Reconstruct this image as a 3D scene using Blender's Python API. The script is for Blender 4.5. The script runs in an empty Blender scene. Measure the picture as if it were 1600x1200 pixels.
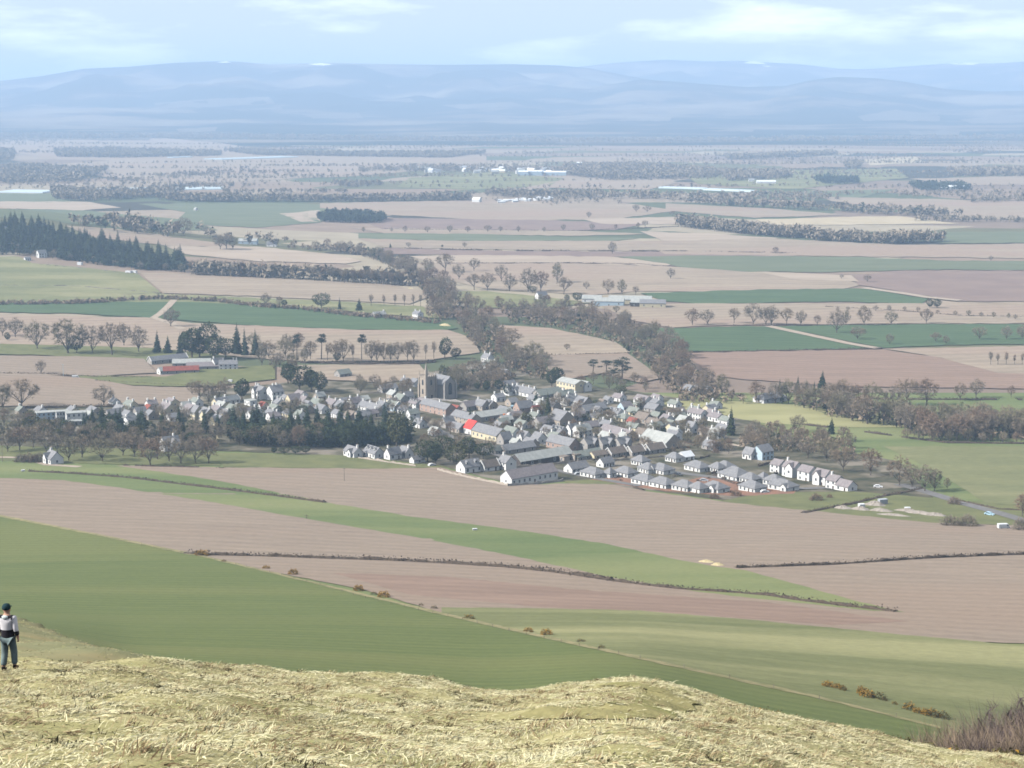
import bpy, math, random
import numpy as np
from mathutils import Vector, Matrix
from mathutils.geometry import delaunay_2d_cdt

random.seed(7)
RNG = np.random.default_rng(11)
scene = bpy.context.scene
COL = scene.collection

# ------------------------------------------------------------------ camera
F = 2667.0
TILT = math.radians(9.58)
CT, ST = math.cos(TILT), math.sin(TILT)
CAMZ = 200.0

def slope_of(py):
    """downward slope (drop per metre of depth) of the sight line through image row py of the 1600x1200 photograph"""
    q = (600.0 - np.asarray(py, float)) / F
    return (ST - q * CT) / (CT + q * ST)

def ray_uv(px, py):
    q = (600.0 - np.asarray(py, float)) / F
    Y = CT + q * ST
    return (np.asarray(px, float) - 800.0) / F / Y, (ST - q * CT) / Y

# ------------------------------------------------------------------ terrain
def wav(x, y, seed, wl, n=7):
    r = np.random.default_rng(seed)
    out = np.zeros(np.broadcast(x, y).shape)
    for i in range(n):
        a = r.uniform(0, 2 * math.pi); k = 2 * math.pi / (wl * r.uniform(0.6, 1.6)); p = r.uniform(0, 6.28)
        out = out + np.sin((x * math.cos(a) + y * math.sin(a)) * k + p)
    return out / math.sqrt(n)

CREST = np.array([(-900, 880), (-400, 915), (0, 955), (100, 990), (200, 1030), (300, 1036), (400, 1042), (480, 1050), (560, 1058), (650, 1068),
                  (740, 1076), (800, 1075), (850, 1070), (920, 1063), (960, 1062), (1000, 1064), (1040, 1072), (1100, 1090),
                  (1200, 1113), (1350, 1143), (1500, 1172), (1600, 1195), (2000, 1280), (2600, 1330)], float)
RIDGES = [
    (11500, 8600, 3500, [(-800, 170), (0, 174), (150, 168), (300, 176), (450, 172), (600, 178), (750, 170), (900, 176), (1050, 172), (1250, 178), (1400, 168), (1600, 165), (2400, 170)]),
    (14500, 9800, 5000, [(-800, 150), (-200, 140), (0, 126), (60, 119), (130, 107), (200, 104), (270, 98), (350, 95), (420, 100), (520, 98), (600, 100), (700, 101), (800, 100), (870, 102), (920, 106), (980, 118), (1040, 128), (1150, 140), (1300, 150), (1700, 165), (2400, 170)]),
    (12800, 9400, 4000, [(-800, 230), (740, 190), (800, 168), (860, 152), (930, 136), (1000, 124), (1050, 127), (1100, 131), (1170, 136), (1230, 134), (1270, 125), (1310, 120), (1370, 122), (1420, 128), (1480, 139), (1550, 143), (1700, 140), (2400, 150)]),
    (17500, 13500, 5000, [(-800, 160), (700, 130), (800, 116), (900, 105), (960, 98), (1040, 93), (1110, 96), (1160, 95), (1250, 100), (1310, 107), (1350, 108), (1400, 105), (1450, 101), (1500, 98), (1550, 99), (1600, 96), (1800, 92), (2400, 100)]),
]

def sstep(a, b, x):
    t = np.clip((x - a) / (b - a), 0, 1)
    return t * t * (3 - 2 * t)

def base_rel(P, y):
    mc = slope_of(np.interp(P, CREST[:, 0], CREST[:, 1]))
    yc = np.interp(P, [0, 100, 200, 2000], [110, 84, 54, 52])
    lin45 = 1.6 / 45 + mc - 1.6 / 52
    m45 = np.where(P < 200, slope_of(1042.0) + 0 * mc, lin45)
    m45 = np.where((P >= 200) & (P < 240), slope_of(1042.0) * (1 - (P - 200) / 40) + lin45 * ((P - 200) / 40), m45)
    L = [(-60 + 0 * mc, 14 + 0 * mc), (0 * mc, -1.6 + 0 * mc), (45 + 0 * mc, -45 * m45), (yc, -mc * yc), (yc * 1.55, -(mc + 0.045) * yc * 1.55),
         (250 + 0 * mc, -250 * (mc + 0.014)), (450 + 0 * mc, -140 + 0 * mc), (650 + 0 * mc, -173 + 0 * mc), (900 + 0 * mc, -197 + 0 * mc), (1120 + 0 * mc, -200 + 0 * mc), (1e6 + 0 * mc, -200 + 0 * mc)]
    z = np.full(y.shape, -200.0)
    for (y0, z0), (y1, z1) in zip(L[:-1], L[1:]):
        k = (y >= y0) & (y < y1)
        t = (y - y0) / np.maximum(y1 - y0, 1e-6)
        z = np.where(k, z0 + (z1 - z0) * t, z)
    return z

def H(x, y):
    x = np.asarray(x, float); y = np.asarray(y, float)
    x, y = np.broadcast_arrays(x, y)
    P = 800 + F * 0.96 * x / np.maximum(y, 14.0)
    near = base_rel(P, y)
    sm = sum(base_rel(P, y * k) for k in (0.86, 0.93, 1.0, 1.07, 1.14)) / 5
    w = sstep(190, 300, y)
    z = CAMZ + near * (1 - w) + sm * w
    # hummocks of the grassy hill top, rolls of the fields, the gentle plain
    wn = 1 - sstep(60, 130, y)
    z = z + wn * sstep(3, 12, np.hypot(x, y)) * (0.17 * wav(x, y, 1, 6.5) + 0.04 * wav(x, y, 2, 1.9))
    z = z + sstep(250, 420, y) * (1 - sstep(700, 900, y)) * 0.9 * wav(x, y, 4, 190)
    z = z + sstep(1200, 2500, y) * 0.9 * (wav(x, y, 5, 900) + 1.2)
    # the wooded knoll on the left
    z = z + 58 * np.exp(-(((x + 900) / 380) ** 2 + ((y - 2330) / 330) ** 2))
    if np.any(y > 8000):
        for i, (Dr, D0, bw, prof) in enumerate(RIDGES):
            pr = np.array(prof, float)
            pp = 800 + F * x / np.maximum(y, 14.0) * 1.02
            top = CAMZ - slope_of(np.interp(pp, pr[:, 0], pr[:, 1])) * Dr
            t = np.clip((y - D0) / (Dr - D0), 0, 1)
            f = np.where(y <= Dr, t ** 1.25, np.clip(1 - ((y - Dr) / bw) ** 2, 0, 1))
            rough = (0.17 * wav(x, y, 20 + i, 1700) + 0.10 * wav(x, y, 30 + i, 650) + 0.045 * wav(x, y, 50 + i, 260)) * t * (1 - t) * 3.6
            z = np.maximum(z, np.maximum(top, 0) * np.clip(f + rough * f, 0, 1.02))
    return z

_YS = np.concatenate([np.arange(8, 130, 0.5), 130 * 1.006 ** np.arange(0, 850)])

def ground_hit(px, py, ymin=8.0):
    """where the sight lines through photograph points first meet the terrain beyond ymin -> world points (n,3)"""
    px = np.atleast_1d(np.asarray(px, float)); py = np.atleast_1d(np.asarray(py, float))
    u, m = ray_uv(px, py)
    ys = _YS[_YS >= ymin]
    Y = ys[None, :]
    g = (CAMZ - m[:, None] * Y) - H(u[:, None] * Y, Y + 0 * u[:, None])
    below = g < 0
    idx = np.where(below.any(1), below.argmax(1), len(ys) - 1)
    out = np.zeros((len(px), 3))
    for i, k in enumerate(idx):
        if k == 0:
            y = ys[0]
        else:
            a, b = g[i, k - 1], g[i, k]
            t = a / (a - b) if a != b else 0
            y = ys[k - 1] + (ys[k] - ys[k - 1]) * min(max(t, 0), 1)
        out[i] = (u[i] * y, y, 0)
    out[:, 2] = H(out[:, 0], out[:, 1])
    return out

def at(px, py, ymin=140.0):
    return Vector(ground_hit([px], [py], ymin)[0])

# ------------------------------------------------------------------ materials
MATS = {}
def material(name, c1, c2=None, scale=0.1, rough=0.95, stretch=(1, 1, 1), rot=0.0, detail=4, spec=0.1, bump=0.0, c3=None, scale3=0.01, coord='pos', contrast=(0.35, 0.65), grain=0.0, gscale=0.7, bands=0.0, brot=0.4, bper=7.0):
    m = bpy.data.materials.new(name); m.use_nodes = True
    nt = m.node_tree; N = nt.nodes; Lk = nt.links
    b = N['Principled BSDF']; b.inputs['Roughness'].default_value = rough
    b.inputs['Specular IOR Level'].default_value = spec
    c2 = c2 or tuple(v * 0.75 for v in c1)
    if coord == 'pos':
        g = N.new('ShaderNodeNewGeometry'); src = g.outputs['Position']
    else:
        g = N.new('ShaderNodeTexCoord'); src = g.outputs['Object']
    mp = N.new('ShaderNodeMapping'); mp.inputs['Scale'].default_value = stretch; mp.inputs['Rotation'].default_value = (0, 0, rot)
    Lk.new(src, mp.inputs['Vector'])
    nz = N.new('ShaderNodeTexNoise'); nz.inputs['Scale'].default_value = scale; nz.inputs['Detail'].default_value = detail; nz.inputs['Roughness'].default_value = 0.62
    Lk.new(mp.outputs[0], nz.inputs['Vector'])
    rp = N.new('ShaderNodeValToRGB')
    rp.color_ramp.elements[0].position, rp.color_ramp.elements[1].position = contrast
    rp.color_ramp.elements[0].color = (*c2, 1); rp.color_ramp.elements[1].color = (*c1, 1)
    Lk.new(nz.outputs['Fac'], rp.inputs[0]); outc = rp.outputs[0]
    if c3:
        n3 = N.new('ShaderNodeTexNoise'); n3.inputs['Scale'].default_value = scale3; n3.inputs['Detail'].default_value = 3
        Lk.new(mp.outputs[0], n3.inputs['Vector'])
        r3 = N.new('ShaderNodeValToRGB'); r3.color_ramp.elements[0].position = 0.48; r3.color_ramp.elements[1].position = 0.62
        Lk.new(n3.outputs['Fac'], r3.inputs[0])
        mx = N.new('ShaderNodeMix'); mx.data_type = 'RGBA'
        Lk.new(r3.outputs[0], mx.inputs['Factor']); Lk.new(outc, mx.inputs['A']); mx.inputs['B'].default_value = (*c3, 1); outc = mx.outputs['Result']
    if grain:      # clods, tufts and drill rows: real unevenness of the surface colour
        n4 = N.new('ShaderNodeTexNoise'); n4.inputs['Scale'].default_value = gscale; n4.inputs['Detail'].default_value = 5; n4.inputs['Roughness'].default_value = 0.75
        m4 = N.new('ShaderNodeMapping'); m4.inputs['Scale'].default_value = (0.55, 1.0, 1.0); Lk.new(src, m4.inputs['Vector']); Lk.new(m4.outputs[0], n4.inputs['Vector'])
        r4 = N.new('ShaderNodeMapRange'); r4.inputs['From Min'].default_value = 0.3; r4.inputs['From Max'].default_value = 0.7; r4.inputs['To Min'].default_value = 1 - grain; r4.inputs['To Max'].default_value = 1 + grain
        Lk.new(n4.outputs['Fac'], r4.inputs['Value']); fac = r4.outputs[0]
        if bands:
            m5 = N.new('ShaderNodeMapping'); m5.inputs['Rotation'].default_value = (0, 0, brot); Lk.new(src, m5.inputs['Vector'])
            wv = N.new('ShaderNodeTexWave'); wv.bands_direction = 'Y'; wv.inputs['Scale'].default_value = 0.314 / bper * 1.0; wv.inputs['Distortion'].default_value = 1.2; wv.inputs['Detail'].default_value = 2; Lk.new(m5.outputs[0], wv.inputs['Vector'])
            r5 = N.new('ShaderNodeMapRange'); r5.inputs['To Min'].default_value = 1 - bands; r5.inputs['To Max'].default_value = 1 + bands; Lk.new(wv.outputs['Fac'], r5.inputs['Value'])
            mm = N.new('ShaderNodeMath'); mm.operation = 'MULTIPLY'; Lk.new(fac, mm.inputs[0]); Lk.new(r5.outputs[0], mm.inputs[1]); fac = mm.outputs[0]
        sc = N.new('ShaderNodeVectorMath'); sc.operation = 'SCALE'; Lk.new(outc, sc.inputs[0]); Lk.new(fac, sc.inputs['Scale']); outc = sc.outputs[0]
    Lk.new(outc, b.inputs['Base Color'])
    if bump:
        bp = N.new('ShaderNodeBump'); bp.inputs['Strength'].default_value = bump; bp.inputs['Distance'].default_value = 0.3
        Lk.new(nz.outputs['Fac'], bp.inputs['Height']); Lk.new(bp.outputs[0], b.inputs['Normal'])
    MATS[name] = m
    return m

# ------------------------------------------------------------------ object helpers
def tag(o, label=None, cat=None, group=None, kind=None):
    if label: o['label'] = label
    if cat: o['category'] = cat
    if group: o['group'] = group
    if kind: o['kind'] = kind
    return o

def link(name, me, parent=None):
    o = bpy.data.objects.new(name, me); COL.objects.link(o)
    if parent is not None: o.parent = parent
    return o

def mesh_np(name, verts, faces, mats, mat_idx=None, smooth=False):
    """faces: (n,k) array or list of tuples"""
    me = bpy.data.meshes.new(name)
    if isinstance(faces, np.ndarray):
        verts = np.asarray(verts, np.float32)
        n, k = faces.shape
        me.vertices.add(len(verts)); me.vertices.foreach_set('co', verts.ravel())
        me.loops.add(n * k); me.loops.foreach_set('vertex_index', faces.astype(np.int32).ravel())
        me.polygons.add(n); me.polygons.foreach_set('loop_start', np.arange(0, n * k, k, dtype=np.int32))
        me.update(calc_edges=True)
    else:
        me.from_pydata([tuple(v) for v in verts], [], [tuple(f) for f in faces]); me.update()
    for m in (mats if isinstance(mats, (list, tuple)) else [mats]): me.materials.append(m)
    if mat_idx is not None: me.polygons.foreach_set('material_index', np.asarray(mat_idx, np.int32))
    if smooth: me.polygons.foreach_set('use_smooth', np.ones(len(me.polygons), bool))
    me.validate()
    return me

class MB:
    """collects shapes for ONE mesh"""
    def __init__(s): s.v = []; s.f = []; s.m = []
    def add(s, vs, fs, mi=0):
        k = len(s.v); s.v += [tuple(v) for v in vs]; s.f += [tuple(i + k for i in f) for f in fs]; s.m += [mi] * len(fs)
    def box(s, c, d, mi=0, rz=0.0):
        cx, cy, cz = c; hx, hy, hz = d[0] / 2, d[1] / 2, d[2] / 2; ca, sa = math.cos(rz), math.sin(rz)
        vs = []
        for z in (-hz, hz):
            for x, y in ((-hx, -hy), (hx, -hy), (hx, hy), (-hx, hy)): vs.append((cx + x * ca - y * sa, cy + x * sa + y * ca, cz + z))
        s.add(vs, [(0, 3, 2, 1), (4, 5, 6, 7), (0, 1, 5, 4), (1, 2, 6, 5), (2, 3, 7, 6), (3, 0, 4, 7)], mi)
    def tube(s, p0, p1, r0, r1, n=6, mi=0, cap=True):
        p0 = Vector(p0); p1 = Vector(p1); d = (p1 - p0)
        if d.length < 1e-6: return
        d.normalize(); a = d.orthogonal().normalized(); b = d.cross(a)
        vs = []
        for p, r in ((p0, r0), (p1, r1)):
            for i in range(n):
                t = 2 * math.pi * i / n; vs.append(p + a * (math.cos(t) * r) + b * (math.sin(t) * r))
        fs = [(i, (i + 1) % n, n + (i + 1) % n, n + i) for i in range(n)]
        if cap: fs += [tuple(range(n - 1, -1, -1)), tuple(range(n, 2 * n))]
        s.add(vs, fs, mi)
    def mesh(s, name, mats, smooth=False):
        return mesh_np(name, s.v, s.f, mats, s.m if isinstance(mats, (list, tuple)) else None, smooth)
    def build(s, name, mats, parent=None, smooth=False):
        return link(name, s.mesh(name, mats, smooth), parent)
# ------------------------------------------------------------------ setting materials
M_PLOUGH = material('plough_soil', (0.28, 0.222, 0.172), (0.224, 0.178, 0.14), 0.13, stretch=(0.22, 1.7, 1), rot=0.3, detail=8, bump=0.2, contrast=(0.3, 0.7), c3=(0.258, 0.196, 0.15), scale3=0.008, grain=.13, gscale=.6, bands=.05, brot=.35, bper=9)
M_PLOUGHRED = material('red_soil', (0.265, 0.187, 0.145), (0.222, 0.156, 0.122), 0.05, stretch=(0.3, 1.6, 1), rot=0.25, detail=6, grain=.11, gscale=.5, bands=.05, brot=.3, bper=10)
M_BUFF = material('buff_soil', (0.33, 0.266, 0.20), (0.262, 0.21, 0.16), 0.02, stretch=(0.4, 1.5, 1), rot=-0.2, detail=6, c3=(0.305, 0.23, 0.178), scale3=0.004, grain=.12, gscale=.2, bands=.06, brot=-.2, bper=18)
M_MAUVE = material('dull_soil', (0.24, 0.175, 0.145), (0.20, 0.145, 0.125), 0.02, detail=5)
M_STRAW = material('straw_stubble', (0.46, 0.385, 0.27), (0.39, 0.325, 0.22), 0.02, detail=5)
M_WHEAT = material('young_wheat', (0.085, 0.125, 0.06), (0.065, 0.102, 0.05), 0.03, stretch=(0.4, 1.5, 1), detail=6, grain=.10, gscale=.25, bands=.05, brot=.2, bper=14)
M_DULLGREEN = material('dull_crop', (0.15, 0.165, 0.10), (0.115, 0.135, 0.08), 0.02, stretch=(0.4, 1.5, 1), detail=6)
M_PASTURE = material('pasture_grass', (0.195, 0.195, 0.095), (0.148, 0.155, 0.076), 0.03, stretch=(0.5, 1.4, 1), detail=7, c3=(0.24, 0.228, 0.12), scale3=0.012, grain=.15, gscale=.3)
M_NEARGREEN = material('hill_grass', (0.128, 0.15, 0.054), (0.104, 0.128, 0.046), 0.22, stretch=(0.14, 1.7, 1), rot=0.10, detail=10, c3=(0.14, 0.155, 0.058), scale3=0.012, grain=.15, gscale=.9, bands=.05, brot=.1, bper=6)
M_STRIPGREEN = material('ley_grass', (0.155, 0.18, 0.075), (0.115, 0.15, 0.06), 0.04, stretch=(0.3, 1.5, 1), rot=-0.35, detail=7, c3=(0.19, 0.205, 0.09), scale3=0.01, grain=.14, gscale=.7)
M_PALEGREEN = material('rough_grass', (0.178, 0.182, 0.085), (0.138, 0.15, 0.067), 0.12, stretch=(0.2, 1.6, 1), rot=-0.1, detail=8, c3=(0.27, 0.26, 0.13), scale3=0.014, grain=.17, gscale=.6)
M_VERGE = material('dead_grass', (0.31, 0.265, 0.145), (0.18, 0.175, 0.08), 0.3, detail=5)
M_LAWN = material('lawn_grass', (0.165, 0.168, 0.075), (0.12, 0.13, 0.058), 0.08, detail=5)
M_GARDEN = material('garden_ground', (0.12, 0.105, 0.07), (0.045, 0.05, 0.028), 0.09, detail=5, c3=(0.22, 0.19, 0.15), scale3=0.05)
M_BLAES = material('red_chippings', (0.29, 0.155, 0.105), (0.20, 0.12, 0.085), 0.2)
M_ROAD = material('road_tarmac', (0.20, 0.19, 0.185), (0.15, 0.145, 0.14), 0.4)
M_TRACK = material('pale_track', (0.40, 0.33, 0.26), (0.33, 0.27, 0.21), 0.2)
M_PALEBUFF = material('pale_buff_soil', (0.40, 0.325, 0.255), (0.33, 0.265, 0.205), 0.02, stretch=(0.4, 1.5, 1), detail=6)
M_DRYPASTURE = material('dry_pasture', (0.33, 0.31, 0.155), (0.26, 0.25, 0.12), 0.03, stretch=(0.5, 1.4, 1), detail=6)
M_MOOR = material('pale_moor', (0.15, 0.122, 0.09), (0.10, 0.085, 0.062), 0.004, detail=5)
M_SNOW = material('old_snow', (0.85, 0.87, 0.9), (0.8, 0.82, 0.86), 0.01)
M_WOODFLOOR = material('leaf_litter', (0.115, 0.085, 0.06), (0.075, 0.06, 0.045), 0.1)
M_STRAWGRASS = material('matted_grass', (0.50, 0.45, 0.24), (0.33, 0.295, 0.14), 3.0, stretch=(0.5, 1.6, 1), rot=0.5, detail=8, c3=(0.38, 0.35, 0.165), scale3=0.35, bump=0.6)
M_SPURGRASS = material('spur_grass', (0.25, 0.245, 0.135), (0.195, 0.195, 0.105), 1.2, stretch=(0.4, 1.5, 1), rot=0.6, detail=7, c3=(0.26, 0.225, 0.12), scale3=0.2)

def mosaic():
    """the patchwork of the plain: cells of soil, crop and stubble of real field size"""
    m = bpy.data.materials.new('plain_patchwork'); m.use_nodes = True
    nt = m.node_tree; N = nt.nodes; Lk = nt.links; b = N['Principled BSDF']; b.inputs['Roughness'].default_value = 1; b.inputs['Specular IOR Level'].default_value = 0.05
    g = N.new('ShaderNodeNewGeometry')
    nz = N.new('ShaderNodeTexNoise'); nz.inputs['Scale'].default_value = 0.0011; nz.inputs['Detail'].default_value = 2
    Lk.new(g.outputs['Position'], nz.inputs['Vector'])
    va = N.new('ShaderNodeVectorMath'); va.operation = 'MULTIPLY_ADD'; va.inputs[1].default_value = (420, 420, 0)
    Lk.new(nz.outputs['Color'], va.inputs[0]); Lk.new(g.outputs['Position'], va.inputs[2])
    mp = N.new('ShaderNodeMapping'); mp.inputs['Rotation'].default_value = (0, 0, 0.35); mp.inputs['Scale'].default_value = (0.0021, 0.0034, 0)
    Lk.new(va.outputs[0], mp.inputs['Vector'])
    vo = N.new('ShaderNodeTexVoronoi'); vo.distance = 'CHEBYCHEV'; vo.inputs['Scale'].default_value = 1
    Lk.new(mp.outputs[0], vo.inputs['Vector'])
    sp = N.new('ShaderNodeSeparateColor'); Lk.new(vo.outputs['Color'], sp.inputs[0])
    rp = N.new('ShaderNodeValToRGB'); rp.color_ramp.interpolation = 'CONSTANT'; e = rp.color_ramp.elements
    e[0].position = 0; e[0].color = (0.31, 0.235, 0.18, 1); e[1].position = 0.22; e[1].color = (0.26, 0.20, 0.16, 1)
    for p, c in ((0.38, (0.12, 0.14, 0.08)), (0.5, (0.36, 0.29, 0.22)), (0.6, (0.17, 0.165, 0.095)), (0.72, (0.075, 0.072, 0.055)), (0.9, (0.40, 0.34, 0.25))):
        k = e.new(p); k.color = (*c, 1)
    Lk.new(sp.outputs[0], rp.inputs[0])
    n2 = N.new('ShaderNodeTexNoise'); n2.inputs['Scale'].default_value = 0.02; n2.inputs['Detail'].default_value = 5; Lk.new(g.outputs['Position'], n2.inputs['Vector'])
    r2 = N.new('ShaderNodeMapRange'); r2.inputs['To Min'].default_value = 0.6; r2.inputs['To Max'].default_value = 1.05; Lk.new(n2.outputs['Fac'], r2.inputs['Value'])
    mx = N.new('ShaderNodeVectorMath'); mx.operation = 'SCALE'; Lk.new(rp.outputs[0], mx.inputs[0]); Lk.new(r2.outputs[0], mx.inputs['Scale'])
    Lk.new(mx.outputs[0], b.inputs['Base Color'])
    return m
M_PLAIN = mosaic()

def hill_mat():
    m = bpy.data.materials.new('hill_moor'); m.use_nodes = True
    nt = m.node_tree; N = nt.nodes; Lk = nt.links; b = N['Principled BSDF']; b.inputs['Roughness'].default_value = 1; b.inputs['Specular IOR Level'].default_value = 0.0
    g = N.new('ShaderNodeNewGeometry')
    mp = N.new('ShaderNodeMapping'); mp.inputs['Scale'].default_value = (0.00055, 0.0012, 0.003); Lk.new(g.outputs['Position'], mp.inputs['Vector'])
    nz = N.new('ShaderNodeTexNoise'); nz.inputs['Scale'].default_value = 1; nz.inputs['Detail'].default_value = 6; nz.inputs['Roughness'].default_value = 0.65; Lk.new(mp.outputs[0], nz.inputs['Vector'])
    rp = N.new('ShaderNodeValToRGB'); e = rp.color_ramp.elements
    e[0].position = 0.43; e[0].color = (0.024, 0.03, 0.022, 1); e[1].position = 0.64; e[1].color = (0.22, 0.18, 0.13, 1)
    for p, c in ((0.50, (0.045, 0.044, 0.034)), (0.54, (0.12, 0.095, 0.07)), (0.58, (0.17, 0.14, 0.10))):
        k = e.new(p); k.color = (*c, 1)
    Lk.new(nz.outputs['Fac'], rp.inputs[0]); Lk.new(rp.outputs[0], b.inputs['Base Color'])
    return m
M_HILL = hill_mat()

# ------------------------------------------------------------------ ground sheet and hills
def grid_sheet(name, ys, us, off, mats, midx=None):
    Y, U = np.meshgrid(ys, us, indexing='ij')
    X = U * (Y + off)
    Z = H(X, Y)
    V = np.stack([X, Y, Z], -1).reshape(-1, 3)
    R, C = len(ys), len(us)
    i = np.arange(R - 1)[:, None] * C + np.arange(C - 1)[None, :]
    Fc = np.stack([i, i + 1, i + C + 1, i + C], -1).reshape(-1, 4)
    mi = None
    if midx is not None:
        cx = V[Fc].mean(1); mi = midx(cx[:, 0], cx[:, 1])
    o = link(name, mesh_np(name, V, Fc, mats, mi, True))
    return o

US = np.linspace(-0.8, 0.8, 341)
ys_near = np.concatenate([np.arange(-30, 6, 3.0), np.arange(6, 120, 0.45)])
n = int(math.log(9000 / 120) / 0.011)
ys_far = np.geomspace(120, 7000, n)
def gm(x, y):
    P = 800 + F * 0.96 * x / np.maximum(y, 14)
    return np.where(y > 1150, 2, np.where((y > 128), 3, np.where((y > 50) & (P < 215), 1, 0)))
ground = grid_sheet('ground', np.concatenate([ys_near, ys_far]), US, 45, [M_STRAWGRASS, M_SPURGRASS, M_PLAIN, M_STRIPGREEN], gm)
tag(ground, 'the hillside and the wide plain of fields below it', 'ground', kind='structure')
hills = grid_sheet('hills', np.geomspace(7000, 26000, 150), np.linspace(-0.8, 0.8, 420), 45, [M_HILL])
tag(hills, 'hazy blue range of moorland hills along the horizon', 'hills', kind='structure')

# ------------------------------------------------------------------ fields
def in_poly(pts, poly):
    x, y = pts[:, 0], pts[:, 1]; r = np.zeros(len(pts), bool); n = len(poly); j = n - 1
    for i in range(n):
        xi, yi = poly[i]; xj, yj = poly[j]
        c = ((yi > y) != (yj > y)) & (x < (xj - xi) * (y - yi) / ((yj - yi) if yj != yi else 1e-9) + xi)
        r ^= c; j = i
    return r

LAYER = [0]
def beyond(pix):
    """fields, hedges and roads run on past what the photograph shows"""
    return [(x - 260 if x == 0 else x + 260 if x == 1600 else x, y) for x, y in pix]
def drape(name, pix, mat, label, cat='field', kind='structure', lift=None, wob=0.6, step=14):
    """a sheet of ground cover whose outline runs through these points of the landscape, laid on the terrain"""
    LAYER[0] += 1
    pix = beyond(pix)
    r = random.Random(LAYER[0])
    pts = []
    for (a, b), (c, d) in zip(pix, list(pix[1:]) + [pix[0]]):
        L = math.hypot(c - a, (d - b) * 2); k = max(1, int(L / step))
        for i in range(k):
            t = i / k; w = wob if i else 0
            pts.append((a + (c - a) * t, b + (d - b) * t + r.uniform(-w, w)))
    pts = np.array(pts)
    W = ground_hit(pts[:, 0], pts[:, 1], 140)
    W = W[np.r_[True, np.hypot(*(np.diff(W[:, :2], axis=0)).T) > 0.3]]
    uv = np.stack([W[:, 0] / W[:, 1], np.log(W[:, 1])], -1)
    lo, hi = uv.min(0), uv.max(0)
    st = 0.011 if hi[1] - lo[1] > 0.03 else 0.006
    gx = np.arange(lo[0], hi[0], st); gy = np.arange(lo[1] + st / 2, hi[1], st)
    G = np.array([(a, b) for b in gy for a in gx]).reshape(-1, 2)
    if len(G): G = G[in_poly(G, uv)]
    allp = np.concatenate([uv, G]) if len(G) else uv
    nb = len(uv)
    res = delaunay_2d_cdt([Vector(p) for p in allp], [], [list(range(nb))], 1, 1e-7)
    vs = np.array([tuple(v) for v in res[0]]); fs = [f for f in res[2] if len(f) == 3]
    y = np.exp(vs[:, 1]); x = vs[:, 0] * y
    z = H(x, y) + (lift if lift is not None else 0.04 + 0.011 * LAYER[0] + 1.0e-4 * y)
    fa = np.array(fs, int).reshape(-1, 3)
    a = np.cross(np.stack([x, y], -1)[fa[:, 1]] - np.stack([x, y], -1)[fa[:, 0]], np.stack([x, y], -1)[fa[:, 2]] - np.stack([x, y], -1)[fa[:, 0]])
    fa[a < 0] = fa[a < 0][:, ::-1]
    o = link(name, mesh_np(name, np.stack([x, y, z], -1), fa, mat, None, True))
    return tag(o, label, cat, kind=kind)

def strip(name, line, width, mat, label, cat, lift=None):
    """a track or road of real width along a line of landscape points"""
    LAYER[0] += 1
    line = beyond(line)
    P = ground_hit([p[0] for p in line], [p[1] for p in line], 140)
    Q = []
    for a, b in zip(P[:-1], P[1:]):
        k = max(2, int(np.hypot(*(b - a)[:2]) / 12))
        for i in range(k): Q.append(a + (b - a) * i / k)
    Q.append(P[-1]); Q = np.array(Q)
    T = np.gradient(Q[:, :2], axis=0); T /= np.linalg.norm(T, axis=1)[:, None] + 1e-9
    Nn = np.stack([-T[:, 1], T[:, 0]], -1)
    rows = []
    for s in (-0.5, 0, 0.5):
        xy = Q[:, :2] + Nn * width * s
        rows.append(np.c_[xy, H(xy[:, 0], xy[:, 1]) + (lift or 0.25) + 1.0e-4 * xy[:, 1]])
    V = np.stack(rows, 1).reshape(-1, 3); n = len(Q)
    Fc = [(3 * i + j, 3 * i + j + 1, 3 * i + j + 4, 3 * i + j + 3) for i in range(n - 1) for j in (0, 1)]
    o = link(name, mesh_np(name, V, np.array(Fc)[:, ::-1], mat, None, True))
    return tag(o, label, cat, kind='structure')

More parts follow.
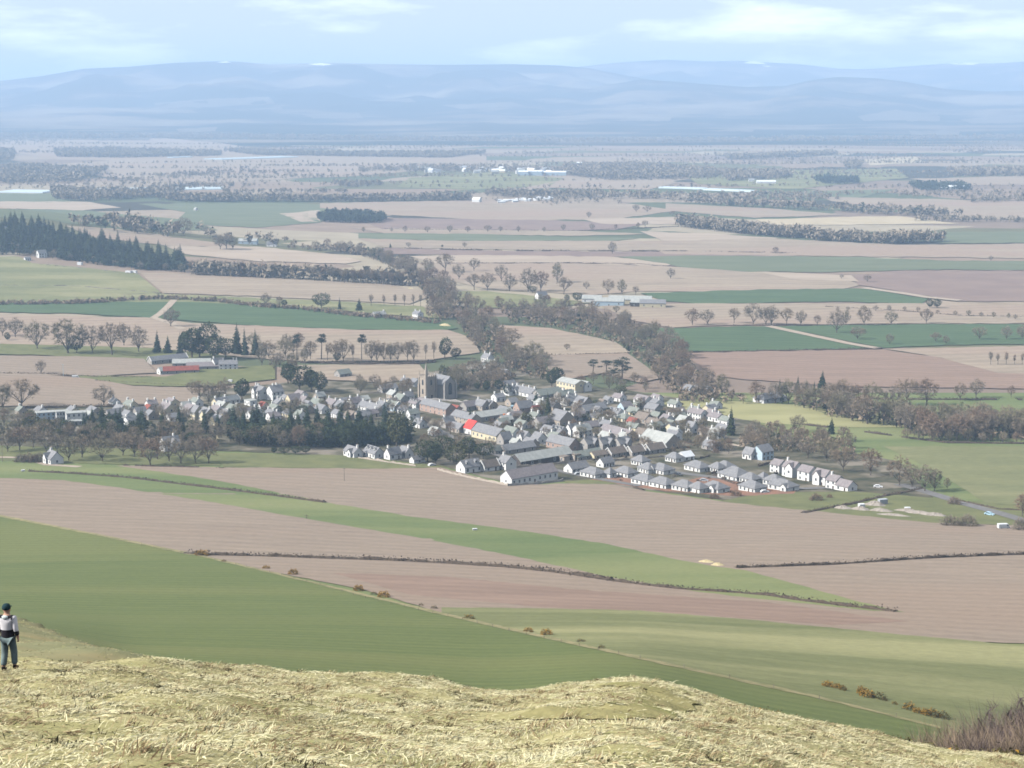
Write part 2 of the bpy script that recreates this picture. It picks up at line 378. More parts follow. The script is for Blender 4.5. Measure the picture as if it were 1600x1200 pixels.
FIELDS = [
 # the far plain
 ('stubble_field', M_BUFF, [(0,218),(180,219),(230,215),(330,222),(380,229),(540,240),(540,254),(300,252),(90,250),(30,240),(0,232)]),
 ('stubble_field', M_BUFF, [(60,258),(200,250),(345,248),(540,240),(760,242),(760,258),(560,275),(330,286),(170,278)]),
 ('grass_field', M_PASTURE, [(640,278),(760,270),(880,278),(860,290),(740,297),(620,292)]),
 ('stubble_field', M_BUFF, [(880,282),(1000,275),(1060,285),(1010,297),(860,294),(780,300)]),
 ('wheat_field', M_DULLGREEN, [(0,300),(90,303),(110,317),(0,314)]),
 ('stubble_field', M_PALEBUFF, [(0,313),(140,316),(190,325),(130,329),(0,321)]),
 ('wheat_field', M_DULLGREEN, [(0,321),(130,329),(300,345),(340,360),(180,360),(60,342),(0,334)]),
 ('wheat_field', M_DULLGREEN, [(215,319),(420,317),(545,321),(500,348),(400,356),(270,350),(290,332)]),
 ('stubble_field', M_PALEBUFF, [(436,334),(500,329),(500,347),(470,347)]),
 ('stubble_field', M_BUFF, [(500,318),(740,313),(960,316),(1060,329),(960,343),(780,345),(600,336),(500,333)]),
 ('ploughed_field', M_MAUVE, [(560,341),(840,344),(1010,350),(960,360),(720,362),(600,360)]),
 ('stubble_field', M_PALEBUFF, [(910,343),(1100,338),(1060,351),(940,350)]),
 ('stubble_field', M_BUFF, [(545,356),(900,361),(1010,366),(900,369),(600,365)]),
 ('wheat_field', M_DULLGREEN, [(560,365),(740,366),(850,370),(1000,373),(960,377),(700,377),(560,373)]),
 ('stubble_field', M_BUFF, [(560,373),(700,377),(1000,377),(1080,388),(980,393),(700,389),(600,387)]),
 ('ploughed_field', M_MAUVE, [(590,388),(800,393),(1100,394),(1240,396),(1240,402),(1000,402),(740,400),(600,397)]),
 ('stubble_field', M_PALEBUFF, [(640,401),(760,399),(960,402),(1060,412),(1040,416),(900,411),(680,412)]),
 ('stubble_field', M_BUFF, [(640,412),(900,412),(1050,417),(1120,421),(1300,430),(1345,446),(1300,456),(1000,456),(920,462),(760,452),(660,430)]),
 ('stubble_field', M_BUFF, [(1040,318),(1200,326),(1320,336),(1180,341),(1040,330)]),
 ('stubble_field', M_STRAW, [(1180,343),(1400,338),(1500,350),(1300,352),(1200,352)]),
 ('wheat_field', M_DULLGREEN, [(1180,300),(1400,296),(1340,310),(1200,312)]),
 ('grass_field', M_PASTURE, [(1060,268),(1400,264),(1420,278),(1240,296),(1090,288)]),
 ('stubble_field', M_BUFF, [(1420,280),(1600,268),(1600,288),(1500,290)]),
 ('stubble_field', M_STRAW, [(1350,250),(1430,245),(1445,254),(1360,259)]),
 ('stubble_field', M_BUFF, [(1280,308),(1600,320),(1600,346),(1500,343),(1420,330),(1300,315)]),
 ('wheat_field', M_DULLGREEN, [(1480,363),(1600,361),(1600,378),(1480,381),(1440,378)]),
 ('stubble_field', M_PALEBUFF, [(1000,362),(1120,366),(1220,373),(1040,379)]),
 ('ploughed_field', M_BUFF, [(1000,378),(1200,373),(1400,383),(1600,380),(1600,407),(1300,401),(1040,398)]),
 ('wheat_field', M_DULLGREEN, [(960,402),(1100,400),(1330,402),(1480,408),(1600,410),(1600,424),(1450,422),(1300,426),(1160,425),(1060,418),(1040,412)]),
 ('ploughed_field', M_MAUVE, [(1335,431),(1400,424),(1600,423),(1600,472),(1500,472),(1380,452),(1340,446)]),
 ('stubble_field', M_PALEBUFF, [(1190,427),(1330,431),(1342,441),(1240,437)]),
 ('wheat_field', M_WHEAT, [(1000,459),(1200,453),(1350,452),(1450,468),(1440,476),(1300,472),(1100,476),(1040,472)]),
 ('stubble_field', M_BUFF, [(940,479),(1100,475),(1300,475),(1450,475),(1600,482),(1600,505),(1400,507),(1150,509),(1050,513),(980,500)]),
 ('wheat_field', M_WHEAT, [(1020,515),(1150,511),(1200,511),(1330,540),(1370,545),(1200,549),(1070,551),(1040,533)]),
 ('wheat_field', M_WHEAT, [(1212,511),(1400,508),(1600,506),(1600,535),(1480,540),(1380,545),(1345,538)]),
 ('ploughed_field', M_PLOUGHRED, [(1060,553),(1250,549),(1380,547),(1480,562),(1560,582),(1600,596),(1600,612),(1300,605),(1120,590),(1090,570)]),
 ('stubble_field', M_BUFF, [(1380,546),(1600,537),(1600,576),(1560,576),(1470,560)]),
 ('stubble_field', M_BUFF, [(1475,562),(1600,580),(1600,598),(1560,584)]),
 # left of the avenue wood
 ('stubble_field', M_BUFF, [(100,353),(180,358),(300,375),(380,386),(270,386),(150,372)]),
 ('stubble_field', M_PALEBUFF, [(260,386),(400,386),(520,398),(565,409),(540,413),(400,409),(290,398)]),
 ('grass_field', M_PASTURE, [(0,402),(30,402),(50,412),(120,418),(215,428),(252,459),(120,463),(0,468)]),
 ('stubble_field', M_BUFF, [(218,427),(300,429),(480,437),(600,445),(665,456),(668,466),(640,476),(520,470),(400,464),(255,459)]),
 ('grass_field', M_PASTURE, [(0,466),(250,460),(520,472),(660,480),(700,500),(500,484),(300,474),(100,474),(0,481)]),
 ('wheat_field', M_WHEAT, [(0,481),(100,473),(300,473),(500,484),(620,498),(700,505),(715,514),(690,518),(540,516),(380,509),(240,498),(120,491),(0,485)]),
 ('stubble_field', M_BUFF, [(0,485),(240,498),(300,506),(560,517),(700,517),(740,530),(750,552),(660,566),(480,566),(380,560),(240,545),(0,540)]),
 ('grass_field', M_LAWN, [(0,531),(60,540),(240,545),(380,560),(240,566),(60,556),(0,552)]),
 ('ploughed_field', M_PLOUGH, [(0,555),(120,558),(225,562),(245,584),(160,589),(0,583)]),
 ('grass_field', M_LAWN, [(120,588),(260,590),(320,578),(430,572),(430,594),(320,606),(210,604),(130,594)]),
 ('ploughed_field', M_PLOUGH, [(0,586),(60,586),(140,593),(210,605),(310,607),(310,627),(240,634),(120,637),(0,634)]),
 ('ploughed_field', M_BUFF, [(460,572),(520,571),(655,571),(672,590),(600,600),(470,592)]),
 ('stubble_field', M_BUFF, [(765,508),(860,514),(960,535),(985,552),(880,556),(800,560),(770,530)]),
 ('ploughed_field', M_PLOUGH, [(860,557),(980,553),(1035,592),(1000,600),(940,585),(860,598),(855,570)]),
 ('grass_field', M_PASTURE, [(690,456),(760,456),(925,474),(860,482),(740,482)]),
 # around the village
 ('garden_ground', M_GARDEN, [(0,636),(240,634),(330,610),(480,594),(600,598),(760,560),(900,600),(1020,616),(1120,630),(1240,690),(1400,720),(1470,790),(1330,772),(1200,772),(1130,782),(1000,764),(880,752),(800,757),(690,728),(540,712),(340,705),(0,690)]),
 ('grass_field', M_DRYPASTURE, [(1000,629),(1100,625),(1240,632),(1330,645),(1460,667),(1330,668),(1200,662),(1080,642)]),
 ('grass_field', M_PASTURE, [(1380,698),(1600,697),(1600,806),(1540,786),(1470,742),(1420,716)]),
 ('grass_field', M_LAWN, [(330,708),(540,712),(700,730),(600,733),(350,730)]),
 ('grass_field', M_LAWN, [(0,692),(330,704),(345,728),(180,726),(60,722),(0,712)]),
 ('grass_field', M_LAWN, [(1125,783),(1200,770),(1330,768),(1480,780),(1600,815),(1600,830),(1400,815),(1250,799),(1140,786)]),
 ('red_gravel_yard', M_BLAES, [(920,750),(960,746),(1060,756),(1100,745),(1160,752),(1245,766),(1240,772),(1150,776),(1040,768),(950,755)]),
 ('grass_field', M_LAWN, [(880,752),(925,750),(965,756),(900,760)]),
 # the slope below the hill
 ('ploughed_field', M_PLOUGH, [(180,728),(350,731),(600,733),(690,731),(795,759),(880,756),(960,758),(1010,768),(1150,787),(1300,802),(1450,817),(1600,832),(1600,1011),(1420,965),(1230,922),(1100,900),(900,860),(700,818),(500,790),(300,760)]),
 ('ploughed_field', M_PLOUGH, [(0,734),(20,731),(200,744),(450,782),(650,824),(850,866),(1000,900),(1100,920),(1350,948),(1430,958),(1600,1000),(1600,1016),(1400,999),(1200,980),(900,962),(690,958),(560,920),(350,880),(150,836),(0,808)]),
 ('grass_strip', M_STRIPGREEN, [(0,712),(60,722),(180,728),(300,745),(400,763),(500,784),(650,809),(800,828),(950,851),(1062,876),(1110,885),(1165,892),(1250,915),(1330,938),(1415,958),(1350,954),(1200,938),(1100,927),(1062,921),(950,902),(800,869),(650,840),(500,815),(337,786),(202,765),(100,751),(0,738)]),
 ('ploughed_field', M_PLOUGHRED, [(520,896),(700,902),(900,922),(1200,942),(1420,972),(1300,978),(1100,962),(850,950),(640,930)]),  # no separate field: shade of the darker slope put into a redder soil sheet
 ('rough_pasture', M_PALEGREEN, [(690,950),(850,952),(1000,955),(1200,972),(1400,992),(1599,1010),(1860,1040),(1860,1300),(1480,1220),(1300,1125),(1000,1055),(800,1010),(690,980)]),
 ('near_pasture', M_NEARGREEN, [(-260,775),(-60,796),(1,807),(150,836),(320,871),(500,914),(700,963.5),(1000,1031),(1280,1093),(1470,1140),(1560,1176),(1860,1260),(1500,1260),(1000,1180),(400,1140),(-260,1080)]),
]
FLABEL = {'stubble_field': 'pale buff field of winter stubble on the plain', 'ploughed_field': 'bare pinkish brown ploughed field', 'wheat_field': 'green field of young winter wheat',
          'grass_field': 'field of short dull green grass', 'garden_ground': 'gardens and yards between the village houses', 'red_gravel_yard': 'red chippings round the white bungalows',
          'grass_strip': 'curving green strip between two ploughed fields', 'rough_pasture': 'pale rough pasture below the hill', 'near_pasture': 'large green pasture on the slope below the hill top'}
_i = next(i for i, f in enumerate(FIELDS) if f[0] == 'garden_ground')
FIELDS = FIELDS[_i:] + FIELDS[:_i]      # the village and the slope first, the far plain over them
for nm, mt, poly in FIELDS:
    drape(nm, poly, mt, FLABEL[nm], 'field', lift=.36 if nm == 'near_pasture' else None)
drape('grass_verge', [(-260,774),(1,806),(150,835),(320,870),(500,913),(700,961.5),(1000,1029),(1280,1091),(1470,1139),(1470,1142.5),(1280,1095),(1000,1033.5),(700,965.5),(500,916),(320,873),(150,838),(1,809),(-260,777)], M_VERGE, 'strip of dead grass along the lower edge of the green pasture', 'verge', lift=.43)
for ln, w, mt, lb in [
    ([(1405,757),(1450,770),(1500,786),(1560,802),(1640,824)], 7, M_ROAD, 'grey road leaving the village on the right'),
    ([(1200,511),(1260,524),(1330,539),(1372,546)], 9, M_TRACK, 'pale farm track between two green fields'),
    ([(1350,451),(1400,458),(1450,466),(1500,471)], 12, M_TRACK, 'pale farm track climbing beside the dull brown field'),
    ([(272,470),(262,481),(250,492),(240,498)], 7, M_TRACK, 'pale track crossing the green field on the left'),
    ([(240,498),(268,507),(285,516)], 7, M_TRACK, 'continuation of the pale track behind the trees'),
    ([(1030,735),(1080,742),(1130,748),(1200,760),(1250,764),(1330,762)], 6, M_ROAD, 'lane between the white bungalows'),
    ([(560,690),(640,650),(720,690),(800,720),(890,740),(1000,760)], 5, M_ROAD, 'village lane behind the long barn'),
    ([(640,632),(700,648),(770,668),(840,690),(900,706)], 7, M_ROAD, 'main street through the village'),
    ([(0,709),(40,716),(75,727),(125,730)], 5, M_TRACK, 'pale drive to the house at the field edge')]:
    strip('track' if mt is M_TRACK else 'road', ln, w, mt, lb, 'track' if mt is M_TRACK else 'road', .25 if mt is M_ROAD or ln[0][1] > 700 else .95)
for poly in ([(240,162),(330,155),(420,152),(430,163),(330,168),(250,169)], [(470,179),(560,177),(568,185),(490,186)], [(275,202),(340,199),(336,206),(280,207)], [(150,220),(240,213),(232,220)], [(360,172),(440,168),(442,172)], [(30,165),(75,164),(70,168)], [(205,177),(300,173),(310,177)],
             [(1340,182),(1400,172),(1440,178),(1420,188),(1350,190)], [(1412,180),(1470,176),(1468,190),(1416,190)], [(930,190),(1050,184),(1046,190)], [(800,220),(870,218.5),(868,222)], [(1420,205),(1500,206),(1498,212),(1424,212)], [(1000,176),(1040,173),(1044,178)], [(690,165),(800,160),(820,166),(720,171)], [(560,158),(640,154),(650,160)], [(1100,205),(1180,202),(1176,207)], [(1500,188),(1590,180),(1600,188),(1520,194)]):
    drape('moor_field', poly, M_MOOR, 'pale field on the lower slope of the hazy hills', 'field', lift=3.0, wob=.8, step=10)
for poly in ([(1160,99),(1175,96),(1192,97),(1196,101),(1178,100)], [(1476,100),(1494,97),(1512,99),(1530,99),(1520,102),(1490,101)], [(340,98),(352,96),(362,98),(350,99)], [(480,101),(500,99),(520,101),(505,103)], [(1190,103),(1206,104),(1200,105)]):
    drape('snow_patch', poly, M_SNOW, 'small white patch of old snow on the hill tops', 'snow', lift=3.0, wob=0.2, step=3)

def footpath(line, width, mat, label):
    P = ground_hit([p[0] for p in line], [p[1] for p in line], 8); Q = []
    for a, b in zip(P[:-1], P[1:]):
        for i in range(10): Q.append(a + (b - a) * i / 10)
    Q.append(P[-1]); Q = np.array(Q); T = np.gradient(Q[:, :2], axis=0); T /= np.linalg.norm(T, axis=1)[:, None] + 1e-9; Nn = np.stack([-T[:, 1], T[:, 0]], -1)
    rows = [np.c_[Q[:, :2] + Nn * width * s * (1 + .12 * np.sin(np.arange(len(Q)) * .9))[:, None], 0 * Q[:, 0]] for s in np.linspace(-.5, .5, 7)]
    V = np.stack(rows, 1).reshape(-1, 3); V[:, 2] = H(V[:, 0], V[:, 1]) + .035; n = len(Q)
    Fc = [(7 * i + j, 7 * i + j + 1, 7 * i + j + 8, 7 * i + j + 7) for i in range(n - 1) for j in range(6)]
    return tag(link('footpath', mesh_np('footpath', V, np.array(Fc)[:, ::-1], mat, None, True)), label, 'path', kind='structure')
M_TRODDEN = material('trodden_grass', (0.33, 0.29, 0.135), (0.24, 0.22, 0.10), 1.5, detail=7, c3=(0.24, 0.235, 0.085), scale3=0.5, bump=0.4)
footpath([(828,1113),(880,1116),(940,1115),(1000,1109),(1036,1099),(1050,1089),(1040,1080),(1000,1072),(960,1068)], 1.3, M_TRODDEN, 'trodden bend of a path through the dead grass')
# ------------------------------------------------------------------ plants
M_BARK = material('bark', (0.17, 0.14, 0.11), (0.11, 0.09, 0.075), 2.0, coord='obj')
M_PALEBARK = material('pale_bark', (0.26, 0.225, 0.18), (0.17, 0.145, 0.115), 2.0, coord='obj')
M_TWIG = [material('twig_brown', (0.32, 0.245, 0.17), (0.23, 0.175, 0.122), 0.5, coord='obj'),
          material('twig_grey', (0.32, 0.262, 0.195), (0.23, 0.188, 0.14), 0.5, coord='obj'),
          material('twig_olive', (0.29, 0.25, 0.16), (0.21, 0.18, 0.115), 0.5, coord='obj'),
          material('twig_russet', (0.31, 0.215, 0.15), (0.22, 0.15, 0.105), 0.5, coord='obj')]
M_NEEDLE = material('spruce_needles', (0.045, 0.066, 0.036), (0.026, 0.042, 0.026), 0.6, coord='obj')
M_PINE = material('pine_needles', (0.055, 0.075, 0.05), (0.032, 0.046, 0.034), 0.6, coord='obj')
M_EVER = material('evergreen_leaves', (0.06, 0.075, 0.032), (0.032, 0.045, 0.022), 0.6, coord='obj')
M_OLIVE = material('olive_leaves', (0.10, 0.10, 0.042), (0.065, 0.068, 0.03), 0.6, coord='obj')
M_GORSE = material('gorse_leaves', (0.10, 0.085, 0.035), (0.06, 0.055, 0.025), 2.0, coord='obj')
M_GORSEFLOWER = material('gorse_flowers', (0.44, 0.25, 0.05), (0.32, 0.18, 0.035), 4.0, coord='obj')
M_HEDGE = material('hedge_twigs', (0.105, 0.078, 0.058), (0.06, 0.046, 0.036), 0.8)
M_DRYSTONE = material('dry_stone', (0.20, 0.175, 0.15), (0.12, 0.105, 0.095), 1.5)

def rnd_dir(r, zmin=-1):
    while True:
        v = Vector((r.uniform(-1, 1), r.uniform(-1, 1), r.uniform(-1, 1)))
        if 0.05 < v.length < 1 and v.z / v.length > zmin: return v.normalized()

def blade(mb, p, d, ln, w, r, mi=0):
    d = d.normalized(); s = d.cross(rnd_dir(r))
    if s.length < 1e-3: return
    s = s.normalized() * w * 0.5
    mb.add([p - s, p + s, p + d * ln], [(0, 1, 2)], mi)

def leaf_tri(mb, p, size, r, mi=0):
    a = rnd_dir(r) * size; b = rnd_dir(r) * size
    mb.add([p - (a + b) / 3, p + a * 0.7, p + b * 0.7], [(0, 1, 2)], mi)

def proto_bare(seed, h=16.0, rx=0.36, rz=0.40, cz=0.60, trunk=0.20, nb=150, tw=7, lean=0.0, bark=None, twig=0, twl=0.10, tww=0.0085):
    """leafless broadleaf: (trunk mesh, crown mesh)"""
    r = random.Random(seed)
    T = MB(); C = MB(); RX, RZ, CZ = rx * h, rz * h, cz * h
    base = Vector((0, 0, 0)); fork = Vector((r.uniform(-.02, .02) * h, r.uniform(-.02, .02) * h, trunk * h))
    tr = 0.019 * h
    T.tube((0, 0, -0.3), fork, tr * 1.25, tr * 0.9, 7)
    skel = []
    nl = r.randint(6, 9)
    lobes = []
    for i in range(nl):
        a = 2 * math.pi * (i + r.uniform(-.3, .3)) / nl
        el = r.uniform(-0.15, 1.25)
        q = r.uniform(0.72, 0.98)
        tip = Vector((math.cos(a) * math.cos(el) * RX * q + lean * h * 0.1, math.sin(a) * math.cos(el) * RX * q, CZ + math.sin(el) * RZ * q - RZ * 0.1))
        lobes.append(tip)
        p = fork.copy(); prev_r = tr * 0.5
        mid = fork.lerp(tip, 0.5) + Vector((0, 0, 0.06 * h)) + rnd_dir(r) * 0.03 * h
        for k in range(1, 6):
            t = k / 5
            qn = (1 - t) ** 2 * fork + 2 * t * (1 - t) * mid + t * t * tip + rnd_dir(r) * 0.012 * h
            rr = tr * 0.5 * (1 - t) + 0.0022 * h
            T.tube(p, qn, prev_r, rr, 5, cap=False); skel.append(qn); prev_r = rr; p = qn
    # leader
    p = fork
    for k in range(1, 5):
        qn = Vector((fork.x + r.uniform(-.03, .03) * h, fork.y + r.uniform(-.03, .03) * h, fork.z + (CZ + RZ * 0.8 - fork.z) * k / 4))
        T.tube(p, qn, tr * 0.7 * (1 - (k - 1) / 4), tr * 0.7 * (1 - k / 4) + 0.003 * h, 5, cap=False); skel.append(qn); p = qn
    sk = np.array([tuple(v) for v in skel])
    for i in range(nb):
        d = rnd_dir(r, -0.8); q = r.uniform(0.35, 1.0) ** 0.5
        bump = 0.86 + 0.14 * math.sin(d.x * 5 + seed) * math.cos(d.y * 4 + seed * 2) + r.uniform(-.06, .06)
        pt = Vector((d.x * RX * q * bump, d.y * RX * q * bump, CZ + d.z * RZ * q * bump))
        if r.random() < 0.3: pt = pt.lerp(r.choice(lobes), 0.55)
        j = int(np.argmin(((sk - np.array(pt)) ** 2).sum(1) + 0.5 * np.maximum(0, sk[:, 2] - pt.z) ** 2)); s0 = Vector(sk[j])
        C.tube(s0, pt, 0.0042 * h, 0.002 * h, 3, cap=False)
        out = (pt - Vector((0, 0, CZ - 0.25 * h))).normalized()
        for k in range(tw):
            dd = (out * 0.9 + rnd_dir(r) * 0.9 + Vector((0, 0, 0.25)))
            st = s0.lerp(pt, r.uniform(0.45, 1.0))
            blade(C, st, dd, twl * h * r.uniform(0.6, 1.25), tww * h, r)
    return T.mesh('trunk', bark or M_BARK), C.mesh('crown', M_TWIG[twig])

def proto_conifer(seed, h=18.0, w=0.17, mat=None):
    r = random.Random(seed); T = MB(); C = MB()
    T.tube((0, 0, -0.3), (0, 0, h * 0.97), 0.02 * h, 0.003 * h, 6)
    n = 24
    for i in range(n):
        t = i / (n - 1); z = h * (0.07 + 0.90 * t); R = w * h * (1 - t) ** 0.85 * r.uniform(0.8, 1.12) + 0.01 * h
        m = max(5, int(11 * (1 - t) + 5)); a0 = r.uniform(0, 6)
        for k in range(m):
            if r.random() < 0.16: continue
            a = a0 + 2 * math.pi * (k + r.uniform(-.3, .3)) / m; rr = R * r.uniform(0.5, 1.2)
            d = Vector((math.cos(a), math.sin(a), 0)); s = Vector((-math.sin(a), math.cos(a), 0)) * rr * r.uniform(.28, .42)
            p0 = Vector((0, 0, z + .02 * h)); tip = d * rr + Vector((0, 0, z - 0.35 * rr * r.uniform(.5, 1.3)))
            mid = p0.lerp(tip, .55) + Vector((0, 0, .06 * rr))
            C.add([p0, mid - s, tip, mid + s, mid - Vector((0, 0, .35 * rr))], [(0, 1, 2), (0, 2, 3), (0, 4, 2)])
            for q in range(2): leaf_tri(C, mid + rnd_dir(r) * rr * .35, rr * .35, r)
    return T.mesh('trunk', M_BARK), C.mesh('crown', mat or M_NEEDLE)

def proto_pine(seed, h=18.0, nc=15, spread=0.26, low=0.45):
    r = random.Random(seed); T = MB(); C = MB()
    top = Vector((r.uniform(-.05, .05) * h, 0, h * .92)); mid = Vector((r.uniform(-.04, .04) * h, r.uniform(-.03, .03) * h, h * .5))
    T.tube((0, 0, -.3), mid, .022 * h, .016 * h, 6); T.tube(mid, top, .016 * h, .006 * h, 6)
    for i in range(nc):
        z = h * r.uniform(low, .96); a = r.uniform(0, 6.28); k = spread * h * r.uniform(.2, 1.0) * (1.1 - .5 * (z / h - low) / (1 - low))
        c = Vector((math.cos(a) * k, math.sin(a) * k, z)); T.tube(Vector((mid.x * .5, 0, z - .05 * h)), c, .008 * h, .003 * h, 4, cap=False)
        sz = h * r.uniform(.07, .12)
        for q in range(70):
            d = rnd_dir(r); leaf_tri(C, c + Vector((d.x * sz * 1.3, d.y * sz * 1.3, d.z * sz * .6)) * r.uniform(.3, 1), .035 * h, r)
    return T.mesh('trunk', M_BARK), C.mesh('crown', M_PINE)

def proto_ever(seed, h=9.0, w=0.5, mat=None, n=900, low=0.12):
    r = random.Random(seed); T = MB(); C = MB()
    T.tube((0, 0, -.3), (0, 0, h * .6), .035 * h, .012 * h, 6)
    lob = [(rnd_dir(r, -.4), r.uniform(.15, .3)) for _ in range(9)]
    for i in range(n):
        d = rnd_dir(r); q = r.uniform(.35, 1) ** .4; b = .82 + sum(am * max(0, d.dot(l)) ** 6 for l, am in lob)
        p = Vector((d.x * w * h * q * b, d.y * w * h * q * b, h * (.5 + low / 2) + d.z * h * (.5 - low / 2) * q * min(b, 1.08)))
        leaf_tri(C, p, .075 * h * r.uniform(.6, 1.2), r)
    return T.mesh('trunk', M_BARK), C.mesh('crown', mat or M_EVER)

def proto_bush(seed, h=3.0, twig=3, n=240, bw=.02):
    r = random.Random(seed); C = MB(); T = MB()
    for i in range(7):
        a = r.uniform(0, 6.28); T.tube((math.cos(a) * .08 * h, math.sin(a) * .08 * h, -.1), (math.cos(a) * .45 * h, math.sin(a) * .45 * h, h * r.uniform(.5, .8)), .014 * h, .006 * h, 4, cap=False)
    for i in range(n):
        d = rnd_dir(r, -.1); q = r.uniform(.2, 1) ** .5; b = .85 + .15 * math.sin(d.x * 5 + seed) * math.cos(d.y * 5)
        p = Vector((d.x * .62 * h * q * b, d.y * .62 * h * q * b, max(.05 * h, d.z * .85 * h * q * b)))
        for k in range(4): blade(C, p, d + rnd_dir(r) * .8 + Vector((0, 0, .4)), .3 * h * r.uniform(.6, 1.2), bw * h, r)
    return T.mesh('stem', M_BARK), C.mesh('crown', M_TWIG[twig])

def proto_gorse(seed, h=1.4, fl=0.5):
    r = random.Random(seed); C = MB(); Fl = MB()
    for i in range(420):
        d = rnd_dir(r, -.05); q = r.uniform(.3, 1) ** .4; b = .85 + .2 * math.sin(d.x * 6 + seed) * math.cos(d.y * 5)
        p = Vector((d.x * .75 * h * q * b, d.y * .75 * h * q * b, max(0, d.z * h * q * b)))
        leaf_tri(C, p, .10 * h, r)
        if r.random() < fl and d.z > 0 and q > .6: leaf_tri(Fl, p + d * .05 * h, .11 * h, r)
    return C.mesh('foliage', M_GORSE), Fl.mesh('blossom', M_GORSEFLOWER)

BARES = [proto_bare(1, rx=.46, rz=.45, cz=.54, trunk=.11, nb=230), proto_bare(2, rx=.52, rz=.43, cz=.56, trunk=.12, twig=1, nb=240), proto_bare(3, rx=.41, rz=.46, cz=.53, twig=1, trunk=.12, nb=220),
         proto_bare(4, rx=.48, rz=.44, cz=.55, trunk=.11, twig=2, nb=235), proto_bare(5, rx=.45, rz=.45, cz=.54, trunk=.12, twig=3, nb=230), proto_bare(6, rx=.56, rz=.41, cz=.58, trunk=.14, twig=0, nb=250),
         proto_bare(7, rx=.42, rz=.44, cz=.55, trunk=.16, twig=1, nb=240, lean=1.2), proto_bare(8, rx=.36, rz=.47, cz=.52, trunk=.10, twig=2, nb=235), proto_bare(9, rx=.5, rz=.36, cz=.6, trunk=.2, twig=0, nb=220, lean=-.9)]
PROTO = {
 'bare_tree': (BARES, 16.0), 'woodland_tree': (BARES, 16.0), 'hedgerow_tree': (BARES, 16.0), 'garden_tree': (BARES, 16.0),
 'slender_tree': ([proto_bare(11, rx=.17, rz=.36, cz=.64, trunk=.34, nb=90, twig=1, bark=M_PALEBARK), proto_bare(12, rx=.15, rz=.38, cz=.62, trunk=.36, nb=90, twig=3, bark=M_PALEBARK), proto_bare(13, rx=.19, rz=.34, cz=.66, trunk=.34, nb=90, twig=0)], 16.0),
 'conifer_tree': ([proto_conifer(21), proto_conifer(22, w=.2), proto_conifer(23, w=.14), proto_conifer(24, w=.18, mat=M_PINE), proto_conifer(25, w=.24), proto_conifer(26, w=.2, mat=M_EVER)], 18.0),
 'pine_tree': ([proto_pine(31), proto_pine(32, nc=12, spread=.2, low=.55), proto_pine(33, nc=20, spread=.32, low=.3)], 18.0),
 'evergreen_tree': ([proto_ever(41), proto_ever(42, w=.4), proto_ever(43, w=.32, n=1000)], 9.0),
 'holly_tree': ([proto_ever(44, mat=M_OLIVE), proto_ever(45, w=.44, mat=M_OLIVE)], 9.0),
 'bush': ([proto_bush(51), proto_bush(52, twig=0), proto_bush(53, twig=1)], 3.0),
 'gorse_bush': ([proto_gorse(61, fl=1.0), proto_gorse(62, fl=.5), proto_gorse(63, fl=.05)], 1.4),
}
PCOUNT = {}
def plant_at(kind, p, h, label, group=None, r=random, var=None, wide=1.0):
    protos, h0 = PROTO[kind]
    a, b = protos[r.randrange(len(protos)) if var is None else var]
    e = link(kind, None); e.location = p; e.rotation_euler = (r.uniform(-.03, .03), r.uniform(-.03, .03), r.uniform(0, 6.28)); s = h / h0; wide *= r.uniform(.88, 1.14)
    e.scale = (s * wide, s * wide * r.uniform(.92, 1.08), s)
    tag(e, label, 'shrub' if kind in ('bush', 'gorse_bush') else 'tree', group)
    link(a.name.split('.')[0], a, e); link(b.name.split('.')[0], b, e)
    PCOUNT[kind] = PCOUNT.get(kind, 0) + 1
    return e

RT = random.Random(99)
def plant(kind, px, py, hpx, label, group=None, var=None, wide=1.0, ymin=140):
    p = at(px, py, ymin)
    return plant_at(kind, p, hpx * p.y / F * 1.02, label, group, RT, var, wide)

def row(kind, line, n, h, label, group, jit=1.0, ymin=140):
    """n plants of h=(lo,hi) metres strung along a line of landscape points"""
    L = np.array(line, float); seg = np.hypot(*np.diff(L, axis=0).T); cum = np.r_[0, np.cumsum(seg)]
    for i in range(n):
        t = (i + RT.uniform(.2, .8)) / n * cum[-1]
        px, py = np.interp(t, cum, L[:, 0]), np.interp(t, cum, L[:, 1]) + RT.uniform(-jit, jit)
        plant_at(kind, at(px, py, ymin), RT.uniform(*h), label, group, RT)

def area_pts(poly, n, r):
    W = ground_hit([p[0] for p in poly], [p[1] for p in poly], 140)[:, :2]
    lo, hi = W.min(0), W.max(0); pts = []
    best_gap = math.sqrt((hi[0] - lo[0]) * (hi[1] - lo[1]) / max(n, 1)) * .45
    tries = 0
    while len(pts) < n and tries < 6000:
        tries += 1
        c = (r.uniform(lo[0], hi[0]), r.uniform(lo[1], hi[1]))
        if not in_poly(np.array([c]), W)[0]: continue
        if any((c[0] - q[0]) ** 2 + (c[1] - q[1]) ** 2 < best_gap ** 2 for q in pts):
            if tries % 40 == 0: best_gap *= .85
            continue
        pts.append(c)
    return pts

def grove(kind, poly, n, h, label, group, wide=1.0):
    for x, y in area_pts(poly, n, RT):
        plant_at(kind, Vector((x, y, float(H(x, y)))), RT.uniform(*h), label, group, RT, wide=wide * RT.uniform(.9, 1.15))

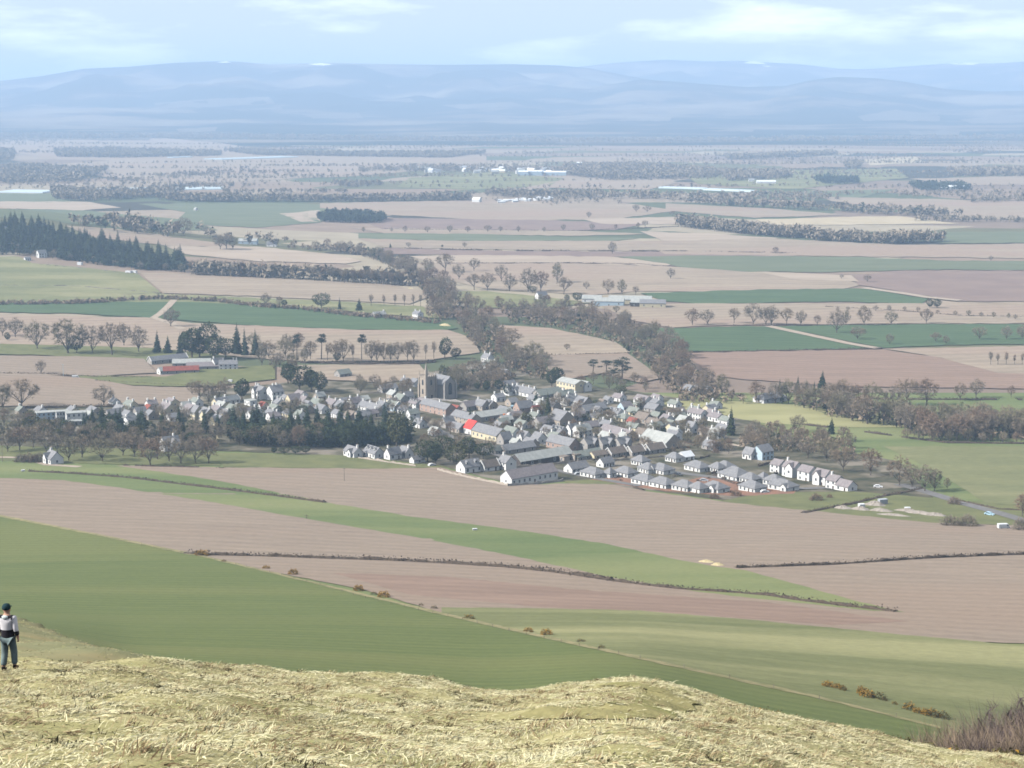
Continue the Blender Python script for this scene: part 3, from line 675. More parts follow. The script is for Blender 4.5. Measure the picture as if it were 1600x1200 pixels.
def wood(poly, label, h=15, gap=11, mats=None, dense=34, ragged=1.0, mix=0.0, shrink=True):
    """a far-off wood that reads as one mass: one object, small leafy or twiggy crowns on stems"""
    r = random.Random(len(label) + int(poly[0][0]) * 3 + int(poly[0][1]))
    # the crowns hide the ground behind them: start the far edge lower by the height of the trees
    pp = []; poly = beyond(poly)
    for (x, y) in poly:
        ys = [y]
        for (a, b), (c, d) in zip(poly, poly[1:] + poly[:1]):
            if (a - x) * (c - x) <= 0 and a != c: ys.append(b + (d - b) * (x - a) / (c - a))
        bot = max(ys); dist = at(x, bot).y
        pp.append((x, min(y + .5 * h * F / dist, max(bot - 1.6 * (2500 / dist), y)) if shrink else y))
    W = ground_hit([p[0] for p in pp], [p[1] for p in pp], 140)[:, :2]
    A = 0.5 * abs(sum(W[i][0] * W[i - 1][1] - W[i - 1][0] * W[i][1] for i in range(len(W))))
    n = int(min(2600, max(8, A / gap ** 2)))
    lo, hi = W.min(0), W.max(0)
    cs = []
    while len(cs) < n:
        q = RNG.uniform(lo, hi, (n * 2, 2)); q = q[in_poly(q, W)]; cs += q.tolist()
    cs = np.array(cs[:n]); zz = H(cs[:, 0], cs[:, 1])
    V = []; Fi = []; MI = []
    for (x, y), z in zip(cs, zz):
        hh = h * r.uniform(.65, 1.15); rw = hh * r.uniform(.28, .42); mi = 1 if r.random() < mix else 0
        if mi: rw *= .6
        sz = hh * .20 * ragged
        d = RNG.normal(size=(dense, 3)); d /= np.linalg.norm(d, axis=1)[:, None]; q = RNG.uniform(.4, 1, (dense, 1)) ** .5
        c = d * q * np.array([rw, rw, hh * .36]) + np.array([x, y, z + hh * .6])
        if mi: c[:, :2] = np.array([x, y]) + (c[:, :2] - np.array([x, y])) * (1.25 - (c[:, 2:] - z) / hh)
        t = c[:, None, :] + RNG.normal(size=(dense, 3, 3)) * sz * .62
        k = len(V) * 3
        V.append(t.reshape(-1, 3)); MI += [mi] * dense
        s = np.array([[[x - .25, y, z - .3], [x + .25, y, z - .3], [x, y, z + hh * .6]]]); V.append(s.reshape(-1, 3)); MI.append(2)
    V = np.concatenate(V); Fc = np.arange(len(V)).reshape(-1, 3)
    o = link('woods', mesh_np('woods', V, Fc, (mats or [M_TWIG[1], M_NEEDLE]) + [M_BARK], MI))
    return tag(o, label, 'woods', kind='stuff')

def hedge(line, h, wd, label, mat=None, gaps=0.0, name='hedge', cat='hedge', ymin=140, seed=0, step=2.2):
    twiggy = mat is None; h = h * (.62 if twiggy else 1)
    """one lumpy hedge or field wall along a line of landscape points"""
    r = random.Random(seed + int(line[0][0])); line = beyond(line)
    P = ground_hit([p[0] for p in line], [p[1] for p in line], ymin)
    Q = []
    for a, b in zip(P[:-1], P[1:]):
        L = np.hypot(*(b - a)[:2]); k = max(2, int(L / (step * max(1, a[1] / 900))))
        for i in range(k): Q.append(a + (b - a) * i / k)
    Q.append(P[-1]); Q = np.array(Q)
    T = np.gradient(Q[:, :2], axis=0); T /= np.linalg.norm(T, axis=1)[:, None] + 1e-9
    mb = MB(); prev = None; sec = 6
    gap = 0
    for i in range(len(Q)):
        if gap > 0: gap -= 1; prev = None; continue
        if r.random() < gaps: gap = r.randint(1, 4)
        n = np.array([-T[i, 1], T[i, 0]]); hh = h * r.uniform(.55, 1.35) * (.75 if twiggy else 1); ww = wd * r.uniform(.75, 1.25); z0 = float(H(Q[i, 0], Q[i, 1]))
        ring = []
        for s, t in ((-.5, -.15), (-.52, .5), (-.3, .95), (.0, 1.0), (.3, .93), (.5, .5), (.5, -.15)):
            s2 = s + r.uniform(-.08, .08); ring.append((Q[i, 0] + n[0] * ww * s2, Q[i, 1] + n[1] * ww * s2, z0 + hh * t + (r.uniform(-.1, .1) * hh if t > 0 else 0)))
        base = len(mb.v); mb.v += ring; m = len(ring)
        if prev is not None:
            for j in range(m - 1): mb.f.append((prev + j, base + j, base + j + 1, prev + j + 1)); mb.m.append(0)
        prev = base
        if twiggy:
            sl = step * max(1, Q[i, 1] / 900)
            for k in range(16):
                c = Vector((Q[i, 0] + T[i, 0] * r.uniform(-.6, .6) * sl + n[0] * wd * r.uniform(-.55, .55), Q[i, 1] + T[i, 1] * r.uniform(-.6, .6) * sl + n[1] * wd * r.uniform(-.55, .55), z0 + h * r.uniform(.1, 1.15)))
                leaf_tri(mb, c, h * r.uniform(.2, .5) * (1 + Q[i, 1] / 3000), r)
    o = mb.build(name, mat or M_HEDGE)
    return tag(o, label, cat)

def undergrowth(poly, label, h=6, gap=6, mats=None):
    o = wood(poly, label, shrink=False, h=h, gap=gap, mats=mats or [M_TWIG[0], M_EVER], dense=26, ragged=1.1, mix=.1)
    o.name = 'undergrowth'; o.data.name = 'undergrowth'
    return o

def hedgerows(label, n=105, seed=4):
    """short rows and clumps of trees that break up the far plain, one mass"""
    r = random.Random(seed); q = np.random.default_rng(seed); V = []
    for i in range(n):
        y = 3300 * (8600 / 3300) ** r.random(); x = r.uniform(-.36, .36) * y; a = r.choice([.0, .1, .22, -.12, -.05]) + r.uniform(-.15, .15); L = r.uniform(200, 1300); k = int(L / r.uniform(7, 17)) + 1
        blob = r.random() < .12
        for j in range(k):
            if blob: cx, cy = x + q.normal(0, 45), y + q.normal(0, 60)
            else: cx, cy = x + math.cos(a) * L * j / k + q.normal(0, 4), y + math.sin(a) * L * j / k + q.normal(0, 4)
            z = float(H(cx, cy)); hh = r.uniform(3.5, 11); rw = hh * r.uniform(.32, .5)
            d = q.normal(size=(22, 3)); d /= np.linalg.norm(d, axis=1)[:, None]; c = d * q.uniform(.4, 1, (22, 1)) * np.array([rw, rw, hh * .42]) + np.array([cx, cy, z + hh * .52])
            V.append((c[:, None, :] + q.normal(size=(22, 3, 3)) * hh * .16).reshape(-1, 3))
    V = np.concatenate(V)
    return tag(link('woods', mesh_np('woods', V, np.arange(len(V)).reshape(-1, 3), M_TWIG[1])), label, 'woods', kind='stuff')
# ------------------------------------------------------------------ trees of the scene
W_, HR = 'woodland_tree', 'hedgerow_tree'
B, SL, CO, PI_, EV, HO, BU, GO = 'bare_tree', 'slender_tree', 'conifer_tree', 'pine_tree', 'evergreen_tree', 'holly_tree', 'bush', 'gorse_bush'
# park trees on the left, in front of the two ploughed fields
g = 'bare park trees along the left field edge'
for px, py, h, lb, wd in [(4,526,31,'bare tree at the very left of the park row, beside a dark hedge',1), (24,528,34,'thin domed bare tree, second from the left in the park row',1), (59,546,49,'tall grey bare tree left of the broadest park tree',1),
      (107,553,58,'broadest bare tree of the park row above the ploughed field',1.25), (145,553,47,'bare tree just right of the broadest park tree',1), (175,556,55,'tall bare tree with a forked dark trunk in the park row',1.1),
      (194,541,38,'slim bare tree set back behind the park row',.8), (217,551,45,'rightmost bare tree of the park row, near the conifers',1), (267,511,32,'round bare tree standing alone on the green field track',1.25),
      (33,637,48,'large bare tree rising above the white school blocks at far left',1.1), (4,640,42,'bare tree cut by the left edge above the dark belt',1), (64,585,24,'small bare tree alone on the hedge between two ploughed fields',.9), (162,635,36,'wide bare tree in front of the ploughed field, above the school',1.2)]:
    plant(B, px, py, h, lb, g, wide=wd)
for px, py, h, lb in [(120,553,30,'dark evergreen under the broadest park tree'), (12,533,14,'low dark evergreen at the left edge of the park')]:
    plant(EV, px, py, h, lb, 'evergreens in the park', wide=.9)
g = 'conifers round the red roofed farm'
for k, px, py, h, lb in [(CO,246,552,37,'slender dark conifer, leftmost of the farm group'), (CO,262,553,30,'shorter conifer second from left behind the farm'), (CO,282,556,38,'dark conifer above the long grey farm roof'), (EV,300,560,50,'bulky evergreen between two conifers behind the farm'),
      (EV,322,548,44,'tall rounded evergreen behind the farmhouse, set back'), (CO,370,554,52,'tallest conifer right of the white gabled farmhouse'), (CO,383,556,45,'conifer beside the tallest farm conifer'), (CO,399,556,44,'rightmost conifer of the farm group'), (EV,335,563,40,'very dark evergreen directly behind the white farm gable'), (EV,353,561,36,'dark evergreen over the farm wing roof'), (EV,290,553,34,'low evergreen mass behind the farm sheds'), (EV,312,560,36,'dark evergreen clump left of the white gable')]:
    plant(k, px, py, h, lb, g)
grove(W_, [(385,545),(478,540),(480,590),(430,585),(395,575)], 13, (12, 16), 'one of the bare trees massed between the farm and the white mansion', 'bare trees behind the mansion')
g = 'row of bare trees behind the church field'
for px, py, h in [(485,563,33), (512,565,30), (525,566,36), (537,566,39), (552,566,30), (580,567,37), (590,567,37), (600,567,34), (611,566,33), (621,566,34), (637,566,35), (646,566,37), (665,563,27), (678,562,30)]:
    plant(B if h > 31 else SL, px, py, h, 'one of the tall bare trees in the row left of the church', g, wide=.8)
plant(EV, 695, 561, 34, 'dark ivy-clad tree at the right end of the bare row', wide=.75)
plant(EV, 712, 561, 18, 'small round evergreen right of the ivy-clad tree')
plant(EV, 527, 566, 16, 'dark shrub at the foot of the bare row')
for px, py, h, lb in [(464,563,42,'leaning dark pine, leftmost of three above the bare row'), (502,563,43,'dark pine with a bare stem, middle of three above the bare row'), (565,563,43,'flat topped dark pine, rightmost of three above the bare row')]:
    plant(PI_, px, py, h, lb, 'pines in the bare row', var=1)
# round the mansion
for px, py, h, lb in [(468,612,44,'large blue-green evergreen right of the white mansion'), (487,613,38,'dark evergreen beside the large one right of the mansion'), (500,615,34,'low dark evergreen, rightmost of three right of the mansion'), (450,600,34,'evergreen behind the white mansion')]:
    plant(EV, px, py, h, lb, 'evergreens by the mansion')
plant(EV, 378, 626, 36, 'tall rounded brownish evergreen left of the white mansion', var=2)
for px, py, h in [(312,628,36), (326,632,38), (342,630,36), (352,618,30), (300,618,26)]:
    plant(B, px, py, h, 'one of the bare trees behind the cream gabled house', 'bare trees behind the cream houses')
# left belt in front of the village
g = 'bare trees along the front of the left belt'
for px, py, h in [(31,704,40), (72,706,36), (107,720,42), (128,715,40), (160,721,42), (192,712,40), (210,714,42), (235,727,44), (246,718,40), (264,721,40), (283,724,43), (306,724,40), (326,724,44), (12,706,34), (52,700,36), (90,708,36)]:
    plant(B, px, py, h, 'one of the broad bare trees lining the lawn before the left belt', g, wide=1.15)
grove(W_, [(0,662),(110,672),(230,690),(340,698),(335,704),(200,705),(60,692),(0,690)], 36, (8, 12), 'one of the bare trees massed in the left belt below the school', 'bare trees inside the left belt')
grove(HO, [(0,662),(120,672),(240,690),(335,698),(200,700),(60,688)], 10, (7, 11), 'olive evergreen scattered through the left belt below the school', 'olive evergreens inside the left belt')
grove(CO, [(120,676),(200,684),(262,692),(262,678),(200,670),(130,666)], 9, (12, 17), 'dark conifer among the bare trees of the left belt', 'dark conifers in the left belt', wide=1.3)
grove(EV, [(60,690),(200,700),(330,700),(330,684),(200,676),(60,672)], 15, (8, 12), 'dark rounded evergreen in the left belt below the houses', 'dark evergreens in the left belt')
for px, py, h, lb in [(145,662,28,'dark conifer right of the flat white school blocks'), (136,664,24,'dark conifer beside the school, second from right'), (171,655,16,'small dark conifer peeping over the school roofs'), (152,672,20,'dark conifer below the school')]:
    plant(CO, px, py, h, lb, 'conifers by the school')
for px, py, h in [(32,722,16), (44,722,18), (54,723,16), (62,722,18)]:
    plant(BU, px, py, h, 'dark bush in the clump left of the house at the field edge', 'bushes by the house at the field edge')
# big dark belt in front of the village
plant(CO, 281, 672, 42, 'broad dark conifer standing before the cream house with three chimneys', wide=1.3)
g = 'dark conifers in the belt before the village'
grove(CO, [(262,676),(340,684),(440,694),(520,700),(640,694),(640,676),(540,674),(450,670),(340,672)], 46, (13, 19), 'one of the dark conifers in the belt before the village', g, wide=1.25)
grove(EV, [(330,690),(440,702),(545,702),(640,694),(645,680),(520,690),(400,684)], 24, (10, 14), 'one of the rounded evergreens in the belt before the village', 'evergreens in the belt before the village')
grove(W_, [(255,690),(340,700),(440,703),(520,704),(520,694),(400,690)], 16, (10, 15), 'one of the bare trees mixed into the dark belt before the village', 'bare trees in the dark belt')
for px, py, h in [(428,709,12), (444,710,12), (462,710,14), (478,709,13)]:
    plant(EV, px, py, h, 'one of the low dark shrubs along the lawn under the belt', 'low shrubs along the lawn', wide=1.3)
plant(HO, 620, 700, 58, 'tall olive evergreen left of the white cottage with a chimney', wide=.75)
plant(CO, 601, 652, 24, 'dark pointed conifer before the long white wall')
plant(CO, 735, 640+24, 30, 'dark pointed conifer before the slate terrace', wide=1.2)
# clump left of the long blue house
plant(HO, 713, 729, 36, 'smooth olive evergreen dome at the edge of the ploughed field', wide=1.0)
for px, py, h, lb in [(680,726,34,'brownish evergreen left of the olive dome'), (668,722,36,'dark evergreen behind the white garage gable'), (733,716,34,'very dark evergreen right of the olive dome'), (695,716,38,'dark evergreen behind the olive dome'), (755,718,28,'dark evergreen above the white gabled house')]:
    plant(EV, px, py, h, lb, 'evergreens round the olive dome')
grove('garden_tree', [(660,700),(760,706),(790,716),(740,714),(660,712)], 9, (8, 12), 'one of the bare trees above the olive dome', 'bare trees above the olive dome')
# churchyard
grove('garden_tree', [(700,612),(790,606),(800,585),(760,575),(705,590)], 18, (10, 15), 'one of the bare trees crowding right of the church', 'bare trees right of the church')
grove(EV, [(700,616),(780,612),(760,596),(705,602)], 7, (6, 9), 'dark evergreen in the churchyard', 'churchyard evergreens')
grove('garden_tree', [(540,618),(640,622),(650,604),(560,600)], 12, (7, 11), 'one of the bare garden trees left of the church', 'bare trees left of the church')
plant(HO, 693, 604, 34, 'russet brown tree behind the church gable', wide=.55)
grove('garden_tree', [(660,660),(740,690),(700,700),(645,690)], 8, (6, 9), 'bare garden tree below the long terrace', 'bare garden trees below the terrace')
plant(CO, 838, 634, 24, 'dark conifer behind the twin gabled stone house', wide=1.4)
plant(CO, 857, 660, 50, 'tall dark conifer left of the stone hall', wide=.8)
plant(HO, 823, 666, 22, 'rounded brown tree in the middle of the village', wide=1.0)
for px, py, h in [(780,612,20), (792,618,18), (870,602,30), (862,604,26)]:
    plant(EV, px, py, h, 'dark evergreen near the white cottage behind the village', 'evergreens behind the village')
grove('garden_tree', [(760,690),(850,690),(1000,698),(1060,706),(1130,706),(1130,680),(1000,640),(900,630),(790,640)], 56, (6, 10), 'small bare garden tree between the village houses', 'small bare garden trees')
grove(BU, [(760,660),(860,690),(1000,700),(1150,720),(1140,690),(1000,650),(880,630),(780,640)], 44, (2, 4), 'garden bush between the village houses', 'garden bushes')
grove(BU, [(930,752),(1060,764),(1240,768),(1200,750),(1080,735),(960,738)], 12, (1.0, 1.8), 'small bush among the white bungalows', 'bushes among the bungalows')
plant(BU, 1117, 779, 11, 'bare bush before the front row of bungalows', wide=1.2)
plant(BU, 1150, 775, 12, 'reddish bush between two front bungalows', wide=1.2)
plant(BU, 1275, 782, 14, 'pale pinkish bush below the white terrace', wide=1.4)
plant(BU, 1296, 778, 8, 'small reddish bush below the white terrace')
plant(CO, 1142, 680, 48, 'dark slender conifer right of the white terrace at the village edge', wide=.8)
grove('garden_tree', [(1080,672),(1150,690),(1140,712),(1090,700)], 9, (6, 9), 'bare tree at the right edge of the village', 'bare trees at the right edge of the village')
grove('garden_tree', [(190,660),(340,668),(480,650),(640,650),(620,640),(480,640),(330,650),(200,645)], 34, (6, 10), 'small bare tree between the houses on the left', 'small bare trees on the left')
grove(EV, [(190,662),(340,670),(480,652),(640,652),(620,640),(480,640),(330,650),(200,645)], 12, (4, 8), 'dark garden evergreen between the houses on the left', 'garden evergreens on the left')
grove(EV, [(770,660),(860,690),(1000,695),(1120,700),(1130,670),(1000,640),(900,630),(790,640)], 24, (4, 7), 'dark garden evergreen between the houses in the centre', 'garden evergreens in the centre')
# avenue wood north of the village
g = 'bare trees of the avenue wood'
grove(W_, [(575,402),(640,432),(662,458),(668,496),(712,504),(738,540),(768,562),(850,602),(858,586),(830,556),(790,540),(768,508),(738,486),(704,456),(690,440),(652,424)], 58, (14, 19), 'bare tree in the long avenue wood running up from the village', g)
grove(W_, [(440,388),(520,392),(575,402),(650,426),(600,398),(540,386)], 18, (10, 14), 'one of the bare trees where the avenue wood thins out to the left', 'bare trees at the far end of the avenue')
g = 'bare trees of the second wood'
grove(W_, [(775,480),(850,480),(900,490),(980,502),(1030,522),(1080,572),(1112,602),(1190,632),(1062,630),(1012,578),(962,537),(862,513),(800,506)], 54, (13, 17), 'one of the bare trees of the wood curving down right of the church', g)
for px, py, h, lb in [(668,426,24,'bare tree at the upper edge of the avenue wood'), (696,426,32,'tall domed bare tree above the avenue wood'), (741,424,22,'neat domed bare tree standing apart on the buff field'), (717,437,26,'bare tree below the tall domed one'), (741,453,27,'bare tree left in the cluster by the white cottage'), (762,454,30,'rounded bare tree left of the white cottage'), (783,440,28,'bare tree set behind the cluster by the cottage'),
      (796,455,29,'bare tree in the middle of the cluster by the cottage'), (825,456,40,'tallest bare tree of the cluster by the white cottage'), (845,456,34,'bare tree over the white cottage roof'), (871,442,33,'domed bare tree set back right of the cottage'), (881,460,29,'bare tree right of the white cottage'), (916,453,14,'small bare tree left of the farm sheds'), (950,460,25,'bare tree behind the farm sheds'),
      (972,460,25,'broader bare tree behind the farm sheds'), (993,461,15,'small bare tree right behind the farm sheds'), (957,397,21,'lone leaning bare tree beyond the buff field'), (1048,436,18,'lone bare tree on the buff field right of the farm'), (886,549,13,'lone small bare tree in the middle of the buff field'), (963,490,14,'round bare tree on the edge of the second wood')]:
    plant(B, px, py, h, lb, 'bare trees round the farm on the plain')
plant(EV, 902, 472, 16, 'dark evergreen left of the farm sheds'); plant(EV, 886, 472, 12, 'small evergreen right of the white cottage'); plant(EV, 832, 458, 12, 'dark evergreen left of the white cottage')
for px, py, h, lb, v in [(972,592,38,'large spreading dark pine behind the cream house',2), (926,586,26,'ragged pine left of the large spreading one',0), (948,584,24,'pine in the middle of the three behind the cream house',0), (958,596,26,'low pine below the large spreading one',2)]:
    plant(PI_, px, py, h, lb, 'pines behind the cream house', var=v, wide=1.4)
plant(HO, 970, 617, 14, 'round olive bush on the lawn below the pines', wide=1.4)
grove('garden_tree', [(905,605),(1000,612),(1040,620),(1010,600),(930,596)], 10, (7, 10), 'bare tree round the lawn below the pines', 'bare trees below the pines')
# far rows
g = 'row of small bare trees across the plain'
for px, py, h in [(568,363,9), (612,363,8), (633,364,12), (668,364,11), (703,364,13), (731,364,11), (762,363,12), (782,363,10), (810,363,11), (850,363,9), (880,361,11), (925,361,13), (962,359,9), (997,357,10), (1008,356,12)]:
    plant(HR, px, py, h, 'one of the small bare trees strung across the middle of the plain', g)
for px, py, h, lb in [(920,341,11,'lone bare tree above the row on the plain'), (994,332,14,'wide bare tree in a pair far out on the plain'), (1011,332,11,'smaller bare tree of the pair far out on the plain'), (1051,339,10,'bare tree right of the far pair'), (638,387,9,'faint bare tree on the far hedge'), (726,387,9,'faint bare tree further along the far hedge'), (1212,397,12,'lone round bare tree on the dull field right'), (1355,441,13,'wide bare tree at the tip of the brown field'), (1315,436,8,'low bare tree on the straw strip'), (1548,408,9,'tiny bare tree above the green field at right')]:
    plant(HR, px, py, h, lb, 'far lone bare trees', wide=1.2)
plant(CO, 610, 387, 8, 'tiny dark conifer on the far hedge'); plant(EV, 691, 387, 5, 'tiny dark bush on the far hedge')
g = 'bare trees in the row on the right of the plain'
for px, py, h in [(1082,509,29), (1105,508,26), (1147,506,27), (1177,508,37), (1197,508,30), (1205,509,34), (1229,509,30), (1251,509,26), (1277,509,18), (1307,521,40), (1322,508,25), (1350,509,32), (1392,508,24), (1447,506,25)]:
    plant(HR, px, py, h, 'bare tree in the broken row behind the right green fields', g)
for px, py, h in [(1340,531,22), (1390,539,19), (1462,535,17), (1478,538,15), (1530,531,23), (1572,531,23), (1597,531,26)]:
    plant(HR, px, py, h, 'one of the bare trees inside the right green field', 'bare trees inside the right green field', wide=1.2)
row(B, [(1300,488),(1400,486),(1500,494),(1600,500)], 15, (5, 7), 'one of the small bushy trees along the hedge on the right of the plain', 'small hedge trees on the right', .6)
for px, h in ((1548,23), (1559,20), (1572,23), (1585,19), (1597,21)):
    plant(SL, px, 571, h, 'one of the clump of slim bare trees at the right edge', 'slim bare trees at the right edge')
plant(EV, 1453, 482, 15, 'dark square evergreen thicket on the straw field', wide=.9); plant(EV, 1464, 482, 15, 'dark evergreen thicket throwing a shadow right')
# hedge of bushes and trees above the left wheat field
row(BU, [(0,477),(110,475),(250,467),(330,471),(400,479),(480,485),(560,494),(690,505)], 44, (3, 6), 'one of the brown bushes in the hedge above the left wheat field', 'bushes above the left wheat field')
for k, px, py, h, lb in [(EV,502,483,26,'broad dark evergreen on the hedge above the wheat'), (CO,531,484,21,'dark conifer right of the broad evergreen on the hedge'), (CO,561,486,21,'second dark conifer on the hedge above the wheat'), (B,415,478,22,'bare tree left of the broad evergreen on the hedge'), (B,437,479,17,'small bare tree left of the broad evergreen'), (EV,445,480,12,'low dark evergreen on the hedge')]:
    plant(k, px, py, h, lb, 'larger trees above the left wheat field', wide=1.1)
for px in (580, 600, 617, 632, 646, 657):
    plant(SL, px, 479, 20, 'one of the slim bare trees in a line left of the white house', 'slim bare trees by the white house')
g = 'tall slim trees of the plantation row'
for i in range(46):
    t = (i + RT.uniform(.2, .8)) / 46
    plant_at(SL, at(298 + 348 * t, 428 + 18 * t - 1.5 * math.sin(t * 6) + (RT.uniform(0, 2.2) if i % 2 else 0)), RT.uniform(15, 18), 'one of the tall slim trees in the long plantation row', g, RT, wide=1.5)
# wooded knoll
g = 'dark conifers on the knoll'
grove(CO, [(0,392),(60,398),(150,412),(230,422),(292,424),(285,410),(200,392),(120,374),(60,358),(0,348)], 125, (18, 26), 'one of the dark conifers crowded on the wooded knoll at the left', g, wide=1.45)
grove(W_, [(0,398),(40,402),(110,408),(215,422),(290,426),(200,416),(60,396),(0,380)], 18, (8, 12), 'one of the bare trees along the foot of the knoll', 'bare trees at the foot of the knoll')
for px, py, h in [(344,390,24), (354,390,27), (364,390,22), (287,369,30), (322,366,14)]:
    plant(B, px, py, h, 'one of the bare trees in the small dark clump beyond the plantation', 'bare trees beyond the plantation', wide=1.2)
# right of the village
g = 'bare trees of the right wood'
for px, py, h in [(1317,643,55), (1362,641,47), (1417,634,46), (1447,634,46), (1500,626,30), (1525,622,33), (1580,621,20), (1535,652,26), (1395,640,40), (1340,640,42)]:
    plant(B, px, py, h, 'one of the taller bare trees standing out of the right wood', g)
grove(W_, [(1180,628),(1290,634),(1340,652),(1480,668),(1600,672),(1600,690),(1450,690),(1400,668),(1330,660),(1240,634)], 52, (14, 19), 'one of the bare trees massed in the wood right of the village', 'bare trees massed in the right wood')
for px, py, h, lb in [(1218,614,23,'leftmost conifer on top of the right wood'), (1227,614,21,'second conifer on top of the right wood'), (1246,612,26,'pointed conifer on top of the right wood'), (1260,614,21,'fourth conifer on top of the right wood'), (1272,617,23,'fifth conifer on top of the right wood'), (1284,614,37,'tallest conifer on top of the right wood'), (1299,678,28,'lone dark conifer casting a shadow on the pale grass')]:
    plant(CO, px, py, h, lb, 'conifers of the right wood', wide=1.1)
for px, py, h in [(1262,716,36), (1292,721,41), (1317,736,42), (1360,743,46), (1405,759,50), (1445,768,46), (1460,767,38), (1425,762,40)]:
    plant(B, px, py, h, 'one of the big bare trees lining the road out of the village', 'roadside bare trees', wide=1.15)
plant(B, 1480, 764, 19, 'small round bare tree by the road in the pale pasture', wide=1.1)
grove(W_, [(1150,692),(1200,664),(1330,690),(1345,716),(1250,712),(1160,704)], 20, (8, 12), 'one of the bare trees between the white terrace and the pale grass', 'bare trees behind the white terrace')
plant(BU, 1491, 788, 16, 'reddish bush beside the road'); plant(BU, 1484, 821, 20, 'wide purplish bush at the field corner', wide=1.5); plant(BU, 1512, 822, 22, 'purplish bush right of the wide one at the field corner', wide=1.3)
plant(B, 1597, 807, 38, 'bare reddish tree at the right edge by the road', var=4); plant(BU, 1598, 828, 24, 'purplish bush at the right edge below the tree')
row(B, [(1400,686),(1480,690),(1600,693)], 8, (6, 9), 'one of the small bare trees on the bank above the pale pasture', 'small bare trees on the bank')

# ------------------------------------------------------------------ far woods, each one mass
for poly, lb, kw in [
    ([(85,237),(180,232),(345,236),(345,244),(180,247),(90,246)], 'dull wood beyond the long white polytunnel, left', {}),
    ([(345,236),(540,238),(760,240),(700,247),(400,243)], 'thin hazy wood above the far village', {}),
    ([(0,230),(22,232),(22,252),(0,256)], 'hazy wood cut by the left edge', {}),
    ([(0,258),(60,256),(120,262),(170,266),(120,286),(30,288),(0,286)], 'big hazy wood above the left polytunnels', {}),
    ([(80,297),(140,296),(290,301),(250,309),(140,316),(85,312)], 'dark wood below the left polytunnels', {}),
    ([(290,305),(500,308),(735,305),(735,314),(520,316),(290,316),(240,312)], 'long dark wood in the middle distance', {'gap': 8}),
    ([(498,342),(520,338),(600,341),(602,347),(580,349),(500,348)], 'compact dark plantation on the buff field', {'mats': [M_PINE, M_NEEDLE], 'gap': 6, 'h': 13, 'shrink': False}),
    ([(105,349),(200,339),(270,353),(300,363),(262,371),(180,363),(110,356)], 'wood behind the knoll', {'gap': 13, 'mix': .1}),
    ([(300,362),(420,360),(470,384),(420,388),(340,378)], 'scattered trees beyond the plantation row', {'gap': 34}),
    ([(880,262),(1000,255),(1120,264),(1120,278),(960,282),(890,275)], 'wood beside the far village', {}),
    ([(1120,272),(1230,268),(1240,278),(1140,284)], 'wood right of the far village', {}),
    ([(755,303),(860,298),(1000,302),(1160,307),(1240,318),(1000,311),(760,309)], 'broken wood beside the caravan park', {'gap': 14}),
    ([(1000,312),(1200,317),(1370,323),(1500,330),(1500,339),(1380,337),(1300,331),(1130,323)], 'long belt of trees on the right of the plain', {'gap': 13, 'mix': .1}),
    ([(1058,347),(1140,349),(1220,357),(1320,367),(1470,373),(1480,379),(1390,382),(1280,377),(1150,365),(1060,355)], 'dark belt of wood under the straw fields on the right', {'gap': 7, 'dense': 40}),
    ([(1420,292),(1500,287),(1520,298),(1440,300)], 'dark trees round the far white farm', {'mats': [M_PINE, M_NEEDLE]}),
    ([(1275,280),(1340,278),(1342,288),(1280,288)], 'small dark copse far right', {'mats': [M_PINE, M_NEEDLE]}),
    ([(1320,256),(1345,253),(1345,263),(1322,264)], 'tiny hazy copse far right', {}),
    ([(1480,268),(1600,262),(1600,276),(1490,276)], 'hazy wood at the far right edge', {}),
    ([(1130,246),(1300,236),(1310,243),(1140,250)], 'hazy strip of wood on the far right', {}),
    ([(0,206),(400,210),(800,216),(1200,216),(1600,206),(1600,212),(1200,222),(800,223),(400,218),(0,214)], 'long blue forest edge below the hills', {'gap': 26, 'h': 18}),
    ([(350,299),(545,299),(545,301),(350,302)], 'row of tiny trees beyond the long dark wood', {'gap': 9, 'h': 9}),
    ([(1430,343),(1600,348),(1600,350),(1430,346)], 'row of tiny trees on the far right of the plain', {'gap': 8, 'h': 10}),
    ([(170,282),(360,262),(540,276),(540,281),(360,270),(190,292)], 'scattered hedgerow trees between the polytunnels', {'gap': 40, 'h': 12}),
    ([(560,262),(700,258),(900,262),(900,268),(700,270),(560,270)], 'trees among the houses of the far village', {'gap': 22, 'h': 12}),
    ([(520,288),(580,284),(600,290),(540,294)], 'small copse left of the long green field', {'h': 12}),
    ([(1500,312),(1600,304),(1600,308),(1520,318)], 'hedgerow trees at the right edge of the plain', {'gap': 16, 'h': 12})]:
    wood(poly, lb, **kw)

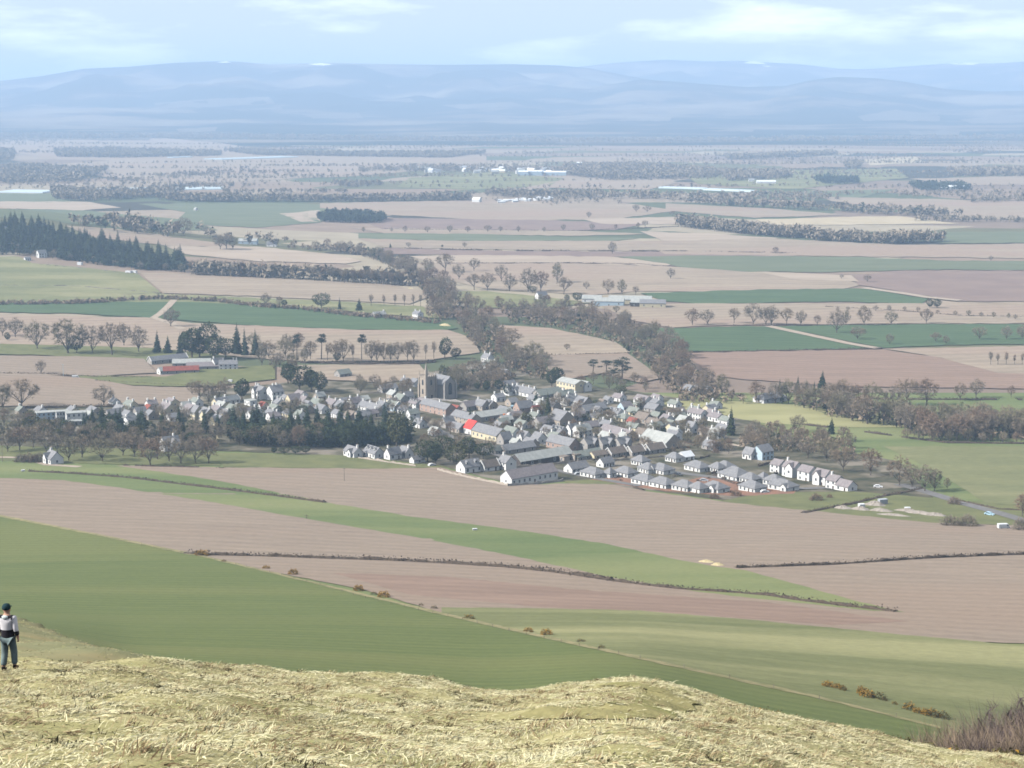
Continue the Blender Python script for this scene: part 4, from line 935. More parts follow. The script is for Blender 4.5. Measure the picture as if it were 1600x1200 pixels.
for poly, lb, kw in [
    ([(575,402),(640,432),(662,458),(668,496),(712,504),(738,540),(768,562),(850,602),(858,586),(830,556),(790,540),(768,508),(738,486),(704,456),(690,440),(652,424)], 'brown undergrowth filling the avenue wood', {'h': 5}),
    ([(440,389),(520,393),(575,403),(650,427),(600,399),(540,388)], 'brown undergrowth at the thin end of the avenue wood', {'h': 7}),
    ([(775,480),(850,480),(900,490),(980,502),(1030,522),(1080,572),(1112,602),(1190,632),(1062,630),(1012,578),(962,537),(862,513),(800,506)], 'brown undergrowth filling the second wood', {'h': 5}),
    ([(0,396),(60,400),(150,414),(230,423),(292,426),(285,412),(200,394),(120,376),(60,362),(0,354)], 'dark undergrowth under the conifers of the knoll', {'h': 9, 'mats': [M_NEEDLE, M_PINE]}),
    ([(1180,628),(1290,634),(1340,652),(1480,668),(1600,672),(1600,690),(1450,690),(1400,668),(1330,660),(1240,634)], 'brown undergrowth of the right wood', {'h': 8}),
    ([(1150,692),(1200,666),(1330,690),(1345,714),(1250,710),(1160,702)], 'undergrowth behind the white terrace', {'h': 4, 'gap': 5}),
    ([(0,664),(110,674),(230,690),(340,698),(335,702),(200,702),(60,690),(0,688)], 'undergrowth of the left belt', {'h': 5, 'gap': 5, 'mats': [M_TWIG[2], M_EVER]}),
    ([(330,690),(440,700),(545,700),(640,694),(645,684),(520,688),(400,684)], 'dark undergrowth of the belt before the village', {'h': 8, 'gap': 5, 'mats': [M_EVER, M_NEEDLE]}),
    ([(700,614),(790,608),(805,590),(760,580),(705,594)], 'undergrowth round the churchyard', {'h': 5, 'gap': 5})]:
    undergrowth(poly, lb, **kw)

hedgerows('scattered hedgerow trees and copses breaking up the far plain')
undergrowth([(0,476),(110,474),(250,466),(330,470),(400,478),(480,484),(560,494),(690,505),(690,508),(560,497),(480,487),(400,481),(330,473),(250,469),(110,477),(0,480)], 'brown scrub of the hedge above the left wheat field', h=4.5, gap=3.5)
undergrowth([(298,427),(470,435),(646,445),(646,447),(470,438),(298,430)], 'twiggy mass of the plantation row', h=15, gap=5, mats=[M_TWIG[1], M_TWIG[3]])
# ------------------------------------------------------------------ hedges, walls and gorse
for line, h, wd, lb, kw in [
    ([(45,737),(120,741),(200,747),(290,758),(380,769),(450,778),(508,786)], 1.9, 1.8, 'dark hedge running along the upper green strip', {}),
    ([(288,866),(330,868),(420,870),(500,873),(600,876),(700,881),(790,887),(860,894),(930,904),(955,908)], 2.3, 1.8, 'long dark hedge across the nearest ploughed field', {'gaps': .004}),
    ([(955,908),(1060,921),(1150,927),(1200,931),(1250,939),(1330,949),(1410,958)], 1.9, 1.6, 'gappy dark hedge along the tapering green strip', {'gaps': .06}),
    ([(1152,888),(1300,883),(1450,873),(1600,861)], 2.0, 1.6, 'straight dark hedge between the ploughed fields at right', {'gaps': .005}),
    ([(0,584),(60,585),(150,590),(235,591)], 2.2, 2.0, 'dark hedge between the two ploughed fields at left', {}),
    ([(150,596),(240,601),(340,606)], 1.8, 2.0, 'dark hedge along the grass below the farm', {}),
    ([(470,567),(560,569),(650,569),(680,566)], 3.0, 3.0, 'thick dark hedge at the foot of the bare row', {}),
    ([(40,638),(130,636),(240,634)], 2.4, 2.0, 'dark hedge behind the school', {}),
    ([(852,556),(980,553)], 2.0, 2.2, 'dark hedge across the buff field by the second wood', {}),
    ([(1062,552),(1200,549),(1378,545)], 2.2, 2.4, 'dark hedge along the foot of the right green field', {}),
    ([(560,538),(745,540)], 1.4, 1.8, 'thin hedge behind the bare row', {}),
    ([(165,726),(230,729),(330,731),(375,733)], 1.4, 1.6, 'broken dark hedge standing partly for the edge shadow along the lawn at left', {'gaps': .1}),  # real hedge bits, joined by twigs put in for the field-edge shadow
    ([(1255,802),(1330,788),(1380,776),(1440,764)], 1.6, 2.2, 'dark hedge slanting across the lawn below the terrace', {}),
    ([(1494,782),(1560,796),(1600,808)], 1.3, 1.4, 'dark hedge beside the road at right', {}),
    ([(700,412),(900,411),(1000,413),(1060,418)], 2.0, 3, 'dark hedge between two buff fields on the plain', {}),
    ([(590,388),(800,392),(1060,393),(1240,396)], 2.6, 3.5, 'low lumpy hedge far out on the plain', {'gaps': .15}),
    ([(600,358),(900,361),(1060,354)], 2.0, 3.5, 'faint hedge under the row of small trees', {}),
    ([(1290,480),(1400,486),(1500,494),(1600,500)], 2.0, 3, 'dark hedge line on the right of the plain', {}),
    ([(1100,508),(1250,509),(1400,508)], 1.6, 2.5, 'low hedge under the right row of bare trees', {'gaps': .1}),
    ([(298,430),(480,438),(640,447)], 2.0, 3.0, 'dark undergrowth at the foot of the plantation row', {}),
    ([(1270,620),(1400,624),(1600,626)], 2.0, 2.5, 'dark hedge behind the right wood', {'gaps': .1}),
    ([(1240,662),(1330,672),(1480,692),(1600,696)], 1.8, 2.2, 'brown bank hedge above the pale pasture', {'gaps': .08})]:
    hedge(line, h, wd, lb, **kw)
for line, h, wd, lb in [([(0,443),(120,448),(252,459)], 1.2, .7, 'thin dry stone wall across the pasture below the knoll'),
                        ([(52,413),(130,420),(215,429)], 1.2, .7, 'dry stone wall at the top of the pasture below the knoll')]:
    hedge(line, h, wd, lb, M_DRYSTONE, name='stone_wall', cat='wall')
GP = [(318,869,9,0),(350,879,7,1),(413,889,7,0),(460,898,7,0),(563,923,9,0),(585,929,7,2),(600,933,7,0),(655,947,6,2),(675,952,7,2),(735,968,8,1),(822,989,7,0),(852,993,9,0),(906,1004,7,2),(942,1016,9,2),
      (1296,1074,10,0),(1308,1077,9,0),(1320,1080,9,1),(1345,1085,12,0),(1358,1090,11,0),(1370,1093,10,2),(1381,1096,9,2),(1400,1102,9,1),(1420,1110,10,1),(1434,1115,13,0),(1444,1118,13,0),(1455,1120,11,1),(1470,1124,11,2)]
for i, (px, py, h, v) in enumerate(GP):
    far = px < 1000
    plant(GO, px + RT.uniform(-4, 4), py, h * RT.uniform(.8, 1.6), ('gorse bush on the long dead-grass verge, %s' % ('in orange flower' if v == 0 else 'partly in flower' if v == 1 else 'dull brown without flower')) if far else ('gorse bush in the line at the right end of the verge, %s' % ('in orange flower' if v == 0 else 'partly in flower' if v == 1 else 'dull brown without flower')), 'gorse bushes on the verge' if far else 'gorse line at the right', var=v, wide=RT.uniform(.8, 1.7), ymin=140)
# ------------------------------------------------------------------ building materials
WALLS = {'white': material('white_harling', (0.80, 0.79, 0.76), (0.72, 0.71, 0.68), 0.6, coord='obj', contrast=(0.3, 0.7)), 'cream': material('cream_harling', (0.68, 0.60, 0.42), (0.60, 0.52, 0.36), 0.6, coord='obj'),
         'tan': material('tan_stone', (0.44, 0.375, 0.305), (0.33, 0.28, 0.235), 1.2, coord='obj'), 'pink': material('pink_stone', (0.46, 0.33, 0.27), (0.34, 0.25, 0.21), 1.2, coord='obj'),
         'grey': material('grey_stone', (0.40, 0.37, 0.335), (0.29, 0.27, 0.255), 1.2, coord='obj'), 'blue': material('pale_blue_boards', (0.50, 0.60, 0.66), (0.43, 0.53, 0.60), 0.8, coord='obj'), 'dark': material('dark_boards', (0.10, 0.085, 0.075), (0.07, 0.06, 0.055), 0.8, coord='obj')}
ROOFS = {'slate': material('slate_roof', (0.235, 0.232, 0.236), (0.16, 0.159, 0.17), 0.9, coord='obj', rough=0.6, spec=0.35), 'mauve': material('mauve_slate_roof', (0.255, 0.225, 0.225), (0.185, 0.162, 0.167), 0.9, coord='obj', rough=0.65, spec=0.3),
         'pale': material('pale_sheet_roof', (0.40, 0.405, 0.385), (0.30, 0.31, 0.295), 0.5, coord='obj', rough=0.6), 'green': material('mossy_slate_roof', (0.25, 0.265, 0.235), (0.18, 0.195, 0.175), 0.9, coord='obj', rough=0.7), 'brown': material('brown_tile_roof', (0.235, 0.195, 0.165), (0.165, 0.138, 0.12), 0.9, coord='obj', rough=0.8),
         'red': material('bright_red_roof', (0.62, 0.075, 0.06), (0.55, 0.06, 0.05), 0.5, coord='obj', rough=0.5), 'rust': material('rusty_red_roof', (0.30, 0.095, 0.07), (0.20, 0.07, 0.055), 0.6, coord='obj'), 'white': material('white_sheet_roof', (0.80, 0.82, 0.83), (0.74, 0.76, 0.78), 0.4, coord='obj', rough=0.5)}
M_GLASS = material('window_glass', (0.035, 0.045, 0.06), (0.02, 0.025, 0.035), 0.5, coord='obj', rough=0.12, spec=0.5)
M_FRAME = material('window_frame', (0.75, 0.75, 0.73), (0.7, 0.7, 0.68), 1.0, coord='obj')
M_DOOR = material('house_door', (0.10, 0.07, 0.055), (0.07, 0.05, 0.045), 1.0, coord='obj')
M_POT = material('chimney_pot', (0.42, 0.30, 0.20), (0.34, 0.24, 0.17), 1.0, coord='obj')

def _win():
    f = MB(); f.box((0, 0.02, .62), (1.12, .07, .1)); f.box((0, 0.02, -.62), (1.2, .1, .1)); f.box((-.53, 0.02, 0), (.1, .07, 1.14)); f.box((.53, 0.02, 0), (.1, .07, 1.14)); f.box((0, 0.025, 0), (.96, .05, .06))
    p = MB(); p.box((0, 0.0, 0), (.96, .06, 1.14))
    d = MB(); d.box((0, 0, 1.0), (.95, .08, 2.0))
    dk = MB(); dk.box((0.3, -0.06, 1.0), (.08, .05, .12))
    return f.mesh('frame', M_FRAME), p.mesh('window', M_GLASS), d.mesh('door', M_DOOR), dk.mesh('handle', M_FRAME)
ME_FRAME, ME_PANE, ME_DOOR, ME_HANDLE = _win()

def child(name, me, parent, loc=(0, 0, 0), rz=0.0, sc=None):
    o = link(name, me, parent); o.location = loc; o.rotation_euler = (0, 0, rz)
    if sc: o.scale = sc
    return o

def window(parent, loc, rz, sc=(1, 1, 1), frame=True):
    """pane proud of the wall with its frame as a sub-part; local -y faces out"""
    w = child('window', ME_PANE, parent, loc, rz, sc)
    if frame: child('frame', ME_FRAME, w, (0, -0.035, 0))
    return w

AX = {'A': math.radians(-52), 'B': math.radians(38)}
RH = random.Random(5)
def gable_roof(L, W, hw, rise, oh=0.35, th=0.22):
    mb = MB(); x = L / 2 + oh * .6; y = W / 2 + oh; k = rise / (W / 2); e = hw - oh * k
    ringf = lambda xx: [(xx, -y, e), (xx, 0, hw + rise), (xx, y, e), (xx, y, e + th), (xx, 0, hw + rise + th), (xx, -y, e + th)]
    mb.add(ringf(-x) + ringf(x), [(0, 6, 7, 1), (1, 7, 8, 2), (2, 8, 9, 3), (3, 9, 10, 4), (4, 10, 11, 5), (5, 11, 6, 0), (0, 1, 4, 5), (1, 2, 3, 4), (6, 11, 10, 7), (7, 10, 9, 8)])
    return mb
def hip_roof(L, W, hw, rise, oh=0.45):
    mb = MB(); x = L / 2 + oh; y = W / 2 + oh; r = max(0.05, L / 2 - W / 2 * 0.9); z = hw - 0.12
    v = [(-x, -y, z), (x, -y, z), (x, y, z), (-x, y, z), (-x, -y, z + .2), (x, -y, z + .2), (x, y, z + .2), (-x, y, z + .2), (-r, 0, hw + rise), (r, 0, hw + rise)]
    mb.add(v, [(0, 3, 2, 1), (0, 1, 5, 4), (1, 2, 6, 5), (2, 3, 7, 6), (3, 0, 4, 7), (4, 5, 9, 8), (5, 6, 9), (6, 7, 8, 9), (7, 4, 8)])
    return mb
def flat_roof(L, W, hw):
    mb = MB(); mb.box((0, 0, hw + .12), (L + .5, W + .5, .3)); return mb

HCOUNT = [0]
def house(px, py, ax, L, W, hw, rise, wall, roof, label, hip=False, flat=False, chim=(), nwin=3, storeys=1, group=None, name='house', cat='house', dorm=0, skew=False, porch=False, gwin=1, cgable=None, jit=4, door=True, big=1.0, pots=True, at_=None, chw='white'):
    """one building: walls > (nothing), roof > chimney > pot, window > frame, door > handle; ridge along local x, front = local -y"""
    HCOUNT[0] += 1
    q_ = .80 if name == 'bungalow' else .80 if L < 20 else .95; hw *= .94 if L < 20 else 1; rise *= .88 if L < 20 else 1; L *= q_; W *= q_; cgable = (cgable[0] * q_, cgable[1] * q_, cgable[2] * q_) if cgable else None
    p = at_ or at(px, py)
    e = link(name, None); e.location = (p.x, p.y, float(H(p.x, p.y)))
    a = AX.get(ax, ax) if isinstance(ax, str) else math.radians(ax)
    e.rotation_euler = (0, 0, a + math.radians(RH.uniform(-jit, jit)))
    tag(e, label, cat, group)
    hx, hy = L / 2, W / 2
    wl = MB(); b = -0.8
    if hip or flat:
        wl.add([(-hx, -hy, b), (hx, -hy, b), (hx, hy, b), (-hx, hy, b), (-hx, -hy, hw), (hx, -hy, hw), (hx, hy, hw), (-hx, hy, hw)], [(0, 1, 5, 4), (1, 2, 6, 5), (2, 3, 7, 6), (3, 0, 4, 7), (4, 5, 6, 7)])
    else:
        wl.add([(-hx, -hy, b), (hx, -hy, b), (hx, hy, b), (-hx, hy, b), (-hx, -hy, hw), (hx, -hy, hw), (hx, hy, hw), (-hx, hy, hw), (-hx, 0, hw + rise), (hx, 0, hw + rise)],
               [(0, 1, 5, 4), (2, 3, 7, 6), (1, 2, 6, 9, 5), (3, 0, 4, 8, 7), (4, 5, 9, 8), (6, 7, 8, 9)])
    if cgable is not None:      # a cross gable standing forward from the front
        gx, gw, gr = cgable; q = 1.1; k = gw / 2; zt = hw + gr
        wl.add([(gx - k, -hy - q, b), (gx + k, -hy - q, b), (gx + k, -hy - q, hw), (gx, -hy - q, zt), (gx - k, -hy - q, hw), (gx - k, -hy + .02, b), (gx + k, -hy + .02, b), (gx + k, -hy + .02, hw), (gx - k, -hy + .02, hw)], [(0, 1, 2, 3, 4), (1, 6, 7, 2), (5, 0, 4, 8)])
    wo = wl.build('walls', WALLS[wall], e)
    rf = flat_roof(L, W, hw) if flat else hip_roof(L, W, hw, rise) if hip else gable_roof(L, W, hw, rise)
    if cgable is not None:
        gx, gw, gr = cgable; q = 1.35; k = gw / 2 + .25; zt = hw + gr + .12; back = min(hy, gr / (rise / hy))
        rf.add([(gx - k, -hy - q, hw - .1), (gx, -hy - q, zt), (gx + k, -hy - q, hw - .1), (gx - k, -hy, hw - .1), (gx, -hy + back, zt), (gx + k, -hy, hw - .1), (gx - k, -hy - q, hw + .1), (gx, -hy - q, zt + .2), (gx + k, -hy - q, hw + .1), (gx - k, -hy, hw + .1), (gx, -hy + back, zt + .2), (gx + k, -hy, hw + .1)],
               [(6, 7, 10, 9), (7, 8, 11, 10), (0, 1, 7, 6), (1, 2, 8, 7), (0, 3, 4, 1), (1, 4, 5, 2), (0, 6, 9, 3), (2, 5, 11, 8)])
    ro = rf.build('roof', ROOFS[roof], e)
    if skew:
        for s in (-1, 1):
            m = MB(); k = rise / hy; x = s * (hx + .32); y = hy + .4; z = hw - .4 * k
            m.add([(x - .2, -y, z + .1), (x + .2, -y, z + .1), (x - .2, 0, hw + rise + .1), (x + .2, 0, hw + rise + .1), (x - .2, y, z + .1), (x + .2, y, z + .1), (x - .2, -y, z + .5), (x + .2, -y, z + .5), (x - .2, 0, hw + rise + .55), (x + .2, 0, hw + rise + .55), (x - .2, y, z + .5), (x + .2, y, z + .5)],
                  [(6, 7, 9, 8), (8, 9, 11, 10), (0, 6, 8, 2), (2, 8, 10, 4), (1, 3, 9, 7), (3, 5, 11, 9), (0, 1, 7, 6), (4, 10, 11, 5)])
            m.build('gable_coping', WALLS['white'], ro)
    for c in chim:
        m = MB(); x = c * (hx - .5); zt = hw + (rise if not flat else .3)
        m.box((x, 0, zt + .4), (.8, 1.05, 1.9)); m.box((x, 0, zt + 1.4), (.95, 1.2, .16))
        co = m.build('chimney', WALLS[chw], ro)
        if pots:
            pm = MB()
            for yy in (-.32, .32): pm.tube((x, yy, zt + 1.45), (x, yy, zt + 1.95), .17, .13, 7)
            pm.build('pot', M_POT, co)
    fh = hw / storeys
    for s in range(storeys):
        z = s * fh + fh * .55
        for sy, rz in ((-1, 0.0), (1, math.pi)):
            nn = nwin if sy < 0 else max(1, nwin - 1)
            for i in range(nn):
                x = -hx + L * (i + .5) / nn
                if sy < 0 and cgable is not None and abs(x - cgable[0]) < cgable[1] / 2: continue
                if door and s == 0 and sy < 0 and i == nn // 2 and nn > 1:
                    d = child('door', ME_DOOR, e, (x, sy * (hy + .02), 0), rz); child('handle', ME_HANDLE, d)
                else:
                    window(e, (x, sy * (hy + .015), z), rz, (1.15 * big, 1, min(1.25, fh / 2.3)))
    for g in range(gwin):
        for sx, rz in ((-1, -math.pi / 2), (1, math.pi / 2)):
            window(e, (sx * (hx + .015), (g - (gwin - 1) / 2) * W * .45, fh * .55 + (fh if storeys > 1 else 0)), rz, (1.0, 1, min(1.1, fh / 2.4)))
    if cgable is not None: window(e, (cgable[0], -hy - 1.115, hw * .62), 0, (1.2, 1, 1.1))
    for i in range(dorm):
        x = -hx + L * (i + .5) / dorm; k = rise / hy; y0 = -hy * .62; z0 = hw + (hy + y0) * k
        m = MB(); m.add([(x - .8, y0, z0 - .2), (x + .8, y0, z0 - .2), (x + .8, y0, z0 + 1.15), (x, y0, z0 + 1.9), (x - .8, y0, z0 + 1.15), (x - .8, y0 + 1.9, z0 + 1.15), (x + .8, y0 + 1.9, z0 + 1.15), (x, y0 + 2.6, z0 + 1.9)], [(0, 1, 2, 3, 4), (1, 6, 2), (0, 4, 5)])
        do = m.build('dormer', WALLS[wall], ro)
        r2 = MB(); r2.add([(x - 1.0, y0 - .25, z0 + 1.0), (x, y0 - .25, z0 + 1.95), (x + 1.0, y0 - .25, z0 + 1.0), (x - 1.0, y0 + 2.0, z0 + 1.0), (x, y0 + 2.8, z0 + 1.95), (x + 1.0, y0 + 2.0, z0 + 1.0)], [(0, 1, 4, 3), (1, 2, 5, 4)]); r2.build('dormer_roof', ROOFS[roof], ro)
        window(e, (x, y0 - .03, z0 + .55), 0, (.95, 1, .8))
    return e

# ------------------------------------------------------------------ the white bungalow estate on the right
g = 'white bungalows of the estate'
for px, py, L, W, lb, kw in [
    (901,737,15,8.5,'white bungalow with one dark gable window, just right of the long shaded house',dict(ax='B', rise=3.0, hip=False)),
    (946,729,10,7,'small white gabled bungalow behind the left end of the front row',dict(ax='B', rise=2.8, hip=False)),
    (927,745,14,10,'leftmost hipped bungalow of the front row',{}), (953,746,6,6,'small white garage between the two leftmost front bungalows',dict(nwin=1)),
    (978,744,13,9.5,'second hipped bungalow of the front row, above the grassy gap',{}), (1001,726,10,8,'low white bungalow backing onto the stone cottages',{}),
    (1013,738,11,9,'white bungalow half hidden behind the front row, left of the two gabled one',{}), (1034,739,14,10,'bungalow with two white front gables and a broad grey roof',dict(cgable=(-3, 4.5, 2.2))),
    (1007,756,14,9.5,'bungalow at the left end of the long red garden strip',{}), (1036,761,15,10,'bungalow in the middle of the long red garden strip',{}),
    (1070,766,13,9.5,'bungalow above the right end of the long red garden strip',{}), (1092,769,10,8,'bungalow with a grey car port front, low in the front row',dict(nwin=2)),
    (1118,768,14,10,'front bungalow with a stepped white wall beside the reddish bush',dict(cgable=(2.5, 4.5, 2.0))), (1090,735,15,10,'long hipped bungalow at the top of the estate, left of the lane',{}),
    (1121,737,9,8,'small bungalow between the long hipped one and the largest roof',{}), (1133,735,11,9,'bungalow tucked behind the left of the largest roof',{}), (1149,748,18,14,'bungalow with the largest grey hipped roof, in the middle of the estate',dict(rise=4.4)),
    (1173,754,11,9,'bungalow right of the largest roof, behind the front row',{}), (1193,753,6,6.5,'narrow white garage below the white terrace',dict(nwin=1)), (1210,757,11,9,'bungalow behind the orange chippings at the right end',{}),
    (1224,765,16,10,'rightmost front bungalow with a pale blue gable',dict(cgable=(5, 4.5, 2.0))), (1176,767,14,10,'front bungalow left of the rightmost one',{}), (1054,721,10,8,'low white bungalow beside the dazzling white roof',{})]:
    a = dict(ax='A', rise=3.1, hip=True, nwin=4); a.update(kw)
    house(px, py, a.pop('ax'), L, W, 2.7, a.pop('rise'), 'white', 'slate', lb, group=g, name='bungalow', cat='bungalow', **a)
house(1071, 718, 'B', 9, 8, 2.4, 2.6, 'white', 'white', 'bungalow with a dazzling white sunlit roof above the estate', name='bungalow', cat='bungalow', group=g, nwin=2)
# ------------------------------------------------------------------ stepped white terrace
g = 'tall white terraced houses stepping down the right edge'
for i, (px, py, L, hw, rs, cg, lb, ch) in enumerate([(1217,738,8,4.8,2.6,None,'leftmost and highest house of the tall white stepped terrace',()), (1238,744,10,5.4,3.2,(2.0,6,2.9),'tall gabled house with a chimney, second from the left in the white terrace',(-.9,)), (1262,750,10,5.2,2.8,None,'third house of the white terrace, with a plain eaves front',()),
                                              (1286,757,10,5.2,3.2,(-1.0,5,2.9),'gabled house fourth from the left in the white terrace',()), (1305,763,8,4.6,2.6,None,'fifth house of the white terrace, with a small gable chimney',(-.8,)), (1322,766,10,2.8,2.8,None,'low rightmost house of the white terrace',())]):
    house(px, py, 'A', L, 8.5, hw, rs, 'white', 'mauve', lb, group=g, name='terraced_house', cat='house', storeys=2 if hw > 4 else 1, nwin=2, chim=ch, cgable=cg, jit=1.0)
# ------------------------------------------------------------------ the lower edge of the village
house(827, 752, 'B', 31, 9.5, 4.0, 3.4, 'white', 'mauve', 'long white gabled house whose shaded blue front faces the ploughed field', nwin=9, gwin=1, jit=0, big=.9)
house(733, 737, 'B', 14, 9.5, 3.6, 3.6, 'white', 'slate', 'white gabled house with two dormers beside the evergreen dome', nwin=3, dorm=2, jit=1)
house(764, 735, 'B', 12, 7, 2.8, 3.4, 'white', 'brown', 'house with a bold white gable coping behind the long white house', skew=True, nwin=2, jit=1)
house(792, 733, 'A', 9, 9, 4.6, 3.4, 'white', 'slate', 'tall white house rising behind the left end of the long house', storeys=2, nwin=2, chim=(-.8,), jit=1)
house(846, 722, 'B', 38, 10.5, 3.4, 3.2, 'dark', 'pale', 'very long grey roofed barn behind the long white house', nwin=7, gwin=0, name='barn', cat='barn', jit=0)
house(882, 722, 'A', 5, 5, 3.4, .4, 'tan', 'brown', 'square tan stone shed at the end of the long barn', flat=True, nwin=1, gwin=0, name='shed', cat='shed'); house(899, 719, 'A', 5, 5, 3.6, .4, 'tan', 'brown', 'second square stone shed, right of the first', flat=True, nwin=1, gwin=0, name='shed', cat='shed')
house(552, 713, 'A', 13, 7.5, 3.2, 3.0, 'white', 'slate', 'leftmost white cottage at the foot of the dark belt', nwin=4, chim=(.9,), jit=1, cgable=(2, 4, 2.2))
house(584, 714, 'A', 14, 8, 3.2, 3.4, 'white', 'slate', 'white cottage with dormers, second from the left below the dark belt', nwin=4, dorm=3, jit=1)
house(614, 717, 'B', 10, 7, 3.4, 3.6, 'white', 'slate', 'white cottage with a steep sunlit gable and chimney below the dark belt', nwin=2, chim=(-.9,), jit=1)
house(634, 714, 'A', 9, 7, 3.2, 3.2, 'white', 'slate', 'white cottage with a gable chimney, rightmost below the dark belt', nwin=3, chim=(.9,), jit=1)
house(652, 723, 'B', 9, 5.5, 2.3, 2.0, 'white', 'slate', 'small white gabled garage by the field edge', nwin=1, gwin=0, name='garage', cat='garage', jit=1)
house(84, 724, 'A', 12, 9, 3.6, 4.0, 'white', 'slate', 'pale house with a broad bluish roof at the field edge, far left', nwin=3, cgable=(-1.5, 5, 3.2), chim=(-.6,))
house(266, 704, 'B', 12, 9, 5.0, 4.0, 'white', 'slate', 'white Victorian house half hidden by the trees of the left belt', storeys=2, nwin=2, chim=(.5,), cgable=(1, 5, 3))
# ------------------------------------------------------------------ centre
house(684, 645, 'A', 30, 8.5, 4.6, 3.0, 'pink', 'slate', 'upper half of the long stone terrace on the main street', nwin=6, storeys=2, chim=(-.95, .2), jit=0, name='terraced_house', group='long stone terrace'); house(728, 662, 'A', 22, 8.5, 4.4, 3.0, 'tan', 'slate', 'lower half of the long stone terrace on the main street', nwin=5, storeys=2, chim=(.9,), jit=0, name='terraced_house', group='long stone terrace')
house(650, 639, 'A', 11, 8, 4.4, 2.6, 'white', 'mauve', 'bright white house with three dormers at the top of the long terrace', nwin=3, storeys=2, dorm=3, jit=0)
house(739, 677, 'A', 10, 11, 4.0, 4.6, 'white', 'red', 'house with a vivid red roof in the middle of the village', nwin=2, chim=(), jit=0)
house(766, 686, 'A', 25, 10, 4.2, 3.6, 'cream', 'slate', 'long cream walled house right of the red roof', nwin=6, jit=0)
house(789, 694, 'B', 9, 8, 3.6, 4.2, 'grey', 'slate', 'dark gabled stone house at the end of the long cream one', nwin=1, storeys=1)
house(800, 683, 'A', 13, 8, 3.6, 3.2, 'white', 'green', 'pale house with a greenish roof behind the dark gable', nwin=3); house(820, 690, 'A', 9, 8, 3.6, 3.4, 'white', 'slate', 'white two gabled house above the long barn', nwin=2, cgable=(1.5, 4, 2.6), chim=(-.9,)); house(806, 697, 'A', 7, 6, 2.6, 2.2, 'white', 'pale', 'small white outbuilding above the long barn', nwin=2, door=False); house(829, 699, 'A', 10, 8, 3.0, 3.0, 'tan', 'slate', 'low stone house directly above the long barn', nwin=3)
house(808, 706, 'B', 22, 8, 2.6, 2.6, 'grey', 'slate', 'long low slate building close behind the barn', nwin=4, gwin=0); house(781, 708, 'B', 13, 7, 2.4, 2.4, 'grey', 'green', 'low greenish roof left of the long low slate building', nwin=2)
house(753, 640, 'A', 12, 9, 3.6, 3.6, 'tan', 'slate', 'stone house with a pale front right of the churchyard', nwin=3, chim=(-.8,)); house(766, 640, 'A', 10, 8, 3.6, 3.4, 'tan', 'slate', 'house with two small white dormer gables behind the long grey shed', nwin=2, dorm=2); house(733, 640, 'B', 13, 9, 3.0, 3.4, 'grey', 'mauve', 'mauve roofed house left of the stone house by the churchyard', nwin=2)
house(765, 655, 'B', 34, 11, 3.2, 2.6, 'grey', 'pale', 'long low grey shed roof behind the orange digger', nwin=5, gwin=0, name='shed', cat='shed', jit=0); house(712, 643, 'A', 9, 6, 2.6, 2.0, 'pink', 'rust', 'small rust red roof behind the long terrace', nwin=1, name='shed', cat='shed')
house(664, 635, 'A', 15, 8, 3.0, 2.6, 'grey', 'mauve', 'mauve roof between the church and the long terrace', nwin=3); house(700, 668, 'B', 9, 8, 3.6, 3.8, 'grey', 'slate', 'dark gabled house in front of the long terrace', nwin=1, chim=(-.8,)); house(716, 675, 'A', 12, 8, 3.2, 3.0, 'tan', 'slate', 'low house left of the red roof', nwin=3); house(680, 680, 'A', 9, 7, 2.8, 2.8, 'white', 'pale', 'pale cottage among the gardens left of the red roof', nwin=2); house(656, 668, 'A', 9, 7, 3.2, 2.8, 'white', 'slate', 'small white house below the top of the long terrace', nwin=2, chim=(.8,)); house(645, 655, 'B', 9, 7, 4.2, 3.0, 'white', 'green', 'narrow white house with a greenish roof below the dormered one', nwin=1, storeys=2)
house(818, 647, 'B', 14, 9, 5.0, 4.4, 'pink', 'slate', 'tall stone house with twin pale gables', nwin=2, storeys=2, gwin=2); house(837, 648, 'B', 7, 6, 3.6, 3.0, 'pink', 'rust', 'narrow rust red gable right of the twin gabled house', nwin=1)
house(849, 668, 'B', 15, 10, 3.8, 3.6, 'grey', 'mauve', 'mauve roofed house left of the stone hall', nwin=2); house(877, 666, 'A', 15, 15, 5.4, 5.6, 'tan', 'slate', 'big square stone hall with a dark shaded gable', nwin=4, gwin=2, big=1.2, chim=(), jit=1, name='village_hall', cat='hall')
house(822, 618, 'A', 21, 9, 2.9, 3.2, 'white', 'slate', 'long white cottage with four chimneys behind the village', nwin=5, chim=(-.95, -.3, .35, .95), cgable=(-6, 4.5, 2.4)); house(797, 617, 'B', 9, 8, 3.6, 3.2, 'white', 'slate', 'narrow white house left of the long chimneyed cottage', nwin=1, chim=(-.8, .8)); house(855, 620, 'B', 22, 10, 2.6, 3.2, 'grey', 'green', 'broad greenish roof right of the long chimneyed cottage', nwin=4); house(793, 606, 'B', 14, 8, 2.6, 3.0, 'grey', 'slate', 'slate roof behind the long chimneyed cottage', nwin=3)
